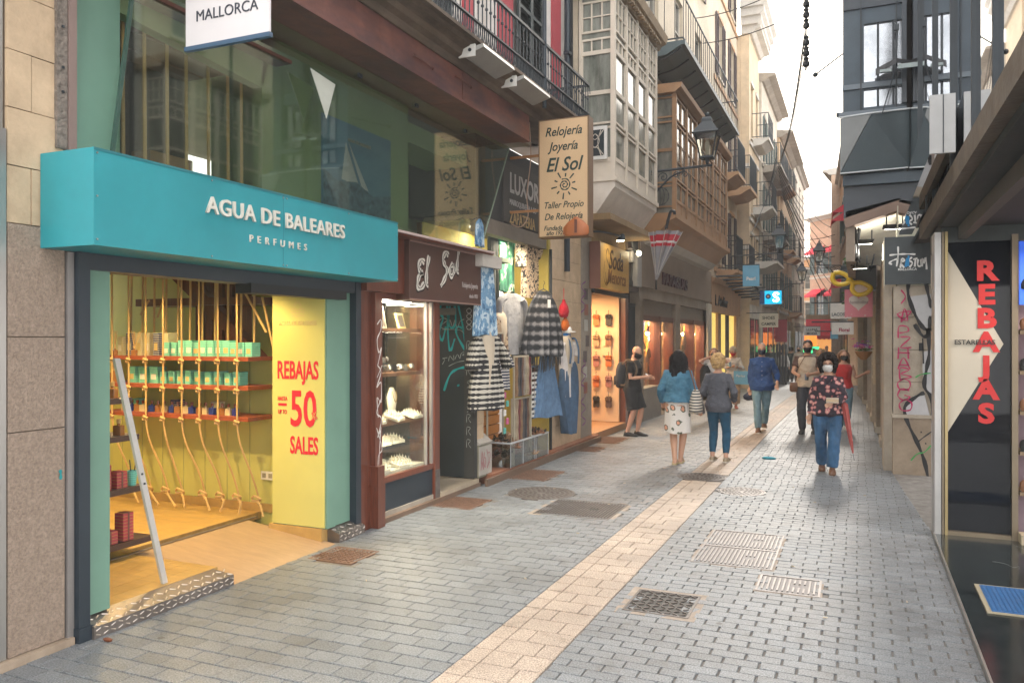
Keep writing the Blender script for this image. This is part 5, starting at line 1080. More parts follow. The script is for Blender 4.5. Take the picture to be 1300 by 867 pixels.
def balcony(fr, u0, u1, z, dep, label, grp=None, h=.95, slab=greyst, step=.12, th=.1, o0=0, ornate=False, bracket=False):
    c_ = fr((u0+u1)/2, o0, z); t = world('balcony', label, 'balcony', tuple(c_), grp)
    b_ = MB(fr); b_.prism([(o0, z-th-.22), (o0+dep*.55, z-th-.18), (o0+dep*.9, z-th), (o0+dep, z-th), (o0+dep, z), (o0, z)], u0, u1, 'u'); b_.obj('slab', slab, t)
    b_ = MB(fr); i = .04
    for zz in (z+h, z+.08): b_.box(u0+i, u1-i, o0+dep-i-.02, o0+dep-i+.01, zz-.03, zz); b_.box(u0+i-.02, u0+i, o0, o0+dep-i, zz-.03, zz); b_.box(u1-i, u1-i+.02, o0, o0+dep-i, zz-.03, zz)
    b_.obj('rail', iron, t)
    # bars
    def bar():
        q = MB(); q.tube([(0, 0, .05), (0, 0, h-.03)], .009, 4)
        if ornate:
            for s in (-1, 1): q.tube(smooth_line([(0, 0, .12), (0, s*.05, h*.3), (0, 0, h*.5), (0, -s*.05, h*.72), (0, 0, h*.92)], 3), .006, 4)
        return q.obj('baluster', iron, t)
    off = Vector(OFF[t.name]); p0 = bar(); n = max(2, int((u1-u0-2*i)/step)); m2 = max(1, int(dep/step)); first = True
    pts = [(u0+i+(u1-u0-2*i)*k/n, o0+dep-i) for k in range(n+1)]+[(u0+i, o0+dep*k/(m2+1)) for k in range(1, m2+1)]+[(u1-i, o0+dep*k/(m2+1)) for k in range(1, m2+1)]
    for u, oo in pts:
        q = p0 if first else p0.copy()
        if not first: C.objects.link(q)
        q.location = Vector(fr(u, oo, z))-off
        first = False
    if bracket:
        b_ = MB(fr); n = max(2, int((u1-u0)/.9))
        for k in range(n+1):
            b_ = MB(fr); u = u0+.1+(u1-u0-.2)*k/n; b_.tube([(u, o0, z-th-.05), (u, o0+dep*.9, z-th-.03)], .02, 5); b_.tube(smooth_line([(u, o0, z-th-.45), (u, o0+.12, z-th-.3), (u, o0+dep*.5, z-th-.22), (u, o0+dep*.85, z-th-.05)]), .02, 5)
            b_.tube(smooth_line([(u, o0+.1, z-th-.1), (u, o0+.2, z-th-.16), (u, o0+.12, z-th-.22), (u, o0+.08, z-th-.15)]), .012, 5)
            b_.obj('scroll_bracket', iron, t)
    return t
# ================= SANDAL SHOP =================
f = FL(-4.5)
t = world('sandal_shop', 'small sandal shop with bright peach lit side wall of sandals', 'shop', (-4.7, 15.2, 0))
m_ = MB(f); m_.box(13.52, 14.12, -.3, -.0, .12, 4.05); pil = m_.obj('grey_pilaster', greyst, t)
m_ = MB(f); m_.box(13.52, 14.12, -.3, .02, 0, .1); m_.obj('pilaster_foot', greyst, t)
rg = random.Random(8)
for k in range(7):
    z = .9+k*.28; u = 13.62+rg.uniform(0, .18); m_ = MB(f); m_.box(u, u+.2, .0, .004, z, z+.2); m_.obj('sticker', (P('pale_paper', (.45, .44, .4)), P('dark_paper', (.12, .1, .1)), P('blue_paper', (.1, .17, .28)), P('brick_paper', (.3, .12, .08)))[rg.randrange(4)], pil)
strokes([[.03]+[(13.62+.14*math.sin(k*1.9+j), z0-k*.07) for k in range(9)] for j, z0 in enumerate((1.5, .9, 2.9))], FL(-4.495), P('violet_marker', (.20, .05, .2), .6, bump=0), pil)
peach = P('peach_display', (.62, .42, .26), .7, var=.04, bump=0)
m_ = MB(f); m_.box(16.3, 16.38, -1.6, -.1, .14, 2.85); m_.obj('display_panel', peach, t)
m_ = MB(f); m_.box(14.12, 16.3, -1.7, -1.6, .1, 2.9); m_.obj('back_wall', peach, t)
m_ = MB(f); m_.box(14.12, 16.4, -1.7, .03, .0, .13); m_.obj('floor_step', P('orange_step', (.36, .20, .10), .6), t)
m_ = MB(f); m_.box(14.12, 16.5, -1.7, -.02, 2.80, 2.9); m_.box(14.12, 16.5, -.05, .05, 2.72, 2.8); m_.obj('door_head', iron, t)
m_ = MB(f); m_.box(14.12, 17.0, -.3, -.04, 2.9, 4.15); m_.obj('upper_wall', P('old_render', (.30, .20, .10), .9, dirt=.3, vs=2), t)
m_ = MB(f); m_.box(16.38, 16.6, -.3, .02, 0, 2.8); m_.obj('door_jamb', mahog, t)
light('shop_lamp', 'AREA', (-5.2, 15.3, 2.76), 48, (1, .62, .30), .9, (0, 0, 0), t, sy=.3)
m_ = MB(f); m_.box(15.0, 15.6, -.8, -.6, 2.78, 2.79); m_.obj('lamp_strip', lightm, t)
fp = FP(16.29)
r8 = random.Random(5)
for i in range(5):
    for j in range(2):
        if i == 1 and j == 1: pass
        z = 2.28-i*.43; x = -5.08+j*.27
        m__ = lea[(i*2+j*3) % 5] if (i+j) % 3 else P('orange_leather', (.45, .12, .03), .5)
        nm_ = {0: 'brown', 1: 'dark brown', 2: 'tan', 3: 'black', 4: 'reddish'}
        q = local('hanging_sandal', 'pair of leather sandals hung on the peach wall, %s row, %s column' % (('top', 'second', 'third', 'fourth', 'lowest')[i], ('left', 'right')[j]), 'sandals', (x, 16.27, z))
        b_ = MB(); s_ = .9
        for dx in (-.03, .035): b_.loft([[(dx+k*w, -.01-yy, zz) for k, yy in ((-1, 0), (1, 0), (1, .02), (-1, .02))] for zz, w in ((-.13, .02), (-.1, .035), (0, .03), (.06, .04), (.11, .02))])
        b_.obj('sole', m__, q); b_ = MB()
        for dx in (-.03, .035):
            for zz in (.03, .07): b_.tube([(dx-.04, -.02, zz), (dx-.02, -.06, zz+.01), (dx+.02, -.06, zz+.01), (dx+.04, -.02, zz)], .013, 5)
        b_.obj('strap', m__, q); b_ = MB(); b_.tube([(0, -.02, .1), (0, -.03, .17), (0, 0, .19)], .006, 5); b_.obj('hook', iron, q)
pp = MB(fp); pp.box(-4.96, -4.76, .03, .034, 1.52, 1.83); pps = pp.obj('price_paper', P('peach_paper', (.6, .45, .28), .7, bump=0), t); text('¡REBAJAS!', fp, -4.86, .034, 1.7, .04, ink, pps, 'lettering', 'CENTER', .0, sx=.7)
t = world('sandal_shop_sign', 'lit yellow wooden box sign with ornate brown script of the sandal shop', 'shop sign', (-4.3, 14.9, 2.8))
fo = P('golden_wood_sign', (.52, .31, .08), .5, var=.12, stretch=(1, 1, 4), bump=.05)
m_ = MB(f); m_.box(13.95, 15.9, .03, .22, 2.80, 3.63); m_.obj('sign_board', fo, t); m_ = MB(f); m_.box(13.93, 13.95, .02, .225, 2.79, 3.64); m_.obj('sign_edge', P('rosewood', (.22, .10, .07), .5), t)
fz = FL(-4.278); dw = P('dark_brown_ink', (.07, .03, .01), .6, bump=0)
text('Soda', fz, 14.95, .003, 3.20, .50, dw, t, 'script_lettering', 'CENTER', .006, shear=.3, sx=1.0); text('Menorca', fz, 15.0, .003, 2.92, .36, P('mid_brown_ink', (.22, .10, .03), .6, bump=0), t, 'script_lettering', 'CENTER', .004, shear=.25, sx=1.0)
strokes([[.035, (14.5, 3.45), (14.4, 3.55), (14.3, 3.4), (14.5, 3.2), (14.55, 3.0), (14.35, 2.9), (14.25, 3.1)], [.02, (14.2, 3.3), (14.15, 3.0), (14.35, 2.86), (14.5, 3.0)]], fz, dw, t, 'flourish', o=.003)
t = world('sign_lamp', 'black swan neck lamp lighting the yellow sandal sign', 'lamp', (-4.0, 13.6, 3.6))
m_ = MB(); m_.tube(smooth_line([(-4.5, 13.2, 3.75), (-4.3, 13.2, 3.72), (-4.1, 13.5, 3.74), (-3.98, 14.2, 3.74)]), .018, 6); m_.obj('arm', iron, t)
m_ = MB(); m_.loft([[(-3.98+r*math.cos(k*PI/5)*.9-dx, 14.35+r*math.sin(k*PI/5), z) for k in range(10)] for r, z, dx in ((.03, 3.80, 0), (.05, 3.78, .0), (.085, 3.70, .03), (.09, 3.68, .035))]); m_.obj('lamp_head', iron, t)
m_ = MB(); m_.loft([[(-4.02+r*math.cos(k*PI/5), 14.35+r*math.sin(k*PI/5), z) for k in range(10)] for r, z in ((.07, 3.683), (.06, 3.665))]); m_.obj('bulb', emit('sign_bulb', (1, .85, .55), 40), t)
light('lamp_light', 'SPOT', (-3.98, 14.4, 3.66), 35, (1, .72, .32), .05, (0, math.radians(-38), 0), t, spot=2.2)
# dark gate and clutter between
t = world('iron_gate_door', 'narrow dark iron gate between the sandal and umbrella shops', 'door', (-4.5, 17.1, 0))
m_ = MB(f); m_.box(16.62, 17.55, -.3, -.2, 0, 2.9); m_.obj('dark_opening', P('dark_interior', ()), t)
for k in range(8): m_ = MB(f); m_.box(16.72+k*.10, 16.74+k*.10, -.08, -.05, .05, 2.6); m_.obj('gate_bar', iron, t)
for z in (.1, 1.2, 2.6): m_ = MB(f); m_.box(16.66, 17.52, -.1, -.06, z, z+.05); m_.obj('gate_rail', iron, t)
m_ = MB(f); m_.box(16.6, 17.55, -.3, .0, 2.9, 4.1); m_.obj('dirty_wall', P('dirty_wall', (.16, .125, .10), .9, dirt=.4), t)
t = world('junction_box', 'pale grey electric box and tangle of cables above the iron gate', 'electric box', (-4.4, 17.1, 3.1))
m_ = MB(f); m_.cbox(16.9, 17.3, .0, .14, 3.0, 3.7, .02); m_.obj('box_body', P('grey_plastic', (.35, .34, .33), .5), t); m_ = MB(f); m_.cbox(16.62, 16.85, .0, .1, 3.5, 3.8, .02); m_.obj('small_box', P('grey_plastic', ()), t)
for k in range(7): m_ = MB(f); m_.tube(smooth_line([(16.5+.1*k, .02+.01*k, 4.2), (16.6+.08*k, .1, 3.9-.05*k), (16.8+.06*k, .05, 3.5), (16.7+.1*k, .03, 3.0)]), .014, 5); m_.obj('cable', black, t)
t = world('wall_bulb', 'small bare glowing lamp on the wall above the iron gate', 'lamp', (-4.2, 16.4, 3.65))
m_ = MB(); m_.ell((-4.2, 16.4, 3.65), (.05, .05, .05), 10, 6); m_.obj('bulb', emit('sign_bulb', ()), t); m_ = MB(); m_.tube([(-4.5, 16.4, 3.72), (-4.2, 16.4, 3.72)], .012, 5); m_.obj('arm', iron, t)
# wires and pipes under the white bay
# ================= WHITE GLAZED BAY =================
t = world('white_glazed_bay', 'cream white enclosed wooden bay window with many small panes', 'bay window', (-4.2, 15, 4.1))
wb = P('cream_white_wood', (.66, .58, .48), .6, var=.06, dirt=.1, bump=.05)
X1 = .65; YA, YB = 13.4, 16.5
fy = FP(YA); ff = FL(-4.5+X1)
m_ = MB(f); m_.prism([(-.1, 4.04), (X1-.35, 4.04), (X1-.05, 4.45), (X1+.0, 4.5), (X1+.0, 4.62), (-.1, 4.62)], YA+.0, YB, 'u'); m_.obj('soffit_moulding', P('cream_soffit', (.68, .61, .53), .7), t)
m_ = MB(f); m_.box(YA-.04, YB+.04, -.1, X1+.04, 4.60, 4.68); m_.obj('lower_cornice', wb, t)
bayglass = P('bay_glass', (.10, .11, .09), .06, col2=(.32, .33, .29), vs=2.2, bump=.03, bs=3, spec=.8, stretch=(3, 3, .7))
m_ = MB(f); m_.box(YA+.03, YB-.05, -.1, X1-.035, 4.68, 7.95); m_.obj('glazing_core', bayglass, t)
def baybox(fr, a, b_, zs, parent, m, o=0, t_=.024, d=.035):
    """timber lattice: list of (z0, z1, cols, rows, solid)"""
    for z0, z1, c_, r_, solid in zs:
        q = MB(fr)
        q.box(a, b_, o-d, o, z0, z0+.035); q.box(a, b_, o-d, o, z1-.035, z1)
        for k in range(c_+1):
            u = a+(b_-a)*k/c_; w = t_ if 0 < k < c_ else .06; q.box(max(a, u-w/2), min(b_, u+w/2), o-d, o-.003, z0+.035, z1-.035)
        for k in range(1, r_): z = z0+(z1-z0)*k/r_; q.box(a, b_, o-d+.01, o-.006, z-.010, z+.010)
        fr_ = q.obj('sash', m, parent)
        if solid: q = MB(fr); q.box(a+.03, b_-.03, o-d, o-.012, z0+.03, z1-.03); q.obj('solid_panel', m, fr_)
lev = [(4.68, 4.98, 1, 1, True), (4.98, 5.55, 1, 1, False), (5.6, 6.15, 1, 1, False), (6.15, 6.85, 1, 1, False), (6.85, 7.1, 3, 1, False), (7.2, 7.85, 3, 2, False)]
bays = 4; L_ = (YB-YA)/bays
for k in range(bays):
    a = YA+k*L_; baybox(ff, a+.04, a+L_-.04, lev, t, wb)
    m_ = MB(ff); m_.box(a-.04, a+.04, -.07, .012, 4.68, 7.9); m_.obj('corner_post' if k == 0 else 'mullion_post', wb, t)
m_ = MB(ff); m_.box(YB-.04, YB+.02, -.07, .012, 4.68, 7.9); m_.obj('corner_post', wb, t)
baybox(fy, -4.46, -3.9, [(4.68, 4.98, 1, 1, True), (4.98, 5.55, 1, 1, False), (5.6, 6.15, 1, 1, False), (6.15, 6.85, 1, 1, False), (6.85, 7.1, 3, 1, False), (7.2, 7.75, 3, 2, False)], t, wb, o=.0)
m_ = MB(fy); m_.box(-4.5, -4.45, -.07, .012, 4.68, 7.9); m_.box(-3.91, -3.85, -.07, .014, 4.68, 7.9); m_.obj('corner_post', wb, t)
m_ = MB(fy); m_.box(-4.4, -3.98, .0, .05, 4.98, 5.55); q = m_.obj('white_sash', white, t)
m_ = MB(fy)
m_.box(-4.35, -4.03, .05, .055, 5.04, 5.49); m_.obj('pane', dglass, q)
strokes([[.02, (-4.35, 5.04), (-4.19, 5.2), (-4.03, 5.04)], [.02, (-4.35, 5.49), (-4.19, 5.32), (-4.03, 5.49)], [.02, (-4.3, 5.04), (-4.24, 5.26), (-4.3, 5.49)], [.02, (-4.08, 5.04), (-4.14, 5.26), (-4.08, 5.49)], [.02, (-4.27, 5.3), (-4.19, 5.42), (-4.11, 5.3), (-4.19, 5.18), (-4.27, 5.3)]], fy, wframe, q, 'tracery', o=.06)
m_ = MB(f); m_.prism([(-.1, 7.9), (X1+.02, 7.9), (X1+.06, 7.98), (X1+.16, 8.02), (X1+.2, 8.16), (-.1, 8.16)], YA-.2, YB+.2, 'u'); m_.obj('top_cornice', P('tan_cornice', (.42, .31, .20), .7, dirt=.2), t)
for k in range(22): m_ = MB(f); m_.box(YA+.0+k*.14, YA+.07+k*.14, X1+.02, X1+.12, 7.93, 8.0); m_.obj('dentil', P('tan_cornice', ()), t)
m_ = MB(); m_.box(-4.55, -3.9, 13.3, 16.6, 3.93, 4.04); m_.obj('dark_void', P('old_render', ()), t)
# house wall behind the bays
b2 = world('first_bay_house', 'tall beige house carrying the cream glazed bay', 'building', (-4.8, 15, 4))
wallgrid(FL(-4.52), 13.4, 17.3, 4.1, 13, [(14.2, 15.2, 9.0, 11.4)], plaster, b2); window(FL(-4.52), 14.2, 15.2, 9, 11.4, b2)
# ================= LANTERN =================
def lantern(loc, arm, label, grp=None, s=1.0, rz=0):
    t_ = local('street_lantern', label, 'street lamp', loc, rz, grp)
    # lantern hangs upright at (0,0,0), arm runs along -x to the wall
    b_ = MB()
    def ring(r, z): return [(r*sx_, r*sy_, z) for sx_, sy_ in ((-1, -1), (1, -1), (1, 1), (-1, 1))]
    b_.loft([ring(.26*s, .52*s), ring(.27*s, .54*s), ring(.24*s, .57*s), ring(.10*s, .78*s), ring(.10*s, .84*s), ring(.07*s, .88*s)]); b_.ell((0, 0, .93*s), (.045*s, .045*s, .06*s), 8, 6); b_.obj('lamp_roof', iron, t_)
    b_ = MB()
    for sx_ in (-1, 1):
        for sy_ in (-1, 1): b_.tube([(.22*s*sx_, .22*s*sy_, .53*s), (.12*s*sx_, .12*s*sy_, .06*s)], .014*s, 4)
    b_.loft([ring(.13*s, .03*s), ring(.14*s, .05*s), ring(.13*s, .08*s)]); b_.tube([(0, 0, .04*s), (0, 0, -.1*s)], [.05*s, .02*s], 8)
    b_.obj('cage', iron, t_)
    b_ = MB(); b_.loft([ring(.115*s, .08*s), ring(.205*s, .52*s)]); b_.obj('glass_panes', glassm('lantern_glass', (.75, .75, .7), .15, .6, .05), t_)
    b_ = MB(); b_.lathe((0, 0, 0), [(.03*s, .12*s), (.05*s, .25*s), (.05*s, .35*s), (.02*s, .42*s)], 10); b_.obj('bulb', P('frosted_bulb', (.6, .58, .5), .3, bump=0), t_)
    b_ = MB(); A_ = arm
    b_.tube([(.1, 0, -.1*s), (-A_, 0, -.1*s-.05)], .028*s, 6)
    b_.tube([(-A_, 0, -.15*s-.8*s*.0), (-A_, 0, -.75*s)], .03*s, 6)
    b_.tube(smooth_line([(-A_, 0, -.72*s), (-A_*.75, 0, -.62*s), (-A_*.5, 0, -.28*s), (-A_*.3, 0, -.17*s)]), .02*s, 6)
    def spiral(cx, cz, r, tn=1.6, d=1): return [(cx+d*r*(1-k/14)*math.cos(k*.45*tn), 0, cz+r*(1-k/14)*math.sin(k*.45*tn)) for k in range(13)]
    for cx, cz, r, d in ((-A_*.85, -.33*s, .14*s, 1), (-A_*.6, -.27*s, .11*s, -1), (-A_*.42, -.24*s, .08*s, 1), (-A_*.3, -.25*s, .07*s, -1)): b_.tube(spiral(cx, cz, r, 1.6, d), .012*s, 5)
    b_.obj('scroll_arm', iron, t_)
    return t_
lantern((-2.83, 16.6, 5.5), 1.5, 'black wrought iron street lantern on a long scroll arm before the brown bay', s=1.0)
# ================= UMBRELLA SIGN =================
t = local('upside_down_umbrella', 'closed grey umbrella with red and white border hung upside down as a shop sign', 'umbrella', (-3.74, 16.0, 3.06))
um = P('umbrella_grey', (.27, .27, .29), .6, bump=.1); umr = P('umbrella_red', (.45, .02, .04), .6, bump=0); umw = P('umbrella_white', (.62, .6, .6), .6, bump=0)
b_ = MB(); NR = 16
def urad(z): return .02+.31*(z/.95)**1.1
def uring(z): return [((urad(z)*(1 if k % 2 else .62))*math.cos(2*PI*k/NR)+.20*z, (urad(z)*(1 if k % 2 else .62))*math.sin(2*PI*k/NR), z) for k in range(NR)]
zs_ = [0, .2, .4, .55, .66, .72, .76, .82, .88, .95]
for k, (a, c_) in enumerate(zip(zs_, zs_[1:])):
    b_.k = {4: 1, 5: 2, 6: 1, 7: 0, 8: 0}.get(k, 0); 
    if k == 7: b_.k = 1
    r0, r1 = uring(a), uring(c_)
    b_.vf(r0+r1, [(i, (i+1) % NR, NR+(i+1) % NR, NR+i) for i in range(NR)])
b_.obj('canopy', [um, umr, umw], t, recalc=False)
m_ = MB(); m_.tube([(0, 0, -.18), (0, 0, .0), (.22, 0, 1.2)], .012, 6); m_.tube(smooth_line([(.2, 0, 1.02), (.26, 0, 1.26), (.30, 0, 1.36), (.36, 0, 1.35), (.37, 0, 1.29)]), .03, 8); m_.tube([(0, 0, -.2), (0, 0, 0)], .02, 6); m_.obj('handle', black, t)
m_ = MB()
for k in range(8):
    a = 2*PI*k/8+.2; m_.tube([(.0, 0, .02), (urad(.95)*1.02*math.cos(a)+.19, urad(.95)*1.02*math.sin(a), .95)], .006, 4)
m_.obj('rib', P('pale_rib', (.5, .48, .46)), t); m_ = MB(); m_.tube([(-.9, .1, .92), (-.2, 0, .9), (.25, -.05, .95)], .012, 6); m_.obj('hanging_wire', P('pale_rib', ()), t)
# ================= UMBRELLA SHOP =================
t = world('umbrella_shop', 'stone fronted umbrella shop with two warm lit windows framed in red wood', 'shop', (-4.7, 22, 0))
f = FL(-4.5)
shw = P('taupe_stone', (.32, .265, .21), .8, dirt=.25, vs=2)
wallgrid(f, 17.6, 26.9, -.3, 3.05, [(18.0, 21.5, -.31, 2.78), (22.1, 26.2, -.31, 2.78)], shw, t, d=.35)
m_ = MB(f); m_.box(17.5, 26.9, -.3, .05, 3.05, 4.05); m_.obj('stone_fascia', P('taupe_fascia', (.28, .215, .165), .7, dirt=.15, vs=1.5), t)
text('PARAGUAS', FL(-4.45), 19.6, .004, 3.22, .40, P('dark_wine', (.06, .008, .015), .5, bump=0), t, 'raised_lettering', 'LEFT', .012, ext=.02, sx=1.55)
for a, c_, door in ((18.0, 21.5, 1), (22.1, 26.2, 0)):
    m_ = MB(f); m_.box(a, c_, -.25, -.10, 2.42, 2.78); m_.obj('roller_shutter', P('dull_shutter', (.24, .20, .16), .6, stretch=(1, 1, 12)), t)
    m_ = MB(f); m_.box(a, a+.1, -.3, -.05, 0, 2.42); m_.box(c_-.1, c_, -.3, -.05, 0, 2.42); m_.box(a+.1, c_-.1, -.3, -.06, 2.30, 2.42); m_.obj('red_frame', mahog, t)
    dsp = a+(c_-a)*.55
    m_ = MB(f); m_.box(dsp-.06, dsp+.06, -.32, -.04, 0, 2.42); m_.obj('red_mullion', mahog, t)
    m_ = MB(f); m_.box(a, dsp, -.3, -.03, -.3, .72); m_.obj('stone_stall_riser', P('grey_granite_base', (.30, .28, .25), .6, dirt=.1), t)
    m_ = MB(f); m_.box(a+.1, c_-.1, -.2, -.19, .0, 2.3); m_.obj('pane', glass, t)
    m_ = MB(f); m_.box(a, c_, -1.8, -1.7, 0, 2.5); m_.box(c_-.02, c_, -1.7, -.3, 0, 2.5); m_.obj('back_panel', P('warm_panel', (.42, .27, .13), .5, col2=(.10, .04, .02), vs=5, bump=.3, bs=8), t)
    light('window_lamp', 'AREA', (-4.9, (a+c_)/2, 2.34), 150, (1, .58, .24), c_-a-.6, (0, 0, PI/2), t, sy=.4)
    m_ = MB(f); m_.box(a+.3, c_-.3, -.6, -.5, 2.36, 2.40); m_.obj('lamp_tube', lightm, t)
    m_ = MB(f); m_.box(a, c_, -1.7, -.3, -.3, .0); m_.obj('display_floor', rampm, t)
    r9 = random.Random(int(a))
    for k in range(5):
        q = local('pendant_lamp', 'small glowing glass pendant in the '+('near' if door else 'far')+' umbrella shop window', 'lamp', (-4.85-.1*(k % 2), a+.4+k*(c_-a-.7)/4, 2.0-.12*(k % 2)), 0, 'pendants in the '+('near' if door else 'far')+' umbrella window')
        b_ = MB(); b_.ell((0, 0, 0), (.05, .05, .05), 10, 6); b_.obj('globe', lightm, q); b_ = MB(); b_.tube([(0, 0, .05), (0, 0, .4)], .006, 4); b_.obj('flex', black, q)
    for k in range(56):
        y = r9.uniform(a+.2, c_-.2); x = -4.5-r9.uniform(.26, .75); z = r9.uniform(.85, 2.15); cc = r9.choice([('black', (.02, .02, .02)), ('blue', (.03, .07, .25)), ('red', (.45, .03, .03)), ('orange', (.5, .16, .03)), ('golden', (.5, .32, .08)), ('brown', (.18, .08, .04)), ('cream', (.5, .42, .3))])
        q = local('folded_umbrella' if k % 3 else 'fan', cc[0]+(' folded umbrella' if k % 3 else ' open hand fan')+' in the '+('door side' if door else 'far')+' window of the umbrella shop', 'umbrella' if k % 3 else 'fan', (x, y, z), 0, cc[0]+(' umbrellas ' if k % 3 else ' fans ')+('in the near window' if door else 'in the far window'))
        b_ = MB(); mm_ = fabric('umb_'+cc[0], cc[1], rough=.6)
        if k % 3: b_.tube([(0, 0, -.35), (0, .02, -.1), (0, .05, .25)], [.01, .05, .03], 8); b_.obj('cloth', mm_, q); b_ = MB(); b_.tube(smooth_line([(0, .05, .25), (0, .06, .38), (0, .1, .42), (0, .13, .36)]), .01, 5); b_.obj('crook', mahog, q)
        else:
            n = 12; b_.vf([(0, 0, 0)]+[(.01*(j % 2), .24*math.cos(PI*j/n), .24*math.sin(PI*j/n)) for j in range(n+1)]+[(.02, 0, 0)], [(0, j, j+1) for j in range(1, n+1)]); b_.obj('leaf', mm_, q, recalc=False); b_ = MB(); b_.ell((.01, 0, 0), (.015, .02, .02), 6, 4); b_.obj('pivot', goldm, q)
m_ = MB(f); m_.box(26.2, 26.9, -.3, .06, -.3, 3.0); m_.obj('end_pilaster', plaster2, t)
# ================= BROWN GLAZED BAY =================
t = world('brown_glazed_bay', 'tan brown wooden enclosed balcony with a grid of small panes', 'bay window', (-4.2, 22, 4))
bb = P('tan_bay_wood', (.36, .20, .10), .55, var=.12, dirt=.12, bump=.05)
X1 = .72; YA, YB = 18.1, 25.7; fy = FP(YA); ff = FL(-4.5+X1)
m_ = MB(f); m_.prism([(-.1, 3.96), (.2, 4.06), (.35, 4.2), (-.1, 4.2)], YA-.2, YB+.3, 'u'); m_.obj('plaster_soffit', P('grey_soffit', (.42, .38, .33), .8), t)
m_ = MB(f); m_.prism([(-.1, 4.2), (.35, 4.2), (X1-.1, 4.5), (X1+.06, 4.56), (X1+.06, 4.68), (-.1, 4.68)], YA-.3, YB+.3, 'u'); m_.obj('lower_moulding', bb, t)
bgl = P('brown_bay_glass', (.30, .29, .25), .1, col2=(.10, .10, .09), vs=2.5, bump=.03, bs=3, spec=.7, stretch=(2, 2, .8))
m_ = MB(f); m_.box(YA+.035, YB-.06, -.1, X1-.035, 4.68, 7.5); m_.obj('glazing_core', bgl, t)
n = 6; L_ = (YB-YA)/n
for k in range(n):
    a = YA+k*L_; baybox(ff, a+.05, a+L_-.05, [(4.68, 5.0, 2, 1, True), (5.0, 5.42, 2, 1, False), (5.48, 6.75, 2, 3, False), (6.83, 7.35, 2, 1, False)], t, bb)
    m_ = MB(ff); m_.box(a-.05, a+.05, -.08, .014, 4.68, 7.4); m_.obj('mullion_post', bb, t)
m_ = MB(ff); m_.box(YB-.05, YB+.02, -.08, .014, 4.68, 7.4); m_.obj('corner_post', bb, t)
baybox(fy, -4.46, -3.84, [(4.85, 5.35, 1, 1, False), (5.4, 6.15, 1, 1, False), (6.15, 6.8, 1, 1, False), (6.88, 7.35, 1, 1, False)], t, bb)
m_ = MB(fy); m_.box(-4.5, -4.46, -.08, .014, 4.68, 7.4); m_.box(-3.86, -3.78, -.08, .016, 4.68, 7.4); m_.obj('corner_post', bb, t)
strokes([[.02]+[(-4.14+.2*math.cos(k*PI/6), 5.1+.2*math.sin(k*PI/6)) for k in range(13)], [.02, (-4.14, 4.88), (-4.14, 5.32)], [.02]+[(-4.14+.1*math.cos(k*PI/6), 5.1+.2*math.sin(k*PI/6)) for k in range(13)]], fy, iron, t, 'iron_grille', o=.02)
m_ = MB(f); m_.prism([(-.1, 7.4), (X1+.02, 7.4), (X1+.06, 7.45), (X1+.14, 7.5), (X1+.16, 7.6), (-.1, 7.62)], YA-.15, YB+.15, 'u'); m_.obj('top_moulding', bb, t)
b3 = world('second_bay_house', 'beige house with brown glazed bay and long upper iron balcony', 'building', (-4.8, 22, 4))
hf = FL(-4.55)
ops = [(18.6, 19.7, 8.7, 11.2), (21.6, 22.7, 8.7, 11.2), (24.6, 25.7, 8.7, 11.2), (18.6, 19.7, 12.6, 14.8), (21.6, 22.7, 12.6, 14.8), (24.6, 25.7, 12.6, 14.8)]
wallgrid(hf, 17.3, 28.0, 4.0, 16.5, ops, plaster, b3)
brsh = P('plum_brown_shutter', (.075, .045, .045), .6)
for q in ops:
    window(hf, *q, b3, cols=2, rows=3)
    if q[2] > 12: 
        shutter(hf, q[0]-.5, q[0], q[2], q[3], b3, m=brsh, o=.02, step=.1); shutter(hf, q[1], q[1]+.5, q[2], q[3], b3, m=brsh, o=.02, step=.1)
balcony(FL(-4.55), 18.2, 27.2, 8.62, .95, 'long dark green iron balcony above the brown glazed bay', slab=P('dark_green_slab', (.06, .09, .10), .5), h=1.05, step=.28, bracket=True)
# ================= BEIGE SHOP and beyond, left side =================
f = FL(-4.5)
t = world('beige_corner_shop', 'peach stone shopfront with yellow lit window panels and ornate black letters', 'shop', (-4.7, 31, 0))
pst = P('peach_stone', (.50, .30, .17), .75, dirt=.1, vs=2)
m_ = MB(f); m_.box(26.95, 33.8, -.3, .06, 2.75, 3.75); m_.obj('stone_fascia', pst, t)
m_ = MB(f); m_.prism([(-.2, 3.75), (.10, 3.75), (.22, 3.88), (-.2, 3.92)], 26.9, 33.9, 'u'); m_.obj('fascia_cornice', pst, t)
ylp = emit('yellow_lit_panel', (.75, .55, .13), .55)
for a, c_, m1 in ((27.0, 28.8, ylp), (28.8, 29.2, pst), (29.2, 30.0, black), (30.0, 31.0, ylp), (31.0, 32.0, black), (32.0, 33.3, ylp), (33.3, 33.8, pst)):
    m_ = MB(f); m_.box(a, c_, -.3, -.04 if m1 is pst else -.12, -.4, 2.75); m_.obj({'yellow_lit_panel': 'lit_panel', 'peach_stone': 'stone_pier', 'black_paint': 'dark_opening'}[m1.name], m1, t)
text('L Atelier', FL(-4.44), 27.5, .004, 3.0, .5, black, t, 'raised_lettering', 'LEFT', .01, ext=.01, sx=1.6)
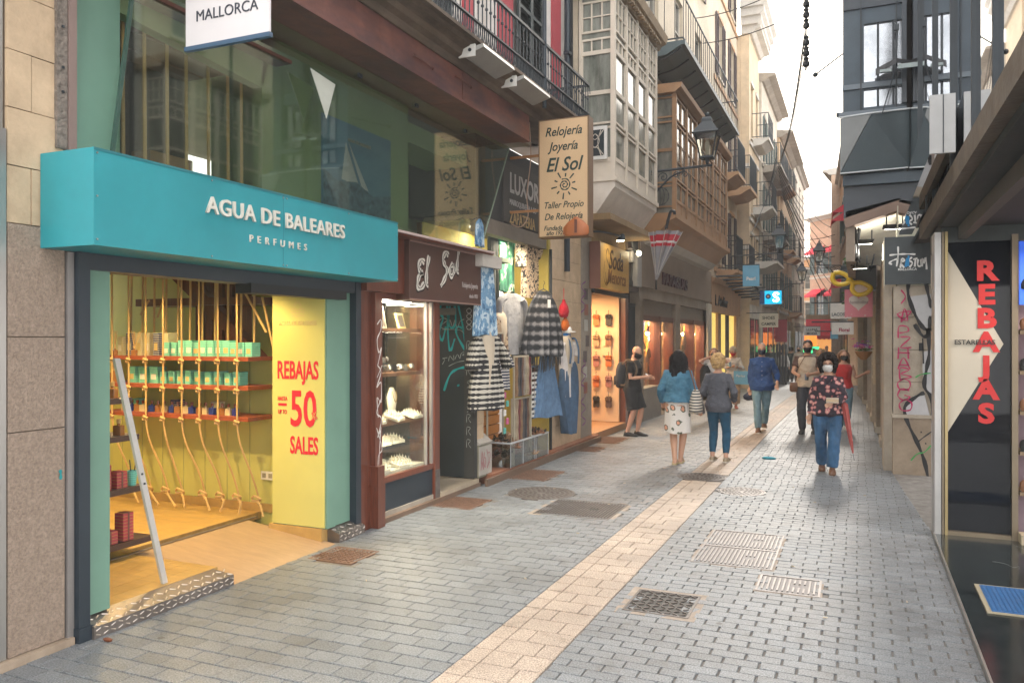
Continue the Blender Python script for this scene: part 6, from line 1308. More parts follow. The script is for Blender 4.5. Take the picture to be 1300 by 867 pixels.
def house(label, fr, u0, u1, z0, z1, wm, cols, floors, win=(1.0, 2.0), o=0, shm=None, bal=None, gz0=3.4, eave=.5, fh=3.3, side=True, slabm=greyst, rng=None, grm=None):
    """facade of regular bays; bal: dict (floor, col or 'all') -> depth"""
    c_ = fr((u0+u1)/2, 0, z0); b_ = world('house', label, 'building', tuple(c_))
    ops = []
    W_ = (u1-u0)/cols
    for fl in range(floors):
        for k in range(cols):
            cu = u0+W_*(k+.5); zb = gz0+fl*fh+.35; ops.append((cu-win[0]/2, cu+win[0]/2, zb, zb+win[1]))
    wallgrid(fr, u0, u1, z0, z1, ops, wm, b_, o=o, d=.35)
    m_ = MB(fr); m_.box(u0+.01, u1-.01, o-5, o-.36, z0, z1-.01); m_.obj('rear_volume', wm, b_)
    for i, q in enumerate(ops):
        window(Fr(tuple((fr.g+fr.n*o)[:2]), tuple(fr.d[:2]), tuple(fr.n[:2])), *q, b_, cols=2, rows=3)
        if shm:
            ff_ = Fr(tuple((fr.g+fr.n*o)[:2]), tuple(fr.d[:2]), tuple(fr.n[:2])); w = win[0]/2
            shutter(ff_, q[0]-w-.02, q[0]-.02, q[2], q[3], b_, m=shm, o=.02, step=.12); shutter(ff_, q[1]+.02, q[1]+w+.02, q[2], q[3], b_, m=shm, o=.02, step=.12)
        sm = MB(fr); sm.box(q[0]-.12, q[1]+.12, o-.01, o+.05, q[3]+.02, q[3]+.14); sm.obj('window_lintel', slabm, b_)
    for fl in range(floors): m_ = MB(fr); m_.box(u0, u1, o-.01, o+.06, gz0+fl*fh, gz0+fl*fh+.14); m_.obj('string_course', slabm, b_)
    m_ = MB(fr); m_.prism([(o-.3, z1), (o+.1, z1), (o+eave*.5, z1+.15), (o+eave, z1+.2), (o+eave, z1+.3), (o-.3, z1+.4)], u0-.05, u1+.05, 'u'); m_.obj('eave', slabm, b_)
    if gz0 > 2.5:      # ground floor shopfront
        for k in range(cols):
            cu = u0+W_*(k+.5); w = W_*.38
            m_ = MB(fr); m_.box(cu-w, cu+w, o, o+.03, z0, gz0-.9); s_ = m_.obj('shop_window', dglass if k % 2 else (grm or dglass), b_)
            m_ = MB(fr); m_.box(cu-w-.08, cu+w+.08, o+.0, o+.08, gz0-.9, gz0-.35); m_.obj('shop_fascia', slabm, b_)
    return b_
# third house: protruding cream house at Y=33 with rounded cornice
house('plain beige house with plum shutters above the beige corner shop', FL(-4.58), 28.0, 33.9, 3.9, 17.5, plaster, 2, 4, win=(1.0, 2.1), shm=brsh, gz0=4.2, slabm=P('peach_stone', ()))
pe_ = P('peach_slab', (.46, .28, .16), .8)
for (u0, u1, z, d) in ((28.6, 30.2, 4.25, .75), (31.6, 33.4, 4.25, .8), (31.4, 33.6, 7.6, .85), (28.4, 30.4, 7.6, .8)):
    balcony(FL(-4.58), u0, u1, z, d, ('lower' if z < 5 else 'upper')+(' near' if u0 < 30 else ' far')+' small iron balcony on a peach slab of the plain beige house', slab=pe_, h=1.2)
crm = P('cream_render', (.60, .47, .32), .85, dirt=.08); wcor = P('white_cornice', (.60, .57, .52), .8, dirt=.12)
h3 = house('cream house with a rounded white cornice jutting forward in mid street', FL(-4.1), 33.95, 37.5, -1.0, 14.3, crm, 2, 3, win=(.8, 2.2), gz0=3.6, fh=3.1, slabm=wcor, eave=.45)
m_ = MB(FL(-4.1))
for z, o_ in ((14.6, .5), (14.9, .62), (15.2, .75)): m_.prism([(-.3, z), (o_-.15, z), (o_, z+.12), (o_, z+.3), (-.3, z+.3)], 33.7-(z-14.6)*.5, 37.6, 'u')
m_.obj('stepped_cornice', wcor, h3)
m_ = MB(FP(33.93)); m_.box(-4.6, -4.1, .0, .06, 8.8, 9.0); m_.box(-4.6, -4.1, 0, .05, 5.5, 5.65); m_.obj('side_band', wcor, h3)
for (u0, u1, z, d, orn, lb) in ((34.1, 37.2, 5.0, 1.1, True, 'large ornate lattice balcony of the cream house'), (34.8, 36.8, 10.2, .7, True, 'small ornate balcony high on the cream house'), (35.2, 37.3, 7.4, .8, False, 'middle iron balcony of the cream house under the cables')):
    balcony(FL(-4.1), u0, u1, z, d, lb, slab=wcor, h=1.05, ornate=orn, step=.2)
gsh = P('grey_green_shutter', (.09, .13, .12), .6)
house('grey beige house with green shutters further down the left side', FL(-4.0), 37.6, 45.0, -1.2, 13.4, plaster2, 3, 3, shm=gsh, gz0=3.4, win=(.8, 2.0), eave=.6, fh=3.1)
for (u0, u1, z) in ((37.9, 40.0, 6.6), (40.6, 42.7, 6.6), (38.0, 42.6, 9.7), (37.9, 39.8, 3.6), (42.9, 44.8, 9.7)):
    balcony(FL(-4.0), u0, u1, z, .8, 'iron balcony at %s of the house with green shutters, %s bay' % ({6.6: 'second floor', 9.7: 'third floor', 3.6: 'first floor'}[z], 'near' if u0 < 40 else 'far'), slab=greyst, h=1.0, step=.25)
house('ochre house with small balconies before the street bends', FL(-3.9), 45.1, 53.9, -1.4, 12.6, plaster3, 3, 3, gz0=3.2, win=(.8, 1.9), shm=gsh, eave=.7)
for (u0, u1, z) in ((45.5, 47.5, 6.6), (50.0, 52.0, 6.6), (45.5, 47.5, 9.9), (51, 53, 3.4)):
    balcony(FL(-3.9), u0, u1, z, .7, 'small balcony of the ochre house, %s, %s' % ({6.6: 'second floor', 9.9: 'third floor', 3.4: 'first floor'}[z], 'near bay' if u0 < 49 else 'far bay'), slab=pe_, h=1.0, step=.25)
house('pale house with a slim corner tower at the bend', FL(-3.75), 54.0, 64, -1.5, 12.9, plaster2, 3, 3, gz0=3.2, win=(.8, 1.9), eave=.4)
t = world('chimney_flue', 'round pale chimney pipe rising above the far roofs', 'chimney', (-4.6, 52, 12.4)); 
m_ = MB(); m_.lathe((-4.6, 52, 12.4), [(.3, 0), (.3, 3.6), (.42, 3.65), (.42, 3.75), (.25, 3.8), (.25, 4.2), (.4, 4.25), (.1, 4.5)], 14); m_.obj('flue_pipe', wcor, t)
# ================= far houses that close the bend =================
salm = P('salmon_render', (.58, .36, .25), .85, dirt=.12)
fa = Fr((-3.55, 68), (.62, -.78), (-.78, -.62))
hA = house('salmon house with red awnings facing up the street', fa, 0, 9.5, -1.5, 11.0, salm, 4, 2, win=(1.1, 2.0), gz0=3.2, shm=gsh, slabm=wcor, eave=.6)
hfac = wcor
rawn = fabric('red_awning_cloth', (.72, .045, .075), bump=.1)
def awning(fr, u0, u1, z, dep, drop, label, m=rawn, grp=None, val=.2):
    c_ = fr((u0+u1)/2, 0, z); t_ = world('awning', label, 'awning', tuple(c_), grp)
    b_ = MB(fr); b_.vf([(u0, .02, z), (u1, .02, z), (u1, dep, z-drop), (u0, dep, z-drop), (u0, .02, z-.03), (u1, .02, z-.03), (u1, dep-.01, z-drop-.03), (u0, dep-.01, z-drop-.03)], [(0,1,2,3),(4,5,6,7),(0,1,5,4),(1,2,6,5),(2,3,7,6),(3,0,4,7)])
    b_.vf([(u0, .02, z-.03), (u0, dep, z-drop-.03), (u0, .02, z-drop-.03), (u0+.02, .02, z-.03), (u0+.02, dep, z-drop-.03), (u0+.02, .02, z-drop-.03)], [(0, 1, 2), (3, 4, 5), (0, 1, 4, 3), (1, 2, 5, 4), (0, 2, 5, 3)])
    b_.obj('awning_cloth', m, t_)
    b_ = MB(fr); n = max(3, int((u1-u0)/.25))
    for k in range(n):
        a = u0+(u1-u0)*k/n; w = (u1-u0)/n; b_.prism([(a, z-drop-.03), (a+w, z-drop-.03), (a+w, z-drop-val*.7), (a+w/2, z-drop-val), (a, z-drop-val*.7)], dep-.02, dep)
    b_.obj('valance', m, t_)
    return t_
for i, (u0, u1, z) in enumerate([(a, a+1.5, zz) for zz in (5.7, 9.0) for a in (.4, 2.7, 5.1, 7.4)]):
    awning(fa, u0, u1, z, .8, .5, 'small red window awning on the salmon house', grp='red window awnings of the salmon house')
awning(Fr((-2.15, 56.5), (1, 0), (0, -1)), -1.05, 1.05, 3.1, 1.2, 1.1, 'large bright red shop awning at the bend of the street', val=.25)
t = world('awning_shop', 'small shop kiosk front under the large red awning', 'shop', (-2.9, 56.6, -.5))
house('orange house glimpsed at the very end of the street', FP(84), -8.5, -3.0, -2, 9.5, P('orange_render', (.55, .30, .14), .85, dirt=.1), 2, 2, gz0=3.0, shm=gsh, slabm=wcor)
m_ = MB(Fr((-2.15, 56.6), (1, 0), (0, -1))); m_.box(-1.05, 1.15, -.3, 0, -1.2, 3.4); m_.obj('front_wall', plaster3, t)
m_ = MB(Fr((-2.15, 56.6), (1, 0), (0, -1))); m_.box(-.8, .9, 0, .03, -1.0, 1.9); m_.obj('shop_opening', emit('far_shop_glow', (.8, .35, .1), .5), t)
hB = house('pinkish cream house beside the red awning on the right of the bend', Fr((-1.45, 50), (.1, .99), (-.99, .1)), 0, 9, -1.5, 11.3, P('pink_cream_render', (.56, .40, .29), .85, dirt=.1), 3, 2, gz0=3.3, slabm=wcor, shm=gsh, win=(.8, 1.9))
house('tall ochre house closing the bend on the left', Fr((-12, 74), (1, -.25), (-.25, -1)), -1, 6.4, -2, 12.7, plaster3, 2, 3, gz0=3.2, shm=gsh, slabm=wcor)
# ---- hanging signs along the left
def blade(fr, x0, x1, z0, z1, m, label, txts, nm='hanging_sign', d=.12, cat='hanging sign', armlen=.5, rim=iron):
    t_ = world(nm, label, cat, tuple(fr((x0+x1)/2, 0, z0)))
    b_ = MB(fr); b_.box(x0, x1, -d, 0, z0, z1); bd = b_.obj('sign_board', m, t_)
    b_ = MB(fr); b_.box(x0-armlen, x1, -d/2-.015, -d/2+.015, z1+.0, z1+.035); b_.obj('bracket', rim, t_)
    for s_, x, z, sz, mm, sx_ in txts: text(s_, fr, x, .004, z, sz, mm, bd, 'lettering', 'CENTER', .004, sx=sx_)
    return t_
blade(FP(27), -2.93, -2.27, 2.98, 3.40, emit('cyan_lit_sign', (.0, .30, .55), .9), 'bright cyan bank sign with a white letter S', [('S', -2.43, 3.05, .42, whitelamp, 1.1)])
bd = [o for o in bpy.data.objects if o.name.startswith('sign_board')][-1]
m_ = MB(FP(27)); m_.box(-2.93, -2.78, .001, .006, 2.98, 3.40); m_.obj('dark_blue_end', P('bank_blue', (.01, .06, .2), .5), bd)
m_ = MB(FP(27)); m_.ell((-2.67, .01, 3.22), (.085, .006, .085), 14, 6); m_.obj('emblem_disc', P('bank_blue', ()), bd); m_ = MB(FP(27)); m_.ell((-2.67, .018, 3.22), (.035, .006, .035), 10, 6); m_.obj('emblem_dot', P('salmon_dot', (.7, .35, .25), .5), bd)
blade(FP(24), -3.08, -2.62, 3.38, 3.98, P('sky_blue_sign', (.14, .38, .55), .5), 'pale blue square shop sign on a bracket', [('Pearl', -2.85, 3.55, .14, white, .9)])
blade(FP(33), -3.6, -2.9, 2.30, 2.85, P('off_white_sign', (.55, .52, .46), .6), 'small off white rectangular sign with two lines of black capitals', [('SHOES', -3.25, 2.62, .16, black, 1), ('CAMPER', -3.25, 2.38, .16, black, .9)])
blade(FP(44), -2.6, -1.8, 2.0, 2.45, white, 'white street sign plate near the red awning', [('LLUNA', -2.2, 2.25, .17, black, 1), ('MODA', -2.2, 2.05, .17, black, 1)])
blade(FP(38), -3.45, -2.95, 1.7, 2.7, P('wine_red_banner', (.25, .015, .03), .7), 'wine red banner hanging before dark slatted shutters', [])
t = world('slatted_entrance', 'dark slatted shutter entrance below the wine red banner', 'door', (-3.3, 38.2, -.3))
for k in range(7): m_ = MB(FP(38.3)); m_.box(-3.85+k*.13, -3.76+k*.13, -.05, 0, gz(38), 1.6); m_.obj('slat', black, t)
blade(FP(52), -3.1, -2.2, .8, 1.35, emit('neon_green_sign', (.05, .75, .25), 1.2), 'small glowing green sign under a red one far down the street', [])
blade(FP(51.5), -3.0, -2.3, 1.4, 2.2, emit('neon_orange_sign', (.8, .2, .03), 1.0), 'small glowing orange red sign far down the street', [])
lantern((-2.5, 29, 4.9), 1.6, 'black street lantern beside the ornate balcony', s=.95)
lantern((-2.5, 41, 4.6), 1.4, 'distant black street lantern left of the street gap', s=.95)
lantern((-1.6, 38, 5.2), .9, 'black lantern on the right side in front of the salmon house', s=1.0, rz=PI)
# tangle of black bracket arms by the corner
t = world('bracket_arms', 'cluster of black metal bracket arms over the beige corner shop', 'brackets', (-3.8, 30, 3.8))
r9 = random.Random(3)
for k in range(9): m_ = MB(); y = 27.5+k*.9; m_.tube([(-4.4, y, 3.95-.06*k), (-3.3+.03*k, y, 3.95-.05*k)], .035, 5); m_.tube([(-3.5, y-.2, 3.9-.05*k), (-3.3, y+.3, 3.75-.05*k)], .05, 5); m_.obj('arm', iron, t)
# overhead wires
t = world('overhead_cables', 'bundle of thin black power cables strung over the street', 'cables', (-3, 30, 10))
def cable(a, b_, sag=.2, r=.014, n=12):
    m_ = MB(); m_.tube([(a[0]+(b_[0]-a[0])*k/n, a[1]+(b_[1]-a[1])*k/n, a[2]+(b_[2]-a[2])*k/n-sag*4*(k/n)*(1-k/n)) for k in range(n+1)], r, 4); m_.obj('cable', black, t)
for k in range(6): cable((-3.3+.09*k, 36, 8.9+.25*k), (-.9, 16, 7.0+.17*k), .35, .009)
for k in range(4): cable((-4.5, 22+1.2*k, 12.2-.35*k), (-.6, 18+1.2*k, 11.4-.3*k), .25)
for k in range(5): cable((-4.0, 34+k, 6.2+.3*k), (-3.2, 36, 9.0+.2*k), .1, .015)
for k in range(8): cable((-3.2+.03*k, 36, 9.4-.2*k), (-1.6, 60, 9.5-.8*k), .6, .02)
for k in range(4): cable((-4.1, 36+2*k, 5.6+.5*k), (-1.2, 48, 5.8+.6*k), .3, .018)
t = world('cable_insulators', 'vertical string of dark insulators on the overhead cables', 'insulators', (-.9, 16, 7))
for k in range(9): m_ = MB(); m_.lathe((-.9, 16.0, 6.95+k*.2+(.12 if k > 2 else 0)), [(.02, 0), (.06, .03), (.06, .09), (.035, .13), (.055, .17), (.02, .2)], 8); m_.obj('insulator', black, t)
m_ = MB(); m_.tube([(-.9, 16.0, 6.9), (-.9, 16.0, 11.0)], .012, 5); m_.obj('hanger_cable', black, t)
t = world('wall_stay', 'thin steel stay reaching out from the dark blue building', 'stay', (-.2, 12.6, 6.0))
m_ = MB(); m_.tube([(-.2, 12.7, 6.05), (-.62, 13.4, 6.0)], .012, 5); m_.obj('stay_rod', iron, t); m_ = MB(); m_.ell((-.62, 13.4, 6.0), (.04, .04, .04), 8, 6); m_.obj('stay_end', iron, t)
# ================= RIGHT: shoe shop with marquee =================
t = world('shoe_shop', 'dark shoe shop with glass display bay, marquee and black marble entrance', 'shop', (1.2, 8, 0))
fr6 = FP(8.62)
bronze = P('bronze_frame', (.20, .16, .11), .35, metal=.6, bump=.05)
m_ = MB(fr6); m_.box(.665, .72, -.35, .0, .0, 2.9); m_.obj('metal_pilaster', P('pale_steel_post', (.42, .41, .40), .3, metal=.6), t)
m_ = MB(fr6); m_.box(.725, .745, -.3, .01, .035, 2.9); m_.obj('metal_edge', bronze, t); m_ = MB(fr6); m_.box(.75, .775, -.3, .02, .035, 2.9); m_.obj('metal_edge', P('brass_edge', (.36, .28, .14), .3, metal=.7), t)
m_ = MB(fr6); m_.box(.775, 1.32, -.1, .005, .03, .075); m_.box(1.295, 1.345, -.1, .02, .03, 2.85); m_.obj('window_frame', bronze, t)
blackglass = P('black_glass', (.006, .008, .012), .03, bump=0, spec=.25)
m_ = MB(fr6); m_.box(.775, 1.295, -.06, -.04, .075, 2.8); gl = m_.obj('window_pane', blackglass, t)
m_ = MB(fr6); m_.prism([(.778, 2.72), (1.235, 1.84), (.778, 1.0)], -.04, -.034); ar = m_.obj('cream_arrow', P('cream_vinyl', (.47, .43, .35), .6, bump=0, var=.04), gl)
rdv = P('coral_red_vinyl', (.50, .018, .018), .5, bump=0, var=.02)
for k, ch in enumerate('REBAJAS'):
    text(ch, fr6, 1.095, -.030, 2.44-k*.222, .25, rdv, gl, 'red_letter', 'CENTER', .011, sx=1.12)
text('ESTARELLAS', fr6, 1.0, -.024, 1.835, .062, black, gl, 'lettering', 'CENTER', .001, sx=1.0)
# interior right of the pane: lit shoe shelves
m_ = MB(); m_.box(1.345, 3.2, 8.9, 9.0, 0.03, 2.9); m_.obj('back_wall', P('mauve_wall', (.32, .22, .26), .6), t)
m_ = MB(); m_.box(1.345, 1.40, 8.45, 8.62, .03, .12); m_.box(1.345, 1.9, 8.6, 8.66, .03, .1); m_.obj('cream_base', P('cream_laminate', (.46, .38, .26), .5), t)
shelfm = P('tan_shelf', (.36, .25, .15), .5)
for k in range(6): m_ = MB(); m_.box(1.36, 2.2, 8.62, 8.88, .45+k*.37, .49+k*.37); m_.obj('shoe_shelf', shelfm, t)
m_ = MB(); m_.box(1.35, 1.42, 8.58, 8.62, 2.2, 2.78); m_.obj('blue_panel', emit('blue_lit_panel', (.02, .10, .6), .3), t)
light('shop_lamp', 'AREA', (1.9, 8.2, 2.7), 22, (1, .85, .75), .6, (0, 0, 0), t)
r3 = random.Random(12)
for k in range(6):
    q = local('shoe', ('tan leather', 'black leather')[k % 2]+' shoe on the shelves right of the dark pane, '+('lowest', 'second', 'third', 'fourth', 'fifth', 'top')[k]+' shelf', 'shoe', (1.46, 8.68, .49+k*.37), .9)
    b_ = MB(); b_.loft([[(x, w*math.cos(a*PI/5), max(0, h/2+h/2*math.sin(a*PI/5))) for a in range(10)] for x, w, h in ((-.14, .02, .06), (-.12, .04, .11), (-.05, .042, .12), (.02, .045, .09), (.1, .048, .06), (.15, .03, .045), (.165, .01, .02))]); b_.obj('upper', (lea[0], black)[k % 2], q, smooth=True)
    b_ = MB(); b_.box(-.13, -.07, -.03, .03, -.0, .012); b_.box(-.13, .15, -.035, .035, -.001, .008); b_.obj('sole', black, q)
# the inner side of the vestibule roof
mq = world('marquee', 'thick dark metal marquee slab with a rusty front edge over the shoe shop', 'marquee', (1.0, 6, 3))
mqm = P('marquee_grey', (.05, .06, .06), .6, dirt=.3, var=.2, bump=.15); edgem = P('marquee_edge', (.15, .13, .105), .7, col2=(.10, .07, .045), vs=9, bump=.4, bs=30, dirt=.3)
m_ = MB(); m_.box(.70, 3.4, -1.5, 9.95, 3.0, 3.14); m_.obj('slab', mqm, mq); 
m_ = MB(); m_.box(.62, .698, -1.5, 10.0, 2.99, 3.15); m_.obj('front_edge', edgem, mq)
m_ = MB(); m_.box(.86, .93, -1.5, 8.6, 2.82, 2.998); m_.obj('beam', P('beam_tan', (.075, .07, .062), .6, dirt=.2), mq); m_ = MB(); m_.box(.95, 1.0, -1.5, 8.6, 2.9, 2.998); m_.obj('rail', mqm, mq)
m_ = MB(); m_.box(.72, 3.4, 8.64, 9.9, 2.8, 2.999); m_.obj('rear_soffit', mqm, mq)
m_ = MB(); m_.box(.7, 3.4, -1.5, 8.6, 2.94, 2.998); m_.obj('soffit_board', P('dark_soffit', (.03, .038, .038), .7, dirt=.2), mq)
# ---- mirror glass facade above the marquee
mg = world('mirror_glass_facade', 'mirror glass curtain wall with dark mullions above the marquee', 'facade', (.62, 8, 3.2))
mir = bpy.data.materials.new('mirror_glass'); mir.use_nodes = True; bb_ = mir.node_tree.nodes['Principled BSDF']; bb_.inputs['Metallic'].default_value = 1; bb_.inputs['Roughness'].default_value = .015; bb_.inputs['Base Color'].default_value = (.72, .74, .76, 1)
yy = [2.0, 3.4, 4.8, 5.65, 6.9, 8.5, 10.5, 12.45]
for a, b_ in zip(yy, yy[1:]):
    m_ = MB(); m_.box(.66, .70, a+.01, b_-.01, 3.2, 9.5); m_.obj('mirror_pane', mir, mg)
    m_ = MB(); m_.box(.635, .66, a-.018, a+.018, 3.18, 9.5); m_.obj('mullion', iron, mg)
m_ = MB(); m_.box(.70, 3.0, 2.0, 12.45, 3.2, 9.5); m_.obj('core_wall', P('dark_interior', ()), mg)
bx = world('light_grey_box_sign', 'pale grey projecting box sign on the mirror glass facade', 'sign', (.55, 7, 3.3))
m_ = MB(); m_.box(.475, .634, 6.53, 11.6, 3.235, 3.63); m_.obj('box_body', mir, bx); m_ = MB(); m_.box(.47, .634, 6.5, 6.53, 3.22, 3.64); m_.obj('end_cap', P('pale_grey_panel', (.42, .42, .42), .5), bx)
m_ = MB(); m_.box(.553, .559, 6.495, 6.5, 3.22, 3.64); m_.obj('seam', iron, bx)
rail = world('marquee_rail', 'dark diagonal stay rods on top of the marquee', 'stay', (.6, 8, 3.2))
m_ = MB(); m_.tube([(.63, 10.6, 3.2), (.60, 6.9, 3.52)], .012, 5); m_.tube([(.62, 9.0, 3.15), (.62, 9.0, 3.9)], .012, 5); m_.obj('stay_rod', iron, rail)
# ================= DARK BLUE GREY BUILDING =================
t = world('dark_blue_building', 'dark blue grey clad building projecting over the street with a folded metal canopy', 'building', (.2, 13, 3))
bm_ = P('blue_grey_cladding', (.05, .075, .10), .45, var=.12, vs=2, bump=.05, dirt=.15); bm2 = P('slate_cladding', (.035, .045, .06), .4, dirt=.1)
fb = FP(12.6)
wallgrid(fb, -.21, .62, 4.2, 10.5, [(.07, .56, 5.56, 6.4), (.07, .56, 5.2, 5.46)], bm_, t, d=.12)
m_ = MB(); m_.box(-.21, -.1, 12.72, 24, 4.2, 10.5); m_.obj('side_wall', bm_, t)
m_ = MB(); m_.box(-.1, 3, 12.73, 24, 4.25, 10.5); m_.obj('core_volume', P('dark_interior', ()), t)
for a, b_, c_, d_ in ((.07, .56, 5.56, 6.4), (.07, .56, 5.2, 5.46)):
    m_ = MB(fb); m_.box(a, b_, -.08, -.05, c_, d_); m_.obj('window_pane', P('sky_mirror_pane', (.42, .44, .47), .06, metal=.8, bump=.1, bs=2, var=.3, vs=2), t)
    for u in (.24, .44): m_ = MB(fb); m_.box(u, u+.03, -.05, -.02, c_, d_); m_.obj('mullion', iron, t)
m_ = MB(fb); m_.box(-.215, .62, .0, .035, 5.47, 5.54); m_.box(-.26, .62, .0, .05, 5.10, 5.15); m_.obj('ledge', P('pale_ledge', (.13, .16, .19), .4), t)
m_ = MB(fb); m_.box(-.3, -.2, -.02, .02, 5.10, 5.16); m_.obj('gutter_end', iron, t)
m_ = MB(fb); m_.box(-.21, .62, -.0, .03, 6.62, 8.0); m_.box(.56, .62, .0, .06, 5.2, 10); m_.obj('upper_panel', bm2, t)
for u in (.02, .48): m_ = MB(fb); m_.box(u, u+.02, .02, .05, 5.15, 10); m_.obj('vertical_rail', iron, t)
lp = world('black_floodlight', 'black floodlight pair on a bracket in front of the blue grey windows', 'floodlight', (.4, 12.3, 5.6))
m_ = MB(); m_.loft([[(x0, y, z) for x0, y, z in ((.22, 12.45, 5.6), (.22, 12.35, 5.56), (.22, 12.42, 5.68))], [(.48, 12.45, 5.75), (.48, 12.25, 5.68), (.48, 12.42, 5.80)], [(.72, 12.45, 5.66), (.72, 12.3, 5.62), (.72, 12.42, 5.72)]]); m_.obj('lamp_hood', black, lp)
m_ = MB(); m_.box(.27, .42, 12.28, 12.33, 5.58, 5.62); m_.box(.5, .66, 12.26, 12.3, 5.60, 5.66); m_.obj('lamp_glass', P('pale_lamp_glass', (.25, .3, .3), .2), lp); m_ = MB(); m_.tube([(.48, 12.45, 5.75), (.50, 12.5, 6.25)], .012, 5); m_.tube([(.49, 12.3, 5.7), (.3, 12.3, 5.0)], .008, 5); m_.box(.46, .52, 12.44, 12.5, 6.2, 6.28); m_.obj('bracket', iron, lp)
cn = world('folded_canopy', 'folded metal canopy with one pale triangular face on the blue grey building', 'canopy', (.2, 12.4, 4.2))
A_ = (-.24, 12.25, 4.99); B_ = (.16, 12.35, 5.03); C_ = (-.24, 12.3, 4.24); D_ = (.655, 12.5, 5.08); E_ = (.655, 12.5, 4.28)
m_ = MB(); m_.vf([A_, B_, C_, (-.24, 12.6, 4.99), (.16, 12.6, 5.03), (-.24, 12.6, 4.24)], [(0, 1, 2), (3, 4, 5), (0, 1, 4, 3), (0, 2, 5, 3), (1, 2, 5, 4)]); m_.obj('pale_triangle', P('pale_zinc', (.26, .27, .27), .45, metal=.2, var=.08), cn)
m_ = MB(); Cc = (-.236, 12.32, 4.24); m_.vf([(.162, 12.36, 5.02), D_, E_, Cc, (.162, 12.6, 5.02), (.655, 12.6, 5.08), (.655, 12.6, 4.28), (-.236, 12.6, 4.24)], [(0, 1, 2, 3), (4, 5, 6, 7), (0, 1, 5, 4), (1, 2, 6, 5), (2, 3, 7, 6), (3, 0, 4, 7)]); m_.obj('dark_panel', P('dark_zinc', (.05, .07, .08), .4, metal=.2, dirt=.15), cn)
m_ = MB(); m_.tube([(-.27, 12.25, 5.0), (.16, 12.34, 5.045), (.655, 12.48, 5.09)], .012, 5); m_.tube([(-.24, 12.29, 4.22), (.63, 12.48, 4.27)], .01, 5); m_.obj('bright_edge', P('bright_edge', (.55, .58, .6), .4), cn)
m_ = MB(); m_.box(-.21, .655, 12.5, 12.62, 4.08, 4.22); m_.obj('lower_band', bm_, cn)
# underside and corner shop
ts = world('streetwear_shop', 'stone cornered streetwear shop with a lit soffit behind the graffiti pillar', 'shop', (.4, 13, 0))
m_ = MB(fb); m_.prism([(-.2, 3.60), (.655, 3.86), (.655, 4.075), (-.2, 4.075)], -.3, -.0); m_.obj('dark_soffit_band', bm2, ts)
m_ = MB(fb); m_.prism([(-.17, 3.48), (.655, 3.74), (.655, 3.88), (-.2, 3.62)], -.28, .02); m_.obj('brown_arch_band', P('brown_pink_band', (.26, .18, .14), .7, dirt=.15), ts)
m_ = MB(); m_.vf([(-.17, 12.6, 3.62), (.655, 12.6, 3.80), (.655, 17.5, 3.35), (-.17, 17.5, 3.25), (-.17, 12.6, 3.72), (.655, 12.6, 3.9), (.655, 17.5, 3.45), (-.17, 17.5, 3.35)], [(0,1,2,3),(4,5,6,7),(0,1,5,4),(1,2,6,5),(2,3,7,6),(3,0,4,7)]); m_.obj('lit_soffit', P('cream_soffit_paint', (.62, .58, .48), .8), ts)
m_ = MB(); m_.box(-.17, -.05, 12.62, 20, 3.0, 3.66); m_.obj('outer_fascia', P('tan_fascia', (.30, .24, .19), .8, dirt=.2), ts)
m_ = MB(); m_.box(-.05, .34, 17.3, 17.4, 2.9, 3.5); m_.obj('end_panel', P('pinkish_panel', (.33, .28, .25), .7), ts)
light('soffit_lamp', 'AREA', (.32, 13.1, 3.05), 16, (1, .97, .85), .3, (PI, 0, 0), ts)
for k, (x, y, z) in enumerate(((.45, 12.75, 3.52), (.08, 13.0, 3.35), (.02, 13.8, 3.05))):
    q = world('shop_floodlight', ('large', 'middle', 'small')[k]+' black floodlight hanging under the lit soffit', 'floodlight', (x, y, z))
    m_ = MB(); m_.vf([(x-.12, y, z), (x+.14, y, z), (x+.10, y-.05, z-.07), (x-.14, y-.05, z-.07), (x-.12, y+.12, z+.02), (x+.14, y+.12, z+.02), (x+.1, y+.1, z-.05), (x-.14, y+.1, z-.05)], [(0,1,2,3),(4,5,6,7),(0,1,5,4),(1,2,6,5),(2,3,7,6),(3,0,4,7)]); m_.obj('housing', black, q)
    m_ = MB(); m_.tube([(x-.08, y+.03, z), (x-.08, y+.03, z+.12)], .01, 5); m_.tube([(x+.1, y+.03, z), (x+.1, y+.03, z+.14)], .01, 5); m_.obj('yoke', iron, q)
    m_ = MB(); m_.box(x-.1, x+.1, y+.02, y+.09, z-.062, z-.058); m_.obj('lamp_glass', whitelamp, q)
bm3 = MB()
r4 = random.Random(6)
for k in range(16): bm3.tube(smooth_line([(-.05+r4.uniform(-.06, .08), 12.9+r4.uniform(0, 1.2), 3.55-r4.uniform(0, .6)) for _ in range(3)]), .015, 4)
tag(bm3.obj('cable_tangle', black), 'tangle of black cables and clamps under the left end of the lit soffit', 'cables')
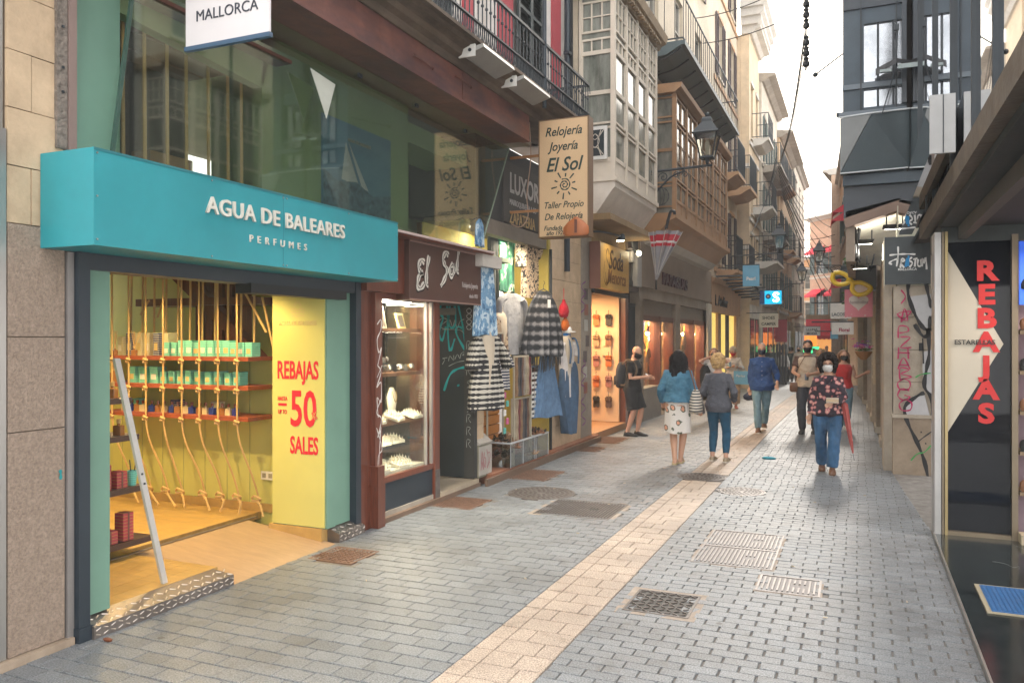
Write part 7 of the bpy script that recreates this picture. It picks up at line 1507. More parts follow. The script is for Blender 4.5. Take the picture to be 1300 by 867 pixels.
# graffiti pillar
gp = world('graffiti_pillar', 'corner stone pillar sprayed with red letters and a big black and white tag', 'pillar', (.65, 12.8, 0))
fg = FP(12.48)
ps = P('pillar_stone', (.46, .40, .32), .85, dirt=.25, vs=2.5, bump=.4, bs=40)
m_ = MB(fg); m_.box(.44, .92, -.5, .03, -.02, .78); m_.obj('stone_base', P('pillar_base_stone', (.33, .26, .19), .85, dirt=.3, bump=.4), gp); m_ = MB(fg); m_.box(.43, .93, -.5, .045, .78, .83); m_.obj('base_moulding', ps, gp)
z = .83
while z < 2.6:
    zt = min(z+.45, 2.62); m_ = MB(fg); m_.box(.45, .92, -.5, 0+random.uniform(-.004, .004), z+.003, zt-.003); m_.obj('stone_block', ps, gp); z = zt
m_ = MB(fg); m_.box(.50, .92, -.5, -.03, 2.62, 3.75); m_.obj('upper_wall', P('pale_lit_wall', (.50, .48, .38), .8), gp)
m_ = MB(); m_.box(.33, .44, 12.7, 13.5, -.02, 3.3); m_.obj('side_stone', ps, gp)
fz = FP(12.44); rs = P('crimson_spray', (.42, .02, .10), .7, bump=0); bs_ = P('black_spray', (.018, .018, .02), .7, bump=0); ws = P('white_spray_fill', (.45, .45, .46), .7, bump=0); gs = P('green_spray', (.05, .32, .08), .7, bump=0)
GL = {'P': [[(0, 0), (.05, 1), (.7, 1), (.8, .6), (.1, .45)]], 'Z': [[(.1, 1), (.9, .95), (.1, .1), (1, .1)]], 'H': [[(.1, 1), (.05, 0)], [(.85, 1), (.9, 0)], [(0, .55), (1, .5)]], 'A': [[(0, 0), (.45, 1), (1, 0)], [(.1, .4), (.9, .35)]], 'B': [[(.05, 0), (.05, 1), (.8, .85), (.15, .5), (1, .25), (.05, 0)]], 'O': [[(.5, 1), (0, .6), (.2, .05), (.9, .1), (1, .7), (.5, 1)]], 'G': [[(.95, .85), (.3, 1), (0, .4), (.5, 0), (1, .3), (.55, .45)]]}
def g2(p): x, y = p; return (.43+(x-300)/222*.50, 2.50-(y-0)/780*2.50)
wp = MB(FP(12.452)); 
for poly in ([(400, 10), (515, 0), (520, 60), (515, 150), (470, 140), (420, 60)], [(420, 440), (480, 430), (520, 560), (520, 780), (490, 770), (380, 520), (380, 490)], [(470, 250), (520, 240), (520, 430), (490, 420), (470, 330)]):
    wp.prism([g2(p) for p in poly], 0, .0015+.0)
for o_ in (.0,): wp.obj('white_fill', ws, gp)
strokes([[.06]+[g2(p) for p in l] for l in [[(395, -60), (390, 0), (430, 90), (480, 150), (520, 150)], [(400, -60), (470, -90), (500, 0), (520, 60)], [(425, 130), (470, 180), (500, 170), (515, 95)], [(460, 210), (462, 245)], [(500, 150), (505, 260), (490, 330), (480, 400), (520, 450), (520, 540)], [(480, 425), (440, 440), (370, 490), (390, 560), (440, 640), (480, 720), (500, 795)]]]
        +[[.02]+[g2(p) for p in l] for l in [[(440, 640), (470, 620), (520, 590)], [(460, 592), (464, 598)], [(485, 640), (489, 646)], [(470, 190), (475, 300)]]], fg, bs_, gp, 'black_tag', o=.034)
strokes([[.022]+[g2(p) for p in l] for l in [[(350, -20), (375, 10), (350, 40)], [(350, 120), (370, 60), (385, 115), (330, 85), (405, 75), (350, 120)]]+[[(335+x*68+6*math.sin(k*2), 140+k*45+(1-y)*50) for x, y in l] for k, ch in enumerate('PZHABOGO') for l in GL[ch]]], fg, rs, gp, 'red_tag', o=.036)
strokes([[.02]+[g2(p) for p in l] for l in [[(430, 360), (465, 345), (515, 340)], [(405, 720), (440, 690), (480, 680), (515, 650)], [(560, 70), (520, 62)]]], fg, gs, gp, 'green_tag', o=.038)
sg = world('streetwear_sign', 'black square sign with white hand drawn lettering above the graffiti pillar', 'shop sign', (.62, 12.4, 2.7))
m_ = MB(FP(12.4)); m_.box(.335, .91, -.06, 0, 2.64, 3.30); sb = m_.obj('sign_board', P('charcoal_board', (.045, .055, .06), .5, var=.2, vs=4), sg); m_ = MB(FP(12.4)); m_.box(.325, .335, -.06, .004, 2.62, 3.31); m_.obj('sign_edge', P('cream_edge', (.5, .46, .36), .5), sg)
fs2 = FP(12.4)
def g3(p): return (.335+(p[0]-450)/305*.575, 3.30-(p[1]-430)/320*.66)
wl2 = P('chalk_white', (.7, .7, .68), .6, bump=0)
strokes([[.026]+[g3(p) for p in l] for l in [[(540, 495), (540, 560), (530, 630)], [(482, 552), (540, 548), (600, 548), (655, 552)], [(545, 575), (500, 590), (480, 608), (500, 612)], [(565, 575), (555, 640)], [(565, 575), (585, 590), (560, 605), (580, 640)], [(632, 570), (615, 590), (635, 610), (615, 638)], [(640, 585), (668, 580)], [(655, 585), (650, 635)], [(672, 585), (670, 625), (690, 630), (692, 585)], [(698, 635), (700, 580), (712, 615), (722, 575), (728, 655)]]], fs2, wl2, sb, 'lettering', o=.003)
strokes([[.03]+[g3(p) for p in l] for l in [[(600, 575), (590, 635)], [(610, 560), (606, 630)]]], fs2, P('bright_blue_paint', (.01, .22, .5), .5, bump=0), sb, 'blue_letter', o=.004)
text('MALLORCA', fs2, .62, .003, 2.83, .045, wl2, sb, 'lettering', 'CENTER', .001)
# stone pillars beyond
ys_ = [(13.5, 14.4), (15.3, 16.2), (17.6, 18.6), (20.2, 21.3), (23.2, 24.4), (26.5, 28), (31, 33)]
for k, (a, b_) in enumerate(ys_):
    q = world('stone_pier', 'stone shopfront pier on the right side, %s beyond the graffiti pillar' % ('first', 'second', 'third', 'fourth', 'fifth', 'sixth', 'seventh')[k], 'pier', (rx(a), a, gz(a)))
    x = rx(a)-.01; z = -.3
    while z < 3.2: m_ = MB(); zz = min(3.25, z+.55); m_.box(x, x+.35, a, b_, z+.004, zz-.004); m_.obj('stone_block', (ps, greyst, P('pier_brown', (.24, .19, .14), .85, dirt=.25))[k % 3], q); z = zz
    m_ = MB(); m_.box(x-.03, x+.3, a-.02, b_+.02, -.3, gz(a)+.12); m_.obj('pier_foot', ps, q)
wl_ = world('right_shop_row', 'row of dark shop openings between the piers on the right side', 'shopfronts', (.6, 20, 0))
for (a, b_), (c_, d_) in zip(ys_, ys_[1:]): m_ = MB(); x = rx(b_)+.2; m_.box(x, x+.1, b_, c_, -.5, 3.2); m_.obj('shop_opening', (P('warm_dark_opening', (.10, .06, .035), .5), dglass)[int(a) % 2], wl_)
for k in range(8): m_ = MB(); m_.box(rx(19)-.02, rx(19)+.02, 18.7+k*.18, 18.78+k*.18, .9, 2.6); m_.obj('pale_lattice_bar', P('cream_lattice', (.5, .42, .3), .6), wl_)
for k in range(6): m_ = MB(); m_.box(rx(19)-.03, rx(19)+.03, 18.65, 20.15, 1.0+k*.3, 1.04+k*.3); m_.obj('pale_lattice_rail', P('cream_lattice', ()), wl_)
hr = house('upper storeys of the beige building on the right beyond the blue grey one', Fr((-.02, 24.3), (-.03, 1), (-1, -.03)), 0, 15, 3.2, 9.5, plaster, 4, 1, gz0=3.6, win=(1, 2), shm=gsh, slabm=greyst, eave=.2)
hr2 = house('tall orange building on the right before the bend', Fr((-.45, 39.6), (-.05, 1), (-1, -.05)), 0, 10.2, -1, 10.5, P('light_orange_render', (.52, .33, .2), .85, dirt=.1), 3, 2, gz0=3.4, slabm=wcor, shm=gsh, win=(.9, 1.9), eave=.3)
for k, (a, z) in enumerate(((41.5, 5.0), (44.5, 5.0), (47.5, 5.0), (41.5, 8.2), (44.5, 8.2))): awning(Fr((-.47, 39.6), (-.05, 1), (-1, -.05)), a-39.6-.8, a-39.6+.8, z, .6, .4, 'small red awning on the orange building on the right', grp='red awnings on the right')
# hanging things on the right
sc = world('spectacles_sign', 'giant yellow spectacles hanging as an optician sign', 'sign', (-.1, 16, 3))
def g4(p): return (-.48+(p[0]-70)/305*.72, 3.13-(p[1]-580)/240*.47)
yf = P('mustard_yellow', (.66, .45, .02), .45, var=.06)
fo_ = FP(16)
def ringo(pts, r):
    b_ = MB(fo_); L2 = smooth_line([g4(p) for p in pts]+[g4(pts[0])], 4); b_.tube([(x, 0, z) for x, z in L2], r, 8); return b_
ringo([(95, 600), (135, 597), (185, 625), (215, 670), (180, 705), (120, 705), (85, 660)], .042).obj('left_rim', yf, sc, smooth=True)
ringo([(235, 700), (280, 695), (330, 720), (360, 755), (320, 800), (260, 805), (228, 760)], .042).obj('right_rim', yf, sc, smooth=True)
m_ = MB(fo_); m_.tube([(*[g4((190, 660))[0]], 0, g4((190, 660))[1]), (g4((240, 700))[0], 0, g4((240, 700))[1])], .05, 6); m_.obj('bridge', yf, sc)
m_ = MB(fo_); m_.ell((g4((290, 750))[0], .0, g4((290, 750))[1]), (.13, .01, .10), 12, 6); m_.obj('lens', P('peach_lens', (.5, .36, .28), .3), sc)
m_ = MB(fo_); m_.tube([(-.2, -.3, 3.05), (-.4, -.28, 3.02)], .035, 6); m_.tube([(.2, .0, 3.1), (.28, 0, 3.5)], .012, 5); m_.obj('hanging_arm', iron, sc)
bx2 = world('dark_box_awning', 'dark grey box canopy behind the yellow spectacles', 'canopy', (.1, 17, 2.8))
m_ = MB(); m_.box(-.30, .30, 16.4, 17.2, 2.80, 3.24); m_.obj('box_body', P('dark_box', (.08, .09, .10), .5), bx2); m_ = MB(); m_.box(-.3, .3, 16.38, 16.4, 3.18, 3.24); m_.obj('front_trim', iron, bx2)
pkm = pattern('pink_dotted', [(0, (.60, .45, .45)), (.45, (.60, .22, .27))], 'voronoi', 14)
pn = world('pink_heart_banner', 'pink dotted banner with a pale heart hanging on the right side', 'banner', (0, 16.3, 2.3))
fp_ = FP(16.3); m_ = MB(fp_); m_.box(-.24, .24, -.02, 0, 2.28, 2.80); bn = m_.obj('cloth_panel', pkm, pn); m_ = MB(fp_); m_.box(-.26, .26, -.03, .01, 2.80, 2.83); m_.obj('top_bar', iron, pn)
hp = [(.16*math.sin(a)**3*1.25, .155*(math.cos(a)-.38*math.cos(2*a)-.15*math.cos(3*a)-.07*math.cos(4*a))) for a in [k*2*PI/28 for k in range(28)]]
m_ = MB(fp_); m_.prism([(x*.85, 2.56+z*.85) for x, z in hp], 0, .004); m_.obj('pale_heart', P('pale_heart', (.6, .55, .52), .8, bump=0), bn)
text('bambolina', fp_, 0, .005, 2.53, .085, P('soft_grey_ink', (.25, .2, .2), .8, bump=0), bn, 'lettering', 'CENTER', .001, shear=.2, sx=.9)
blade(FP(24), -.72, -.18, 2.42, 2.85, white, 'white rectangular sign with a small logo under the pink banner level', [('LACOSTA', -.45, 2.5, .12, P('grey_ink', (.1, .12, .12), .6), .9)])
blade(FP(23), -.66, -.12, 1.98, 2.3, white, 'lower white sign with a red flower logo on the right side', [('Floral', -.35, 2.06, .13, P('rose_ink', (.4, .05, .1), .6), .9)])
blade(FP(30), -.9, -.65, 1.85, 2.1, P('sky_blue_sign', ()), 'tiny pale blue sign near the red awning', [])
bk = world('flower_basket', 'wicker wall basket with pink and purple flowers on the right side', 'flower basket', (.1, 19, 1.5))
m_ = MB(); m_.loft([[(.10+w*math.cos(k*PI/6), 18.9+w*.8*math.sin(k*PI/6), z) for k in range(12)] for z, w in ((1.42, .05), (1.50, .12), (1.58, .17), (1.60, .17))]); m_.obj('basket', P('wicker', (.30, .15, .06), .8, bump=.6, bs=60), bk)
fl = {'pink_petals': (.6, .08, .25), 'purple_petals': (.25, .08, .4), 'white_petals': (.6, .55, .5), 'green_leaves': (.06, .14, .03)}
for nm_, c_ in fl.items():
    b_ = MB(); r2_ = random.Random(len(nm_))
    for k in range(26):
        cx, cy, cz = .10+r2_.gauss(0, .09), 18.9+r2_.gauss(0, .08), 1.66+abs(r2_.gauss(0, .06))-(.05 if 'green' in nm_ else 0)
        for j in range(4):
            a = j*PI/2+r2_.random(); b_.vf([(cx, cy, cz), (cx+.03*math.cos(a), cy+.03*math.sin(a), cz+.02), (cx+.045*math.cos(a+.4), cy+.045*math.sin(a+.4), cz), (cx+.03*math.cos(a+.8), cy+.03*math.sin(a+.8), cz-.01)], [(0, 1, 2, 3)])
    b_.obj(nm_, P(nm_, c_, .7, bump=0), bk, kind='stuff', recalc=False)
vine = world('hanging_vine', 'thin green plant trailing from the end of the dark building', 'plant', (-.15, 18, 3.5))
b_ = MB(); r2_ = random.Random(4)
for k in range(90):
    cx, cy, cz = -.22+r2_.gauss(0, .05), 17.8+r2_.gauss(0, .2), 3.6-r2_.random()**.7*1.0; a = r2_.random()*6
    b_.vf([(cx, cy, cz), (cx+.04*math.cos(a), cy+.04*math.sin(a), cz+.02), (cx+.07*math.cos(a), cy+.07*math.sin(a), cz-.02), (cx+.03*math.cos(a+.6), cy+.03*math.sin(a+.6), cz-.02)], [(0, 1, 2, 3)])
b_.obj('leaves', P('green_leaves', ()), vine, kind='stuff', recalc=False); m_ = MB(); m_.tube([(-.22, 17.8, 3.65), (-.22, 17.8, 2.7)], .01, 4); m_.obj('stem', P('green_leaves', ()), vine)
# ================= PEOPLE =================
def ik(a, b_, l1, l2, bend):
    a, b_ = Vector(a), Vector(b_); d = b_-a; L_ = min(d.length, (l1+l2)*.995); dn = d.normalized()
    x = (l1*l1-l2*l2+L_*L_)/(2*L_); h = math.sqrt(max(0, l1*l1-x*x)); bd_ = Vector(bend); bd_ = (bd_-dn*bd_.dot(dn)).normalized()
    return a+dn*x+bd_*h, a+dn*L_
def lerp(a, b_, t): return Vector(a)*(1-t)+Vector(b_)*t
skin1 = P('skin_fair', (.52, .29, .20), .5, var=.08, vs=12, bump=.05); skin2 = P('skin_tan', (.50, .28, .185), .5, var=.08, vs=12, bump=.05); skin3 = P('skin_olive', (.34, .18, .11), .5, var=.08, vs=12, bump=.05)
eyem = P('eye_white', (.6, .58, .55), .2, bump=0); iris = P('eye_iris', (.03, .018, .01), .2, bump=0)
def person(label, loc, rz, H=1.7, skin=skin1, feet=((-.09, 0, 0), (.09, 0, 0)), hands=((-.24, -.03, .82), (.24, -.03, .82)), head=(0, 0), fem=False, vox=.009, yaw=0, lean=(0, 0), fat=1.0, toe=((0, 0)), elbow=None, mask=None, eyes=True, grp=None):
    t_ = local('person', label, 'person', loc, rz, grp); s = H/1.7; t_.scale = (s, s, s)
    sw = .15 if fem else .172; J = {}
    lx, ly = lean
    def tl(x, y, z): k = max(0, z-.9)/.6; return (x+lx*k, y+ly*k, z)
    J['tl'] = tl
    b_ = MB()
    J['rings'] = R_ = [(.80, .11, .08, 0), (.88, .165*fat, .118*fat, .005), (.97, .155*fat, .11*fat, .0), (1.08, .128*fat if fem else .142*fat, .095*fat, 0), (1.2, .14*fat, .11*fat, -.005), (1.30, .155*fat, .108*fat, 0), (1.37, sw, .085, .005), (1.415, sw*.72, .068, .01), (1.44, .065, .058, .01), (1.47, .052, .054, .005), (1.53, .05, .054, 0)]
    def tring(z, rx_, ry_, cy, n=20): return [tl(rx_*math.cos(2*PI*k/n), cy+ry_*math.sin(2*PI*k/n), z) for k in range(n)]
    J['tring'] = tring
    b_.loft([tring(*q) for q in R_])
    J['sh'] = []; J['el'] = []; J['wr'] = []; J['hip'] = []; J['kn'] = []; J['an'] = []
    for i, sd_ in enumerate((-1, 1)):
        sh = Vector(tl(sd_*sw, .005, 1.365)); el, wr = ik(sh, Vector(hands[i]), .275, .25, (elbow[i] if elbow else (sd_*.5, .8, -.3)))
        J['sh'].append(sh); J['el'].append(el); J['wr'].append(wr)
        b_.tube([lerp(sh, (0, 0, 1.36), .35), sh, lerp(sh, el, .4), el, lerp(el, wr, .35), wr], [.045, .052, .045, .036, .035, .023], 12)
        d = (wr-el).normalized(); side = d.cross(Vector((0, 1, 0))); side = side.normalized() if side.length > .1 else Vector((1, 0, 0)); nrm = d.cross(side).normalized()
        palm = wr+d*.045
        b_.tube([wr-d*.01, wr+d*.03, wr+d*.08], [.022, (.024, .036), (.018, .036)], 10)
        b_.tube([wr, wr+d*.04, wr+d*.085], [.024, .030, .024], 10)
        for f_ in range(4):
            off = side*(-.026+.0175*f_); ln = (.055, .068, .072, .06)[f_]; cur = nrm*(.018+.004*f_)
            b_.tube([palm+off*.8+d*.03, palm+off+d*(.045+ln*.5)+cur*.3, palm+off*.95+d*(.04+ln)+cur*1.3], [.0098, .0092, .008], 7)
        b_.tube([wr+d*.02+side*-.02, wr+d*.05+side*-.045, wr+d*.085+side*-.042+nrm*.012], [.012, .011, .009], 7)
        hip = Vector((sd_*.088*fat, 0, .88)); f0 = Vector(feet[i]); an = f0+Vector((0, .03, .085)); kn, an = ik(hip, an, .42, .405, (sd_*.05, -1, 0))
        J['hip'].append(hip); J['kn'].append(kn); J['an'].append(an)
        b_.tube([hip+Vector((0, 0, .03)), lerp(hip, kn, .35), lerp(hip, kn, .8), kn, lerp(kn, an, .3), lerp(kn, an, .75), an, an-Vector((0, 0, .03))], [.09*fat, .085*fat, .062*fat, .055, .057, .042, .036, .036], 14)
    J['feet'] = []
    for i in (0, 1):
        an = J['an'][i]; ta = toe[i] if isinstance(toe[0], (tuple, list)) or len(toe) == 2 else 0
        ta = ta if isinstance(ta, (int, float)) else ta[0]
        c_, s2 = math.cos(ta), math.sin(ta)
        def fp2(x, y, z, an=an, i=i, c_=c_, s2=s2): return (an.x+x*c_-y*s2, an.y-.0+x*s2+y*c_, feet[i][2]+z)
        J['feet'].append(fp2)
        b_.loft([[fp2(w*math.cos(a*PI/5), y, max(.004, h*.5+h*.5*math.sin(a*PI/5))) for a in range(10)] for y, w, h in ((.05, .022, .05), (.03, .03, .09), (-.03, .032, .10), (-.09, .038, .065), (-.15, .038, .04), (-.185, .02, .025))])
    # head
    tilt, turn = head; hc = Vector(tl(0, -.01, 1.585)); M = Matrix.Rotation(turn, 3, 'Z') @ Matrix.Rotation(tilt, 3, 'X'); nb = Vector(tl(0, .0, 1.49))
    def hp_(x, y, z): return tuple(nb+M@Vector((x, y-.01, z+.095)))
    J['hp'] = hp_
    def hell(c, r, n=14, m=9, bb=b_):
        rings = []
        for j in range(m+1):
            ph = -PI/2+PI*min(max(j/m, .02), .98); rings.append([hp_(c[0]+r[0]*math.cos(ph)*math.cos(2*PI*i/n), c[1]+r[1]*math.cos(ph)*math.sin(2*PI*i/n), c[2]+r[2]*math.sin(ph)) for i in range(n)])
        bb.loft(rings)
    J['hell'] = hell
    hell((0, .012, .025), (.074, .092, .09)); hell((0, -.018, -.03), (.06, .068, .072)); hell((0, -.055, -.078), (.03, .03, .022))
    b_.tube([hp_(0, -.082, .03), hp_(0, -.098, .0), hp_(0, -.108, -.018), hp_(0, -.085, -.028)], [.008, .011, .015, .011], 8)
    hell((0, -.088, -.048), (.024, .012, .008), 8, 5)
    for sd_ in (-1, 1): hell((sd_*.076, .012, -.0), (.010, .022, .032), 8, 6); hell((sd_*.032, -.078, .028), (.022, .012, .008), 8, 5)
    body = blob(b_, 'body', skin, t_, vox=vox, smooth_it=1)
    J['body'] = body; J['t'] = t_
    if eyes:
        for sd_ in (-1, 1):
            e_ = MB(); hell((sd_*.03, -.082, .008), (.013, .008, .007), 10, 6, e_); q = e_.obj('eye', eyem, t_, smooth=True)
            e_ = MB(); hell((sd_*.03, -.089, .008), (.0062, .003, .0062), 8, 5, e_); e_.obj('iris', iris, q)
            e_ = MB(); e_.tube([hp_(sd_*.014, -.088, .028), hp_(sd_*.03, -.09, .033), hp_(sd_*.048, -.08, .028)], .0035, 5); e_.obj('eyebrow', iris, t_)
            e_ = MB(); e_.tube([hp_(sd_*.018, -.088, .0145), hp_(sd_*.03, -.092, .0165), hp_(sd_*.044, -.085, .013)], .0025, 5); e_.obj('eyelid', skin, t_)
    if mask:
        m_ = MB(); rings = []
        for z, rr_, fy in ((.004, .062, .098), (-.008, .066, .110), (-.03, .067, .118), (-.06, .062, .108), (-.088, .05, .085), (-.10, .03, .065)):
            rings.append([(z, rr_, fy, a) for a in range(11)])
        def mp_(z, rr_, fy, a): an_ = PI+PI*(a/10); return hp_(rr_*1.12*math.cos(an_), -.01+fy*math.sin(an_)+.004, z)
        vs = [mp_(*p) for r in rings for p in r]; n = 11
        vs2 = [tuple(Vector(v)+(nb+M@Vector((0, 0, .06))-Vector(v)).normalized()*.006) for v in vs]
        fs = [(j*n+i, j*n+i+1, (j+1)*n+i+1, (j+1)*n+i) for j in range(5) for i in range(n-1)]; k = len(vs)
        m_.vf(vs+vs2, fs+[tuple(k+v for v in f) for f in fs]); m_.obj('face_mask', mask, t_, smooth=True)
        m_ = MB()
        for sd_ in (-1, 1): m_.tube([hp_(sd_*.070, -.02, -.0), hp_(sd_*.082, .015, .012)], .002, 4); m_.tube([hp_(sd_*.062, -.02, -.075), hp_(sd_*.082, .02, -.02)], .002, 4)
        m_.obj('ear_loops', mask, t_)
    return J
def top(J, m, name='shirt', z0=.86, sleeve=1.0, add=.018, flare=.02, vox=.012, zt=1.43, open_=0, mats=None, sadd=.014, wrinkle=.006):
    b_ = MB(); R_ = J['rings']; rings = []; rn = random.Random(len(name))
    def interp(z):
        for (a, b2) in zip(R_, R_[1:]):
            if a[0] <= z <= b2[0]: t = (z-a[0])/(b2[0]-a[0]); return tuple(a[i]*(1-t)+b2[i]*t for i in range(4))
        return R_[-1]
    z = z0; n = 28
    while z <= zt:
        q = interp(max(z, .82)); f_ = max(0, (1.05-z)/.2)*flare
        ph = z*31
        rings.append([J['tl']((q[1]+add+f_)*math.cos(2*PI*k/n)*(1+wrinkle*3*math.sin(5*2*PI*k/n+ph)), q[3]+(q[2]+add+f_)*math.sin(2*PI*k/n)*(1+wrinkle*4*math.sin(3*2*PI*k/n-ph*.7)), z+wrinkle*math.sin(k*1.7)) for k in range(n)])
        z += .045
    b_.loft(rings)
    for i in (0, 1):
        sh, el, wr = J['sh'][i], J['el'][i], J['wr'][i]; pts = [lerp(sh, J['tl'](0, 0, 1.36), .4), sh, lerp(sh, el, .5), el]; rad = [.05+sadd, .056+sadd, .05+sadd, .045+sadd]
        if sleeve <= .01: continue
        if sleeve < .6: pts = [pts[0], sh, lerp(sh, el, sleeve*1.2)]; rad = [.05+sadd, .058+sadd, .054+sadd]
        else:
            k = (sleeve-.5)*2; pts += [lerp(el, wr, k*.35), lerp(el, wr, k*.7), lerp(el, wr, k)]; rad += [.044+sadd, .038+sadd, .034+sadd]
        b_.tube(pts, [r*(1+.05*math.sin(j*2.3)) for j, r in enumerate(rad)], 14)
    return blob(b_, name, m, J['t'], vox=vox, smooth_it=2, disp=.03, size=.07)
def trousers(J, m, name='trousers', add=.014, z1=.98, end=1.0, flare=.0, vox=.012, disp=.020):
    b_ = MB(); R_ = [q for q in J['rings'] if q[0] <= z1+.02]
    b_.loft([J['tring'](q[0], q[1]+add, q[2]+add, q[3]) for q in R_])
    for i in (0, 1):
        h_, kn, an = J['hip'][i], J['kn'][i], J['an'][i]
        pts = [h_+Vector((0, 0, .04)), lerp(h_, kn, .35), lerp(h_, kn, .8), kn]; rad = [.092+add, .088+add, .066+add, .06+add]
        if end > .5: k = (end-.5)*2; pts += [lerp(kn, an, .3*k), lerp(kn, an, .65*k), lerp(kn, an, k)]; rad += [.062+add, .052+add+flare*.5, .042+add+flare]
        else: pts[-1] = lerp(h_, kn, end*2); rad = [.095+add, .092+add, .085+add, .082+add+flare]
        b_.tube(pts, [r*(1+.04*math.sin(j*2.9+i)) for j, r in enumerate(rad)], 16)
    return blob(b_, name, m, J['t'], vox=vox, smooth_it=2, disp=disp, size=.06)
def skirt(J, m, z0, z1=.98, r0=.19, r1=.16, ry=.72, name='skirt', nr=7, off=(0, 0)):
    b_ = MB(); n = 48; rings = []
    for j in range(14):
        t = j/13; z = z1+(z0-z1)*t; r = r1+(r0-r1)*t**.7; rings.append([(off[0]*t+r*math.cos(2*PI*k/n)*(1+.05*t*math.sin(nr*2*PI*k/n+1)), off[1]*t+r*ry*math.sin(2*PI*k/n)*(1+.09*t*math.sin(nr*2*PI*k/n+2)), z+.01*t*math.sin(3*2*PI*k/n)) for k in range(n)])
    b_.loft(rings); return b_.obj(name, m, J['t'], smooth=True)
def shoes(J, m, sole=None, high=.075, add=.008, name='shoe'):
    for i in (0, 1):
        f_ = J['feet'][i]; b_ = MB()
        b_.loft([[f_((w+add)*math.cos(a*PI/6), y, max(.006, h*.5+h*.5*math.sin(a*PI/6))) for a in range(12)] for y, w, h in ((.066, .02, .06), (.045, .034, high+.02), (-.02, .038, high+.02), (-.07, .041, .078), (-.14, .044, .056), (-.19, .034, .045), (-.205, .015, .03))])
        q = b_.obj(name, m, J['t'], smooth=True); b_ = MB()
        b_.prism([f_(x, y, 0)[:2] for x, y in ((-.03, .07), (.03, .07), (.045, 0), (.05, -.12), (.03, -.21), (-.03, -.21), (-.05, -.12), (-.045, 0))], f_(0, 0, 0)[2]-.004, f_(0, 0, 0)[2]+.018, 'z'); b_.obj('sole', sole or m, q)
def hair_short(J, m, vol=1.0, name='hair', back=-.06, vox=.009, curly=0, rs=1, fringe=.03):
    b_ = MB(); h_ = J['hell']
    vb = min(vol, 1.08); h_((0, .030, .045), (.080*vb, .088*vb, .082*vb), bb=b_); h_((0, .055, .0), (.07*vol, .055*vb, .085*vol), bb=b_)
    if curly:
        rn = random.Random(rs)
        for k in range(curly):
            a = rn.uniform(0, 2*PI); e_ = rn.uniform(-1.15, 1.35); ce = max(math.cos(e_), .72 if e_ < 0 else 0); x = .09*vol*math.cos(a)*ce; y = .03+.088*vol*math.sin(a)*ce; z = .035+.10*vol*math.sin(e_)
            if y < .01 and z < fringe+.035 and abs(x) < .085: continue
            if y < -.06: y = -.06
            r = rn.uniform(.016, .028); h_((x, y, z), (r, r, r), 6, 4, b_)
    return blob(b_, name, m, J['t'], vox=vox, smooth_it=1 if not curly else 0, disp=.03 if curly else .012, size=.02)
def hair_long(J, m, ln=.3, w=.09, name='hair', wav=.012):
    b_ = MB(); h_ = J['hell']; hp_ = J['hp']
    h_((0, .028, .045), (.084, .09, .084), bb=b_)
    n = 9
    for k in range(n):
        a = (k/(n-1)-.5)*PI*1.15; x = w*math.sin(a); y = .045+.055*math.cos(a)
        pts = [hp_(x*.7, y*.8, .06)]
        for j in range(1, 7): t = j/6; pts.append(hp_(x*(1+.15*math.sin(t*3)), y+.02*t+wav*math.sin(j*1.9+k*2), .06-t*(ln+.06+.03*math.cos(k*2.1))))
        b_.tube(smooth_line(pts, 2), [.03]*(len(smooth_line(pts, 2))-1)+[.012], 7)
    return blob(b_, name, m, J['t'], vox=.008, smooth_it=0, disp=.02, size=.018)
blackcloth = fabric('black_cloth', (.014, .015, .017)); navym = fabric('navy_mask', (.012, .018, .035)); blackm = fabric('black_mask', (.01, .01, .012)); whitem = fabric('white_mask', (.62, .62, .6)); redm = fabric('red_mask', (.45, .03, .04))
blackleather = P('black_leather', (.016, .016, .018), .45, bump=.1); brownleather = P('brown_leather', (.13, .06, .03), .5, bump=.1)
jeans = fabric('blue_jeans', (.035, .10, .20), var=.45, vs=6, stretch=(1, 1, .4)); ljeans = fabric('faded_jeans', (.16, .27, .33), var=.35, vs=6, stretch=(1, 1, .4)); tealj = fabric('petrol_trousers', (.012, .075, .14), var=.25)
denimj = fabric('denim_jacket_cloth', (.035, .12, .20), var=.35, vs=10, col2=(.07, .19, .28))
def phone(loc, label, rz=0, m=blackleather, tilt=.6):
    q = local('phone', label, 'phone', loc, rz); m_ = MB(); m_.cbox(-.036, .036, -.005, .005, 0, .14, .003); m_.obj('case', m, q); q.rotation_euler = (tilt, 0, rz); m_ = MB(); m_.box(-.031, .031, -.0065, -.005, .01, .13); m_.obj('screen', P('phone_screen', (.02, .03, .05), .05, bump=0), q)
    return q
# 1 man in black with a backpack, turned to the shop window
px_, py_ = -4.02, 15.2
J = person('bald bearded man in black tee and shorts looking at his phone by the umbrella shop', (px_, py_, 0), math.radians(78), 1.74, skin1, feet=((-.09, .03, 0), (.09, -.09, 0)), hands=((-.08, -.28, 1.12), (.09, -.29, 1.10)), head=(.42, 0), lean=(0, -.05), mask=blackm, fat=1.06, elbow=((-.5, .5, -1), (.5, .5, -1)))
top(J, blackcloth, 't_shirt', .84, .55, .022, vox=.011); trousers(J, fabric('black_shorts_cloth', (.02, .021, .024)), 'shorts', .028, end=.46, flare=.012); shoes(J, blackleather, blackleather)
b_ = MB(); J['hell']((0, -.062, -.07), (.045, .04, .04), 10, 6, b_); b_.obj('beard', P('brown_beard', (.10, .05, .03), .9, bump=.5), J['t'], smooth=True)
bp = local('backpack', 'dark grey backpack on the back of the man in black', 'backpack', (px_, py_, 0), math.radians(78))
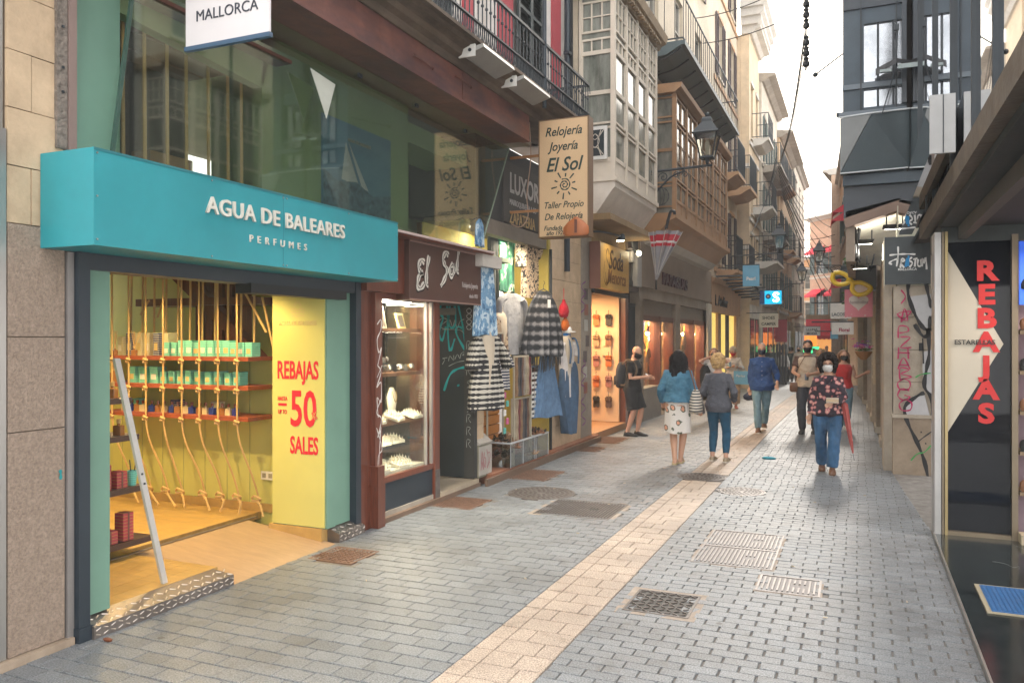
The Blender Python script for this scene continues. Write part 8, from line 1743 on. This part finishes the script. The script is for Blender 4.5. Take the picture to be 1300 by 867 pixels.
b_ = MB(); b_.loft([[(w*math.cos(a*PI/8), .24+d*math.sin(a*PI/8), z) for a in range(16)] for z, w, d in ((.92, .11, .05), (.95, .15, .09), (1.1, .16, .105), (1.28, .14, .09), (1.38, .10, .06), (1.42, .06, .03))]); b_.obj('pack_body', P('pack_cloth', (.035, .035, .04), .8, bump=.3), bp, smooth=True)
b_ = MB(); b_.cbox(-.1, .1, .31, .36, .98, 1.16, .02); b_.obj('front_pocket', P('pack_cloth', ()), bp)
for sd_ in (-1, 1): b_ = MB(); b_.tube(smooth_line([(sd_*.10, .16, 1.38), (sd_*.115, .03, 1.47), (sd_*.12, -.12, 1.38), (sd_*.13, -.14, 1.2), (sd_*.16, .05, 1.0), (sd_*.13, .18, .98)]), (.012), 6, 2.0); b_.obj('strap', P('strap_brown', (.12, .08, .05), .8), bp)
R1 = Matrix.Rotation(math.radians(78), 3, 'Z'); v = R1@Vector((0, -.39, 1.14)); phone((px_+v.x, py_+v.y, 1.12), 'dark phone in the hands of the man in black', math.radians(78), tilt=-.9)
# 2 woman in denim jacket seen from behind
px_, py_ = -2.50, 12.12
J = person('woman with long black hair in a denim jacket and white floral skirt seen from behind', (px_, py_, 0), PI+.1, 1.70, skin2, feet=((-.03, -.10, 0), (.04, .06, .0)), hands=((-.30, -.03, .86), (.25, -.12, .92)), fem=True, fat=1.16, eyes=False, head=(0, .25))
top(J, denimj, 'denim_jacket', .93, .98, .03, flare=.03, vox=.011, wrinkle=.008); skf = pattern('white_flower_skirt', [(0, (.62, .30, .20)), (.50, (.10, .11, .08)), (.60, (.64, .60, .56))], 'voronoi', 6.5)
skirt(J, skf, .47, 1.0, .20, .185, .74, nr=5); hair_long(J, P('black_hair', (.010, .009, .010), .6, spec=.12, bump=.5, bs=60), .30, .10)
for i in (0, 1):
    f_ = J['feet'][i]; m_ = MB(); m_.prism([f_(x, y, 0)[:2] for x, y in ((-.03, .07), (.03, .07), (.04, 0), (.047, -.12), (.03, -.2), (-.03, -.2), (-.047, -.12), (-.04, 0))], 0.001, .022, 'z'); q = m_.obj('sandal', P('straw_sole', (.45, .36, .2), .8), J['t']); m_ = MB(); m_.tube([f_(-.045, -.11, .01), f_(-.02, -.11, .06), f_(.02, -.11, .06), f_(.045, -.11, .01)], .012, 6); m_.obj('strap', P('gold_strap', (.3, .2, .1), .5), q)
bagm = pattern('striped_bag', [(0, (.55, .50, .42)), (.55, (.05, .05, .06))], 'bands', 7.5)
bg_ = local('shoulder_bag', 'cream and black striped tote bag on the shoulder of the woman in denim', 'bag', (px_, py_, 0), PI+.1)
b_ = MB(); b_.loft([[(-.27+w*math.cos(a*PI/8), .09+d*math.sin(a*PI/8), z) for a in range(16)] for z, w, d in ((.78, .08, .15), (.81, .10, .20), (.95, .095, .19), (1.08, .06, .14), (1.12, .04, .12))]); b_.obj('tote_body', bagm, bg_, smooth=True)
for dy in (.02, .14): b_ = MB(); b_.tube(smooth_line([(-.27, dy, 1.10), (-.235, dy, 1.25), (-.17, dy*.6+.0, 1.44), (-.155, dy*.6-.08, 1.36), (-.2, dy-.12, 1.15)]), .011, 6); b_.obj('strap', brownleather, bg_)
# 3 blonde woman in grey blazer from behind
px_, py_ = -1.98, 12.6
J = person('woman with curly blonde hair in grey blazer and petrol blue trousers seen from behind', (px_, py_, 0), PI-.05, 1.62, skin1, feet=((-.13, .02, 0), (.10, -.05, 0)), hands=((-.22, -.14, .98), (.18, -.20, 1.02)), fem=True, fat=1.02, eyes=False)
top(J, fabric('grey_tweed', (.085, .088, .105), var=.4, vs=90), 'blazer', .80, 1.0, .028, flare=.03, vox=.011); trousers(J, tealj, 'trousers', .009, end=.93, disp=.008); shoes(J, P('gold_sneaker', (.34, .27, .18), .4, metal=.3), P('sneaker_sole', (.6, .55, .48), .7), .06)
hair_short(J, P('blonde_hair', (.46, .30, .14), .7, bump=.8, bs=50, var=.4, vs=30, spec=.2), 1.16, curly=300, rs=3)
bg_ = local('handbag', 'grey leather handbag on the forearm of the blonde woman', 'bag', (px_, py_, 0), PI-.05)
b_ = MB(); b_.loft([[(.30+w*math.cos(a*PI/8), -.10+d*math.sin(a*PI/8), z) for a in range(16)] for z, w, d in ((.70, .05, .13), (.72, .07, .16), (.80, .065, .15), (.90, .03, .12))]); b_.obj('bag_body', P('grey_leather', (.22, .22, .23), .35, bump=.2), bg_, smooth=True); b_ = MB(); b_.tube(smooth_line([(.30, -.2, .88), (.27, -.17, 1.03), (.22, -.1, 1.09), (.27, -.03, 1.02), (.3, 0, .88)]), .009, 6); b_.obj('handle', P('grey_leather', ()), bg_)
# 4 man in blue shirt walking towards the camera
px_, py_ = -1.80, 16.95
J = person('bald man in navy shirt, faded jeans and navy mask walking towards the camera', (px_, py_, 0), .12, 1.78, skin2, feet=((-.07, -.22, 0), (.05, .28, .05)), hands=((-.22, .02, .80), (.28, -.12, .92)), mask=navym, fat=1.06, head=(.12, -.05))
top(J, fabric('royal_navy_shirt', (.018, .06, .19), var=.2), 'shirt', .80, .85, .03, flare=.05, vox=.012, wrinkle=.01); trousers(J, ljeans, 'jeans', .012, end=1.0, flare=.012); shoes(J, brownleather, P('sneaker_sole', ()))
m_ = MB(); 
for k in range(6): m_.ell((0, -.155+.004*abs(k-3), .92+k*.085), (.006, .004, .006), 6, 4)
m_.obj('shirt_buttons', white, J['t']); hair_short(J, P('grey_stubble', (.34, .24, .19), .7, bump=.2), .965)
h_ = local('cap', 'dark blue cap dangling from the hand of the man in the navy shirt', 'cap', (px_-.27, py_, .62)); m_ = MB(); m_.loft([[(w*math.cos(a*PI/6), w*.6*math.sin(a*PI/6), z) for a in range(12)] for z, w in ((0, .03), (.03, .09), (.09, .10), (.13, .06), (.16, .02))]); m_.obj('crown', fabric('navy_cap', (.02, .025, .05)), h_, smooth=True); m_ = MB(); m_.loft([[(.05+x, y, z) for x, y in ((0, -.06), (.10, -.03), (.10, .03), (0, .06))] for z in (.01, .02)]); m_.obj('peak', fabric('navy_cap', ()), h_)
# 5 woman in cream with a light blue bag
px_, py_ = -3.20, 22.9
J = person('woman in cream blouse and beige trousers looking at her phone', (px_, py_, gz(22.9)), .25, 1.68, skin2, feet=((-.08, .1, 0), (.08, -.06, 0)), hands=((-.07, -.30, 1.18), (.10, -.30, 1.15)), fem=True, mask=redm, head=(.35, 0), vox=.012, elbow=((-.7, .3, -1), (.7, .3, -1)))
top(J, fabric('cream_blouse', (.55, .48, .40)), 'blouse', .86, .6, .035, flare=.05, vox=.014); trousers(J, fabric('beige_linen', (.45, .31, .20)), 'trousers', .035, end=.92, flare=.03, vox=.014); shoes(J, P('red_sandal', (.35, .08, .04), .5)); hair_short(J, P('grey_blonde_hair', (.42, .34, .25), .6, bump=.5, bs=50), 1.06, curly=120, rs=5)
phone((px_-.02, py_-.40, 1.19-.08), 'teal backed phone held by the woman in cream', .25, P('aqua_case', (.1, .4, .38)), -.5)
bg_ = local('gift_bag', 'light blue paper carrier bag hanging from the arm of the woman in cream', 'bag', (px_+.25, py_-.16, .62)); m_ = MB(); m_.box(-.2, .2, -.06, .06, 0, .36); bo = m_.obj('paper_bag', P('light_blue_paper', (.14, .38, .55), .6), bg_); text('Perles', Fr((0, -.062), (1, 0), (0, -1)), -.15, 0, .2, .1, white, bo, 'lettering', 'LEFT', 0, shear=.3)
m_ = MB(); m_.tube(smooth_line([(-.1, 0, .36), (-.06, 0, .46), (0, 0, .49), (.06, 0, .46), (.1, 0, .36)]), .006, 5); m_.obj('handle', P('light_blue_paper', ()), bg_)
# 6 woman with raised hands behind the blonde woman
px_, py_ = -3.02, 18.6
J = person('brown haired woman in white tee touching her black mask behind the blonde woman', (px_, py_, gz(18.6)), .2, 1.66, skin1, feet=((-.09, .05, 0), (.09, -.05, 0)), hands=((-.12, -.08, 1.49), (.12, -.08, 1.49)), fem=True, mask=blackm, vox=.011, elbow=((-1, -.2, -.8), (1, -.2, -.8)))
top(J, fabric('white_tee_cloth', (.58, .55, .54)), 't_shirt', .88, .5, .03, vox=.013); trousers(J, blackcloth, 'trousers', .012, vox=.013); shoes(J, blackleather); hair_long(J, P('light_brown_hair', (.22, .11, .055), .5, bump=.5), .16, .08)
jk = local('black_jacket', 'black jacket hanging over the arm of the woman in the white tee', 'jacket', (px_-.16, py_-.22, .75)); m_ = MB(); m_.loft([[(w*math.cos(a*PI/8), d*math.sin(a*PI/8)*(1+.15*math.sin(a*2+z*9)), z) for a in range(16)] for z, w, d in ((0, .09, .05), (.2, .12, .07), (.4, .12, .07), (.52, .06, .05))]); m_.obj('cloth', blackcloth, jk, smooth=True); m_ = MB(); m_.tube([(0.04, 0, .45), (.1, .03, .25), (.12, 0, .05)], .04, 8); m_.obj('sleeve', blackcloth, jk)
# 7 woman in floral blouse
px_, py_ = -.40, 12.2
flo = pattern('floral_blouse', [(0, (.60, .42, .28)), (.42, (.56, .25, .24)), (.60, (.30, .10, .10)), (.68, (.03, .02, .03))], 'voronoi', 14)
J = person('woman with curly black hair, white mask and dark floral blouse', (px_, py_, 0), .04, 1.62, skin2, feet=((-.08, .14, .015), (.06, -.14, 0)), hands=((-.25, .0, .84), (.05, -.27, 1.04)), fem=True, mask=whitem, fat=1.14, elbow=((-.6, .8, -.3), (.9, .3, -.5)))
top(J, flo, 'blouse', .84, .97, .028, flare=.03, vox=.011, wrinkle=.009); trousers(J, jeans, 'jeans', .022, end=.98, flare=.02); shoes(J, brownleather, brownleather); hair_short(J, P('black_curly_hair', (.014, .010, .009), .8, bump=.8, bs=60, spec=.15), 1.46, curly=520, rs=7, fringe=.045)
m_ = MB(); hp_ = J['hp']
for sd_ in (-1, 1): m_.tube([hp_(sd_*.03+.022*math.cos(a*PI/5), -.098, .006+.017*math.sin(a*PI/5)) for a in range(11)], .0025, 5); m_.tube([hp_(sd_*.052, -.095, .01), hp_(sd_*.08, .01, .01)], .0022, 5)
m_.tube([hp_(-.008, -.1, .01), hp_(.008, -.1, .01)], .0025, 4); m_.obj('spectacles', iris, J['t'])
m_ = MB(); m_.tube([Vector(J['tl'](.07, -.10, 1.40)), Vector(J['tl'](0, -.14, 1.30)), Vector(J['tl'](-.07, -.10, 1.40))], (.02), 8, .4); m_.obj('collar', flo, J['t'])
wl3 = local('wallet', 'cream wallet held at the waist by the woman in the floral blouse', 'wallet', (px_+.09, py_-.33, 1.0)); m_ = MB(); m_.cbox(-.10, .06, -.012, .012, 0, .075, .006); m_.obj('wallet_body', P('cream_leather', (.45, .36, .28), .5), wl3); m_ = MB(); m_.box(-.10, .06, -.014, -.012, .035, .04); m_.obj('zip', goldm, wl3)
u_ = local('red_umbrella', 'closed pinkish red umbrella carried pointing down beside the woman in the floral blouse', 'umbrella', (px_+.23, py_-.05, .90)); u_.rotation_euler = (.05, -.16, 0)
m_ = MB(); n = 12; m_.loft([[(r*(1 if k % 2 else .7)*math.cos(2*PI*k/n), r*(1 if k % 2 else .7)*math.sin(2*PI*k/n), z) for k in range(n)] for z, r in ((.1, .018), (.06, .05), (-.15, .045), (-.45, .028), (-.62, .012))]); m_.obj('folded_cloth', fabric('dusty_red_cloth', (.40, .09, .08)), u_); m_ = MB(); m_.tube([(0, 0, .22), (0, 0, -.72)], .005, 6); m_.tube(smooth_line([(0, 0, .2), (0, 0, .26), (-.03, 0, .29), (-.06, 0, .26)]), .011, 6); m_.obj('shaft_and_handle', P('umbrella_grey', ()), u_)
# 8 man in cream vest
px_, py_ = -.92, 16.9
J = person('dark haired man in cream vest and black mask behind the floral blouse woman', (px_, py_, 0), -.1, 1.84, skin2, feet=((-.1, 0, 0), (.1, .12, 0)), hands=((-.12, -.32, 1.08), (.10, -.33, 1.10)), mask=blackm, elbow=((-.8, .3, -1), (.8, .3, -1)), head=(.15, 0))
top(J, fabric('brown_tee', (.09, .05, .04)), 't_shirt', .88, .5, .02, vox=.012); top(J, fabric('cream_vest_cloth', (.48, .40, .31)), 'vest', .86, 0, .036, vox=.012); trousers(J, fabric('dark_trousers', (.04, .045, .06)), 'trousers', .02); shoes(J, blackleather); hair_short(J, P('dark_brown_hair', (.03, .02, .015), .5, bump=.5), 1.10)
bg_ = local('crossbody_bag', 'small brown bag at the hip of the man in the cream vest', 'bag', (px_-.24, py_-.05, .82)); m_ = MB(); m_.loft([[(w*math.cos(a*PI/6), d*math.sin(a*PI/6), z) for a in range(12)] for z, w, d in ((0, .07, .03), (.03, .10, .05), (.14, .10, .05), (.19, .08, .03))]); m_.obj('bag_body', brownleather, bg_, smooth=True); m_ = MB(); m_.tube(smooth_line([(0, 0, .18), (.06, -.1, .45), (.2, -.1, .72)]), .007, 5); m_.obj('strap', brownleather, bg_)
phone((px_+.0, py_-.44, 1.08), 'phone held by the man in the cream vest', 0, tilt=-.6)
# 9 woman in red touching the wall
px_, py_ = -.28, 17.8
J = person('woman with long brown hair and sleeveless red top, hand on the stone pier', (px_, py_, 0), .15, 1.64, skin1, feet=((-.07, -.12, 0), (.07, .10, 0)), hands=((-.2, -.15, .92), (.40, -.12, 1.22)), fem=True, mask=blackm, vox=.011, elbow=((-.5, .8, -.3), (.3, .2, -1)), head=(.05, .2))
top(J, fabric('scarlet_top', (.50, .03, .03)), 'vest_top', .9, 0, .016, vox=.012); trousers(J, ljeans, 'jeans', .012, vox=.012); shoes(J, P('pale_trainer', (.5, .48, .45), .6)); hair_long(J, P('light_brown_hair', ()), .26, .10)
# far pedestrians
rp = random.Random(31)
far = [('woman in long cream coat and black trousers far down the street', -2.66, 41, (.5, .42, .32), (.02, .02, .025), 1.72, 'coat', P('dark_brown_hair', ())),
       ('person in dark jacket walking away, left of the woman in the cream coat', -3.42, 41, (.03, .045, .05), (.02, .03, .05), 1.78, 'jacket', P('dark_brown_hair', ())),
       ('person in dark green clothes beside the one in the dark jacket', -3.12, 42, (.02, .04, .03), (.03, .03, .035), 1.72, 'jacket', P('black_curly_hair', ())),
       ('person in wine red skirt and pale top near the red awning', -2.05, 45, (.4, .35, .35), (.22, .02, .04), 1.62, 'skirt', P('grey_blonde_hair', ())),
       ('person in turquoise top among the distant walkers', -2.35, 49, (.08, .3, .3), (.06, .07, .1), 1.66, 'jacket', P('light_brown_hair', ())),
       ('person in white top right of the distant walkers', -1.75, 47, (.5, .48, .46), (.05, .07, .12), 1.62, 'jacket', P('blonde_hair', ())),
       ('person in pale grey among the farthest walkers', -2.9, 51, (.3, .3, .33), (.04, .05, .07), 1.7, 'jacket', P('black_curly_hair', ())),
       ('woman with long fair hair just behind the man in the cream vest', -1.06, 26, (.45, .4, .36), (.3, .3, .32), 1.66, 'jacket', P('blonde_hair', ()))]
for i, (lb, x, y, c1, c2, H, kind_, hm) in enumerate(far):
    st = rp.uniform(.08, .2)*(1 if i % 2 else -1)
    J = person(lb, (x, y, gz(y)), 0 if i in (0, 3, 5, 7) else PI, H, skin2, feet=((-.08, st, 0), (.08, -st, 0)), hands=((-.24, st*.8, .86), (.24, -st*.8, .86)), vox=.018, eyes=False, mask=blackm if i in (0,) else None, fem=i in (0, 3, 5, 7))
    top(J, fabric('far_top_%d' % i, c1), kind_ if kind_ != 'skirt' else 'blouse', .5 if kind_ == 'coat' else .86, 1.0, .03, vox=.02)
    if kind_ == 'skirt': skirt(J, fabric('far_skirt', c2), .5)
    else: trousers(J, fabric('far_trousers_%d' % i, c2), vox=.02)
    shoes(J, blackleather)
    (hair_long if i in (3, 7) else hair_short)(J, hm)
fp_roots = [o for o in bpy.data.objects if o.parent is None and o.name.startswith('person')][-8:]
for i, (k, x, y, lb) in enumerate(((1, -3.5, 36.2, 'person in dark clothes close to the wine red banner'), (2, -3.4, 47, 'person in dark clothes behind the pair left of the cream coat'), (4, -2.75, 53, 'turquoise topped person at the very end of the lane'), (5, -2.2, 54.5, 'person in white directly under the red awning'), (6, -1.75, 51.5, 'pale grey person at the right end of the distant crowd'), (3, -3.3, 53, 'person in wine red skirt deepest in the lane'), (1, -1.5, 44, 'person in dark clothes right of the distant crowd'), (5, -3.15, 38.5, 'person in white top just behind the woman in the cream coat'))):
    q = dup(fp_roots[k], (x, y, gz(y)), rp.uniform(-.4, .4)+(PI if i % 2 else 0), lb)
# ================= AIR =================
hz = MB(); hz.box(-34, 22, -9, 96, -3.2, 19.5); ho = hz.obj('haze', [], None); ho['kind'] = 'stuff'
hm_ = bpy.data.materials.new('haze_air'); hm_.use_nodes = True; hn = hm_.node_tree; hn.nodes.clear()
hv = hn.nodes.new('ShaderNodeVolumePrincipled'); hv.inputs['Density'].default_value = .0022; hv.inputs['Color'].default_value = (1, 1, 1, 1); hv.inputs['Anisotropy'].default_value = .0
hout = hn.nodes.new('ShaderNodeOutputMaterial'); hn.links.new(hv.outputs[0], hout.inputs['Volume']); ho.data.materials.append(hm_)
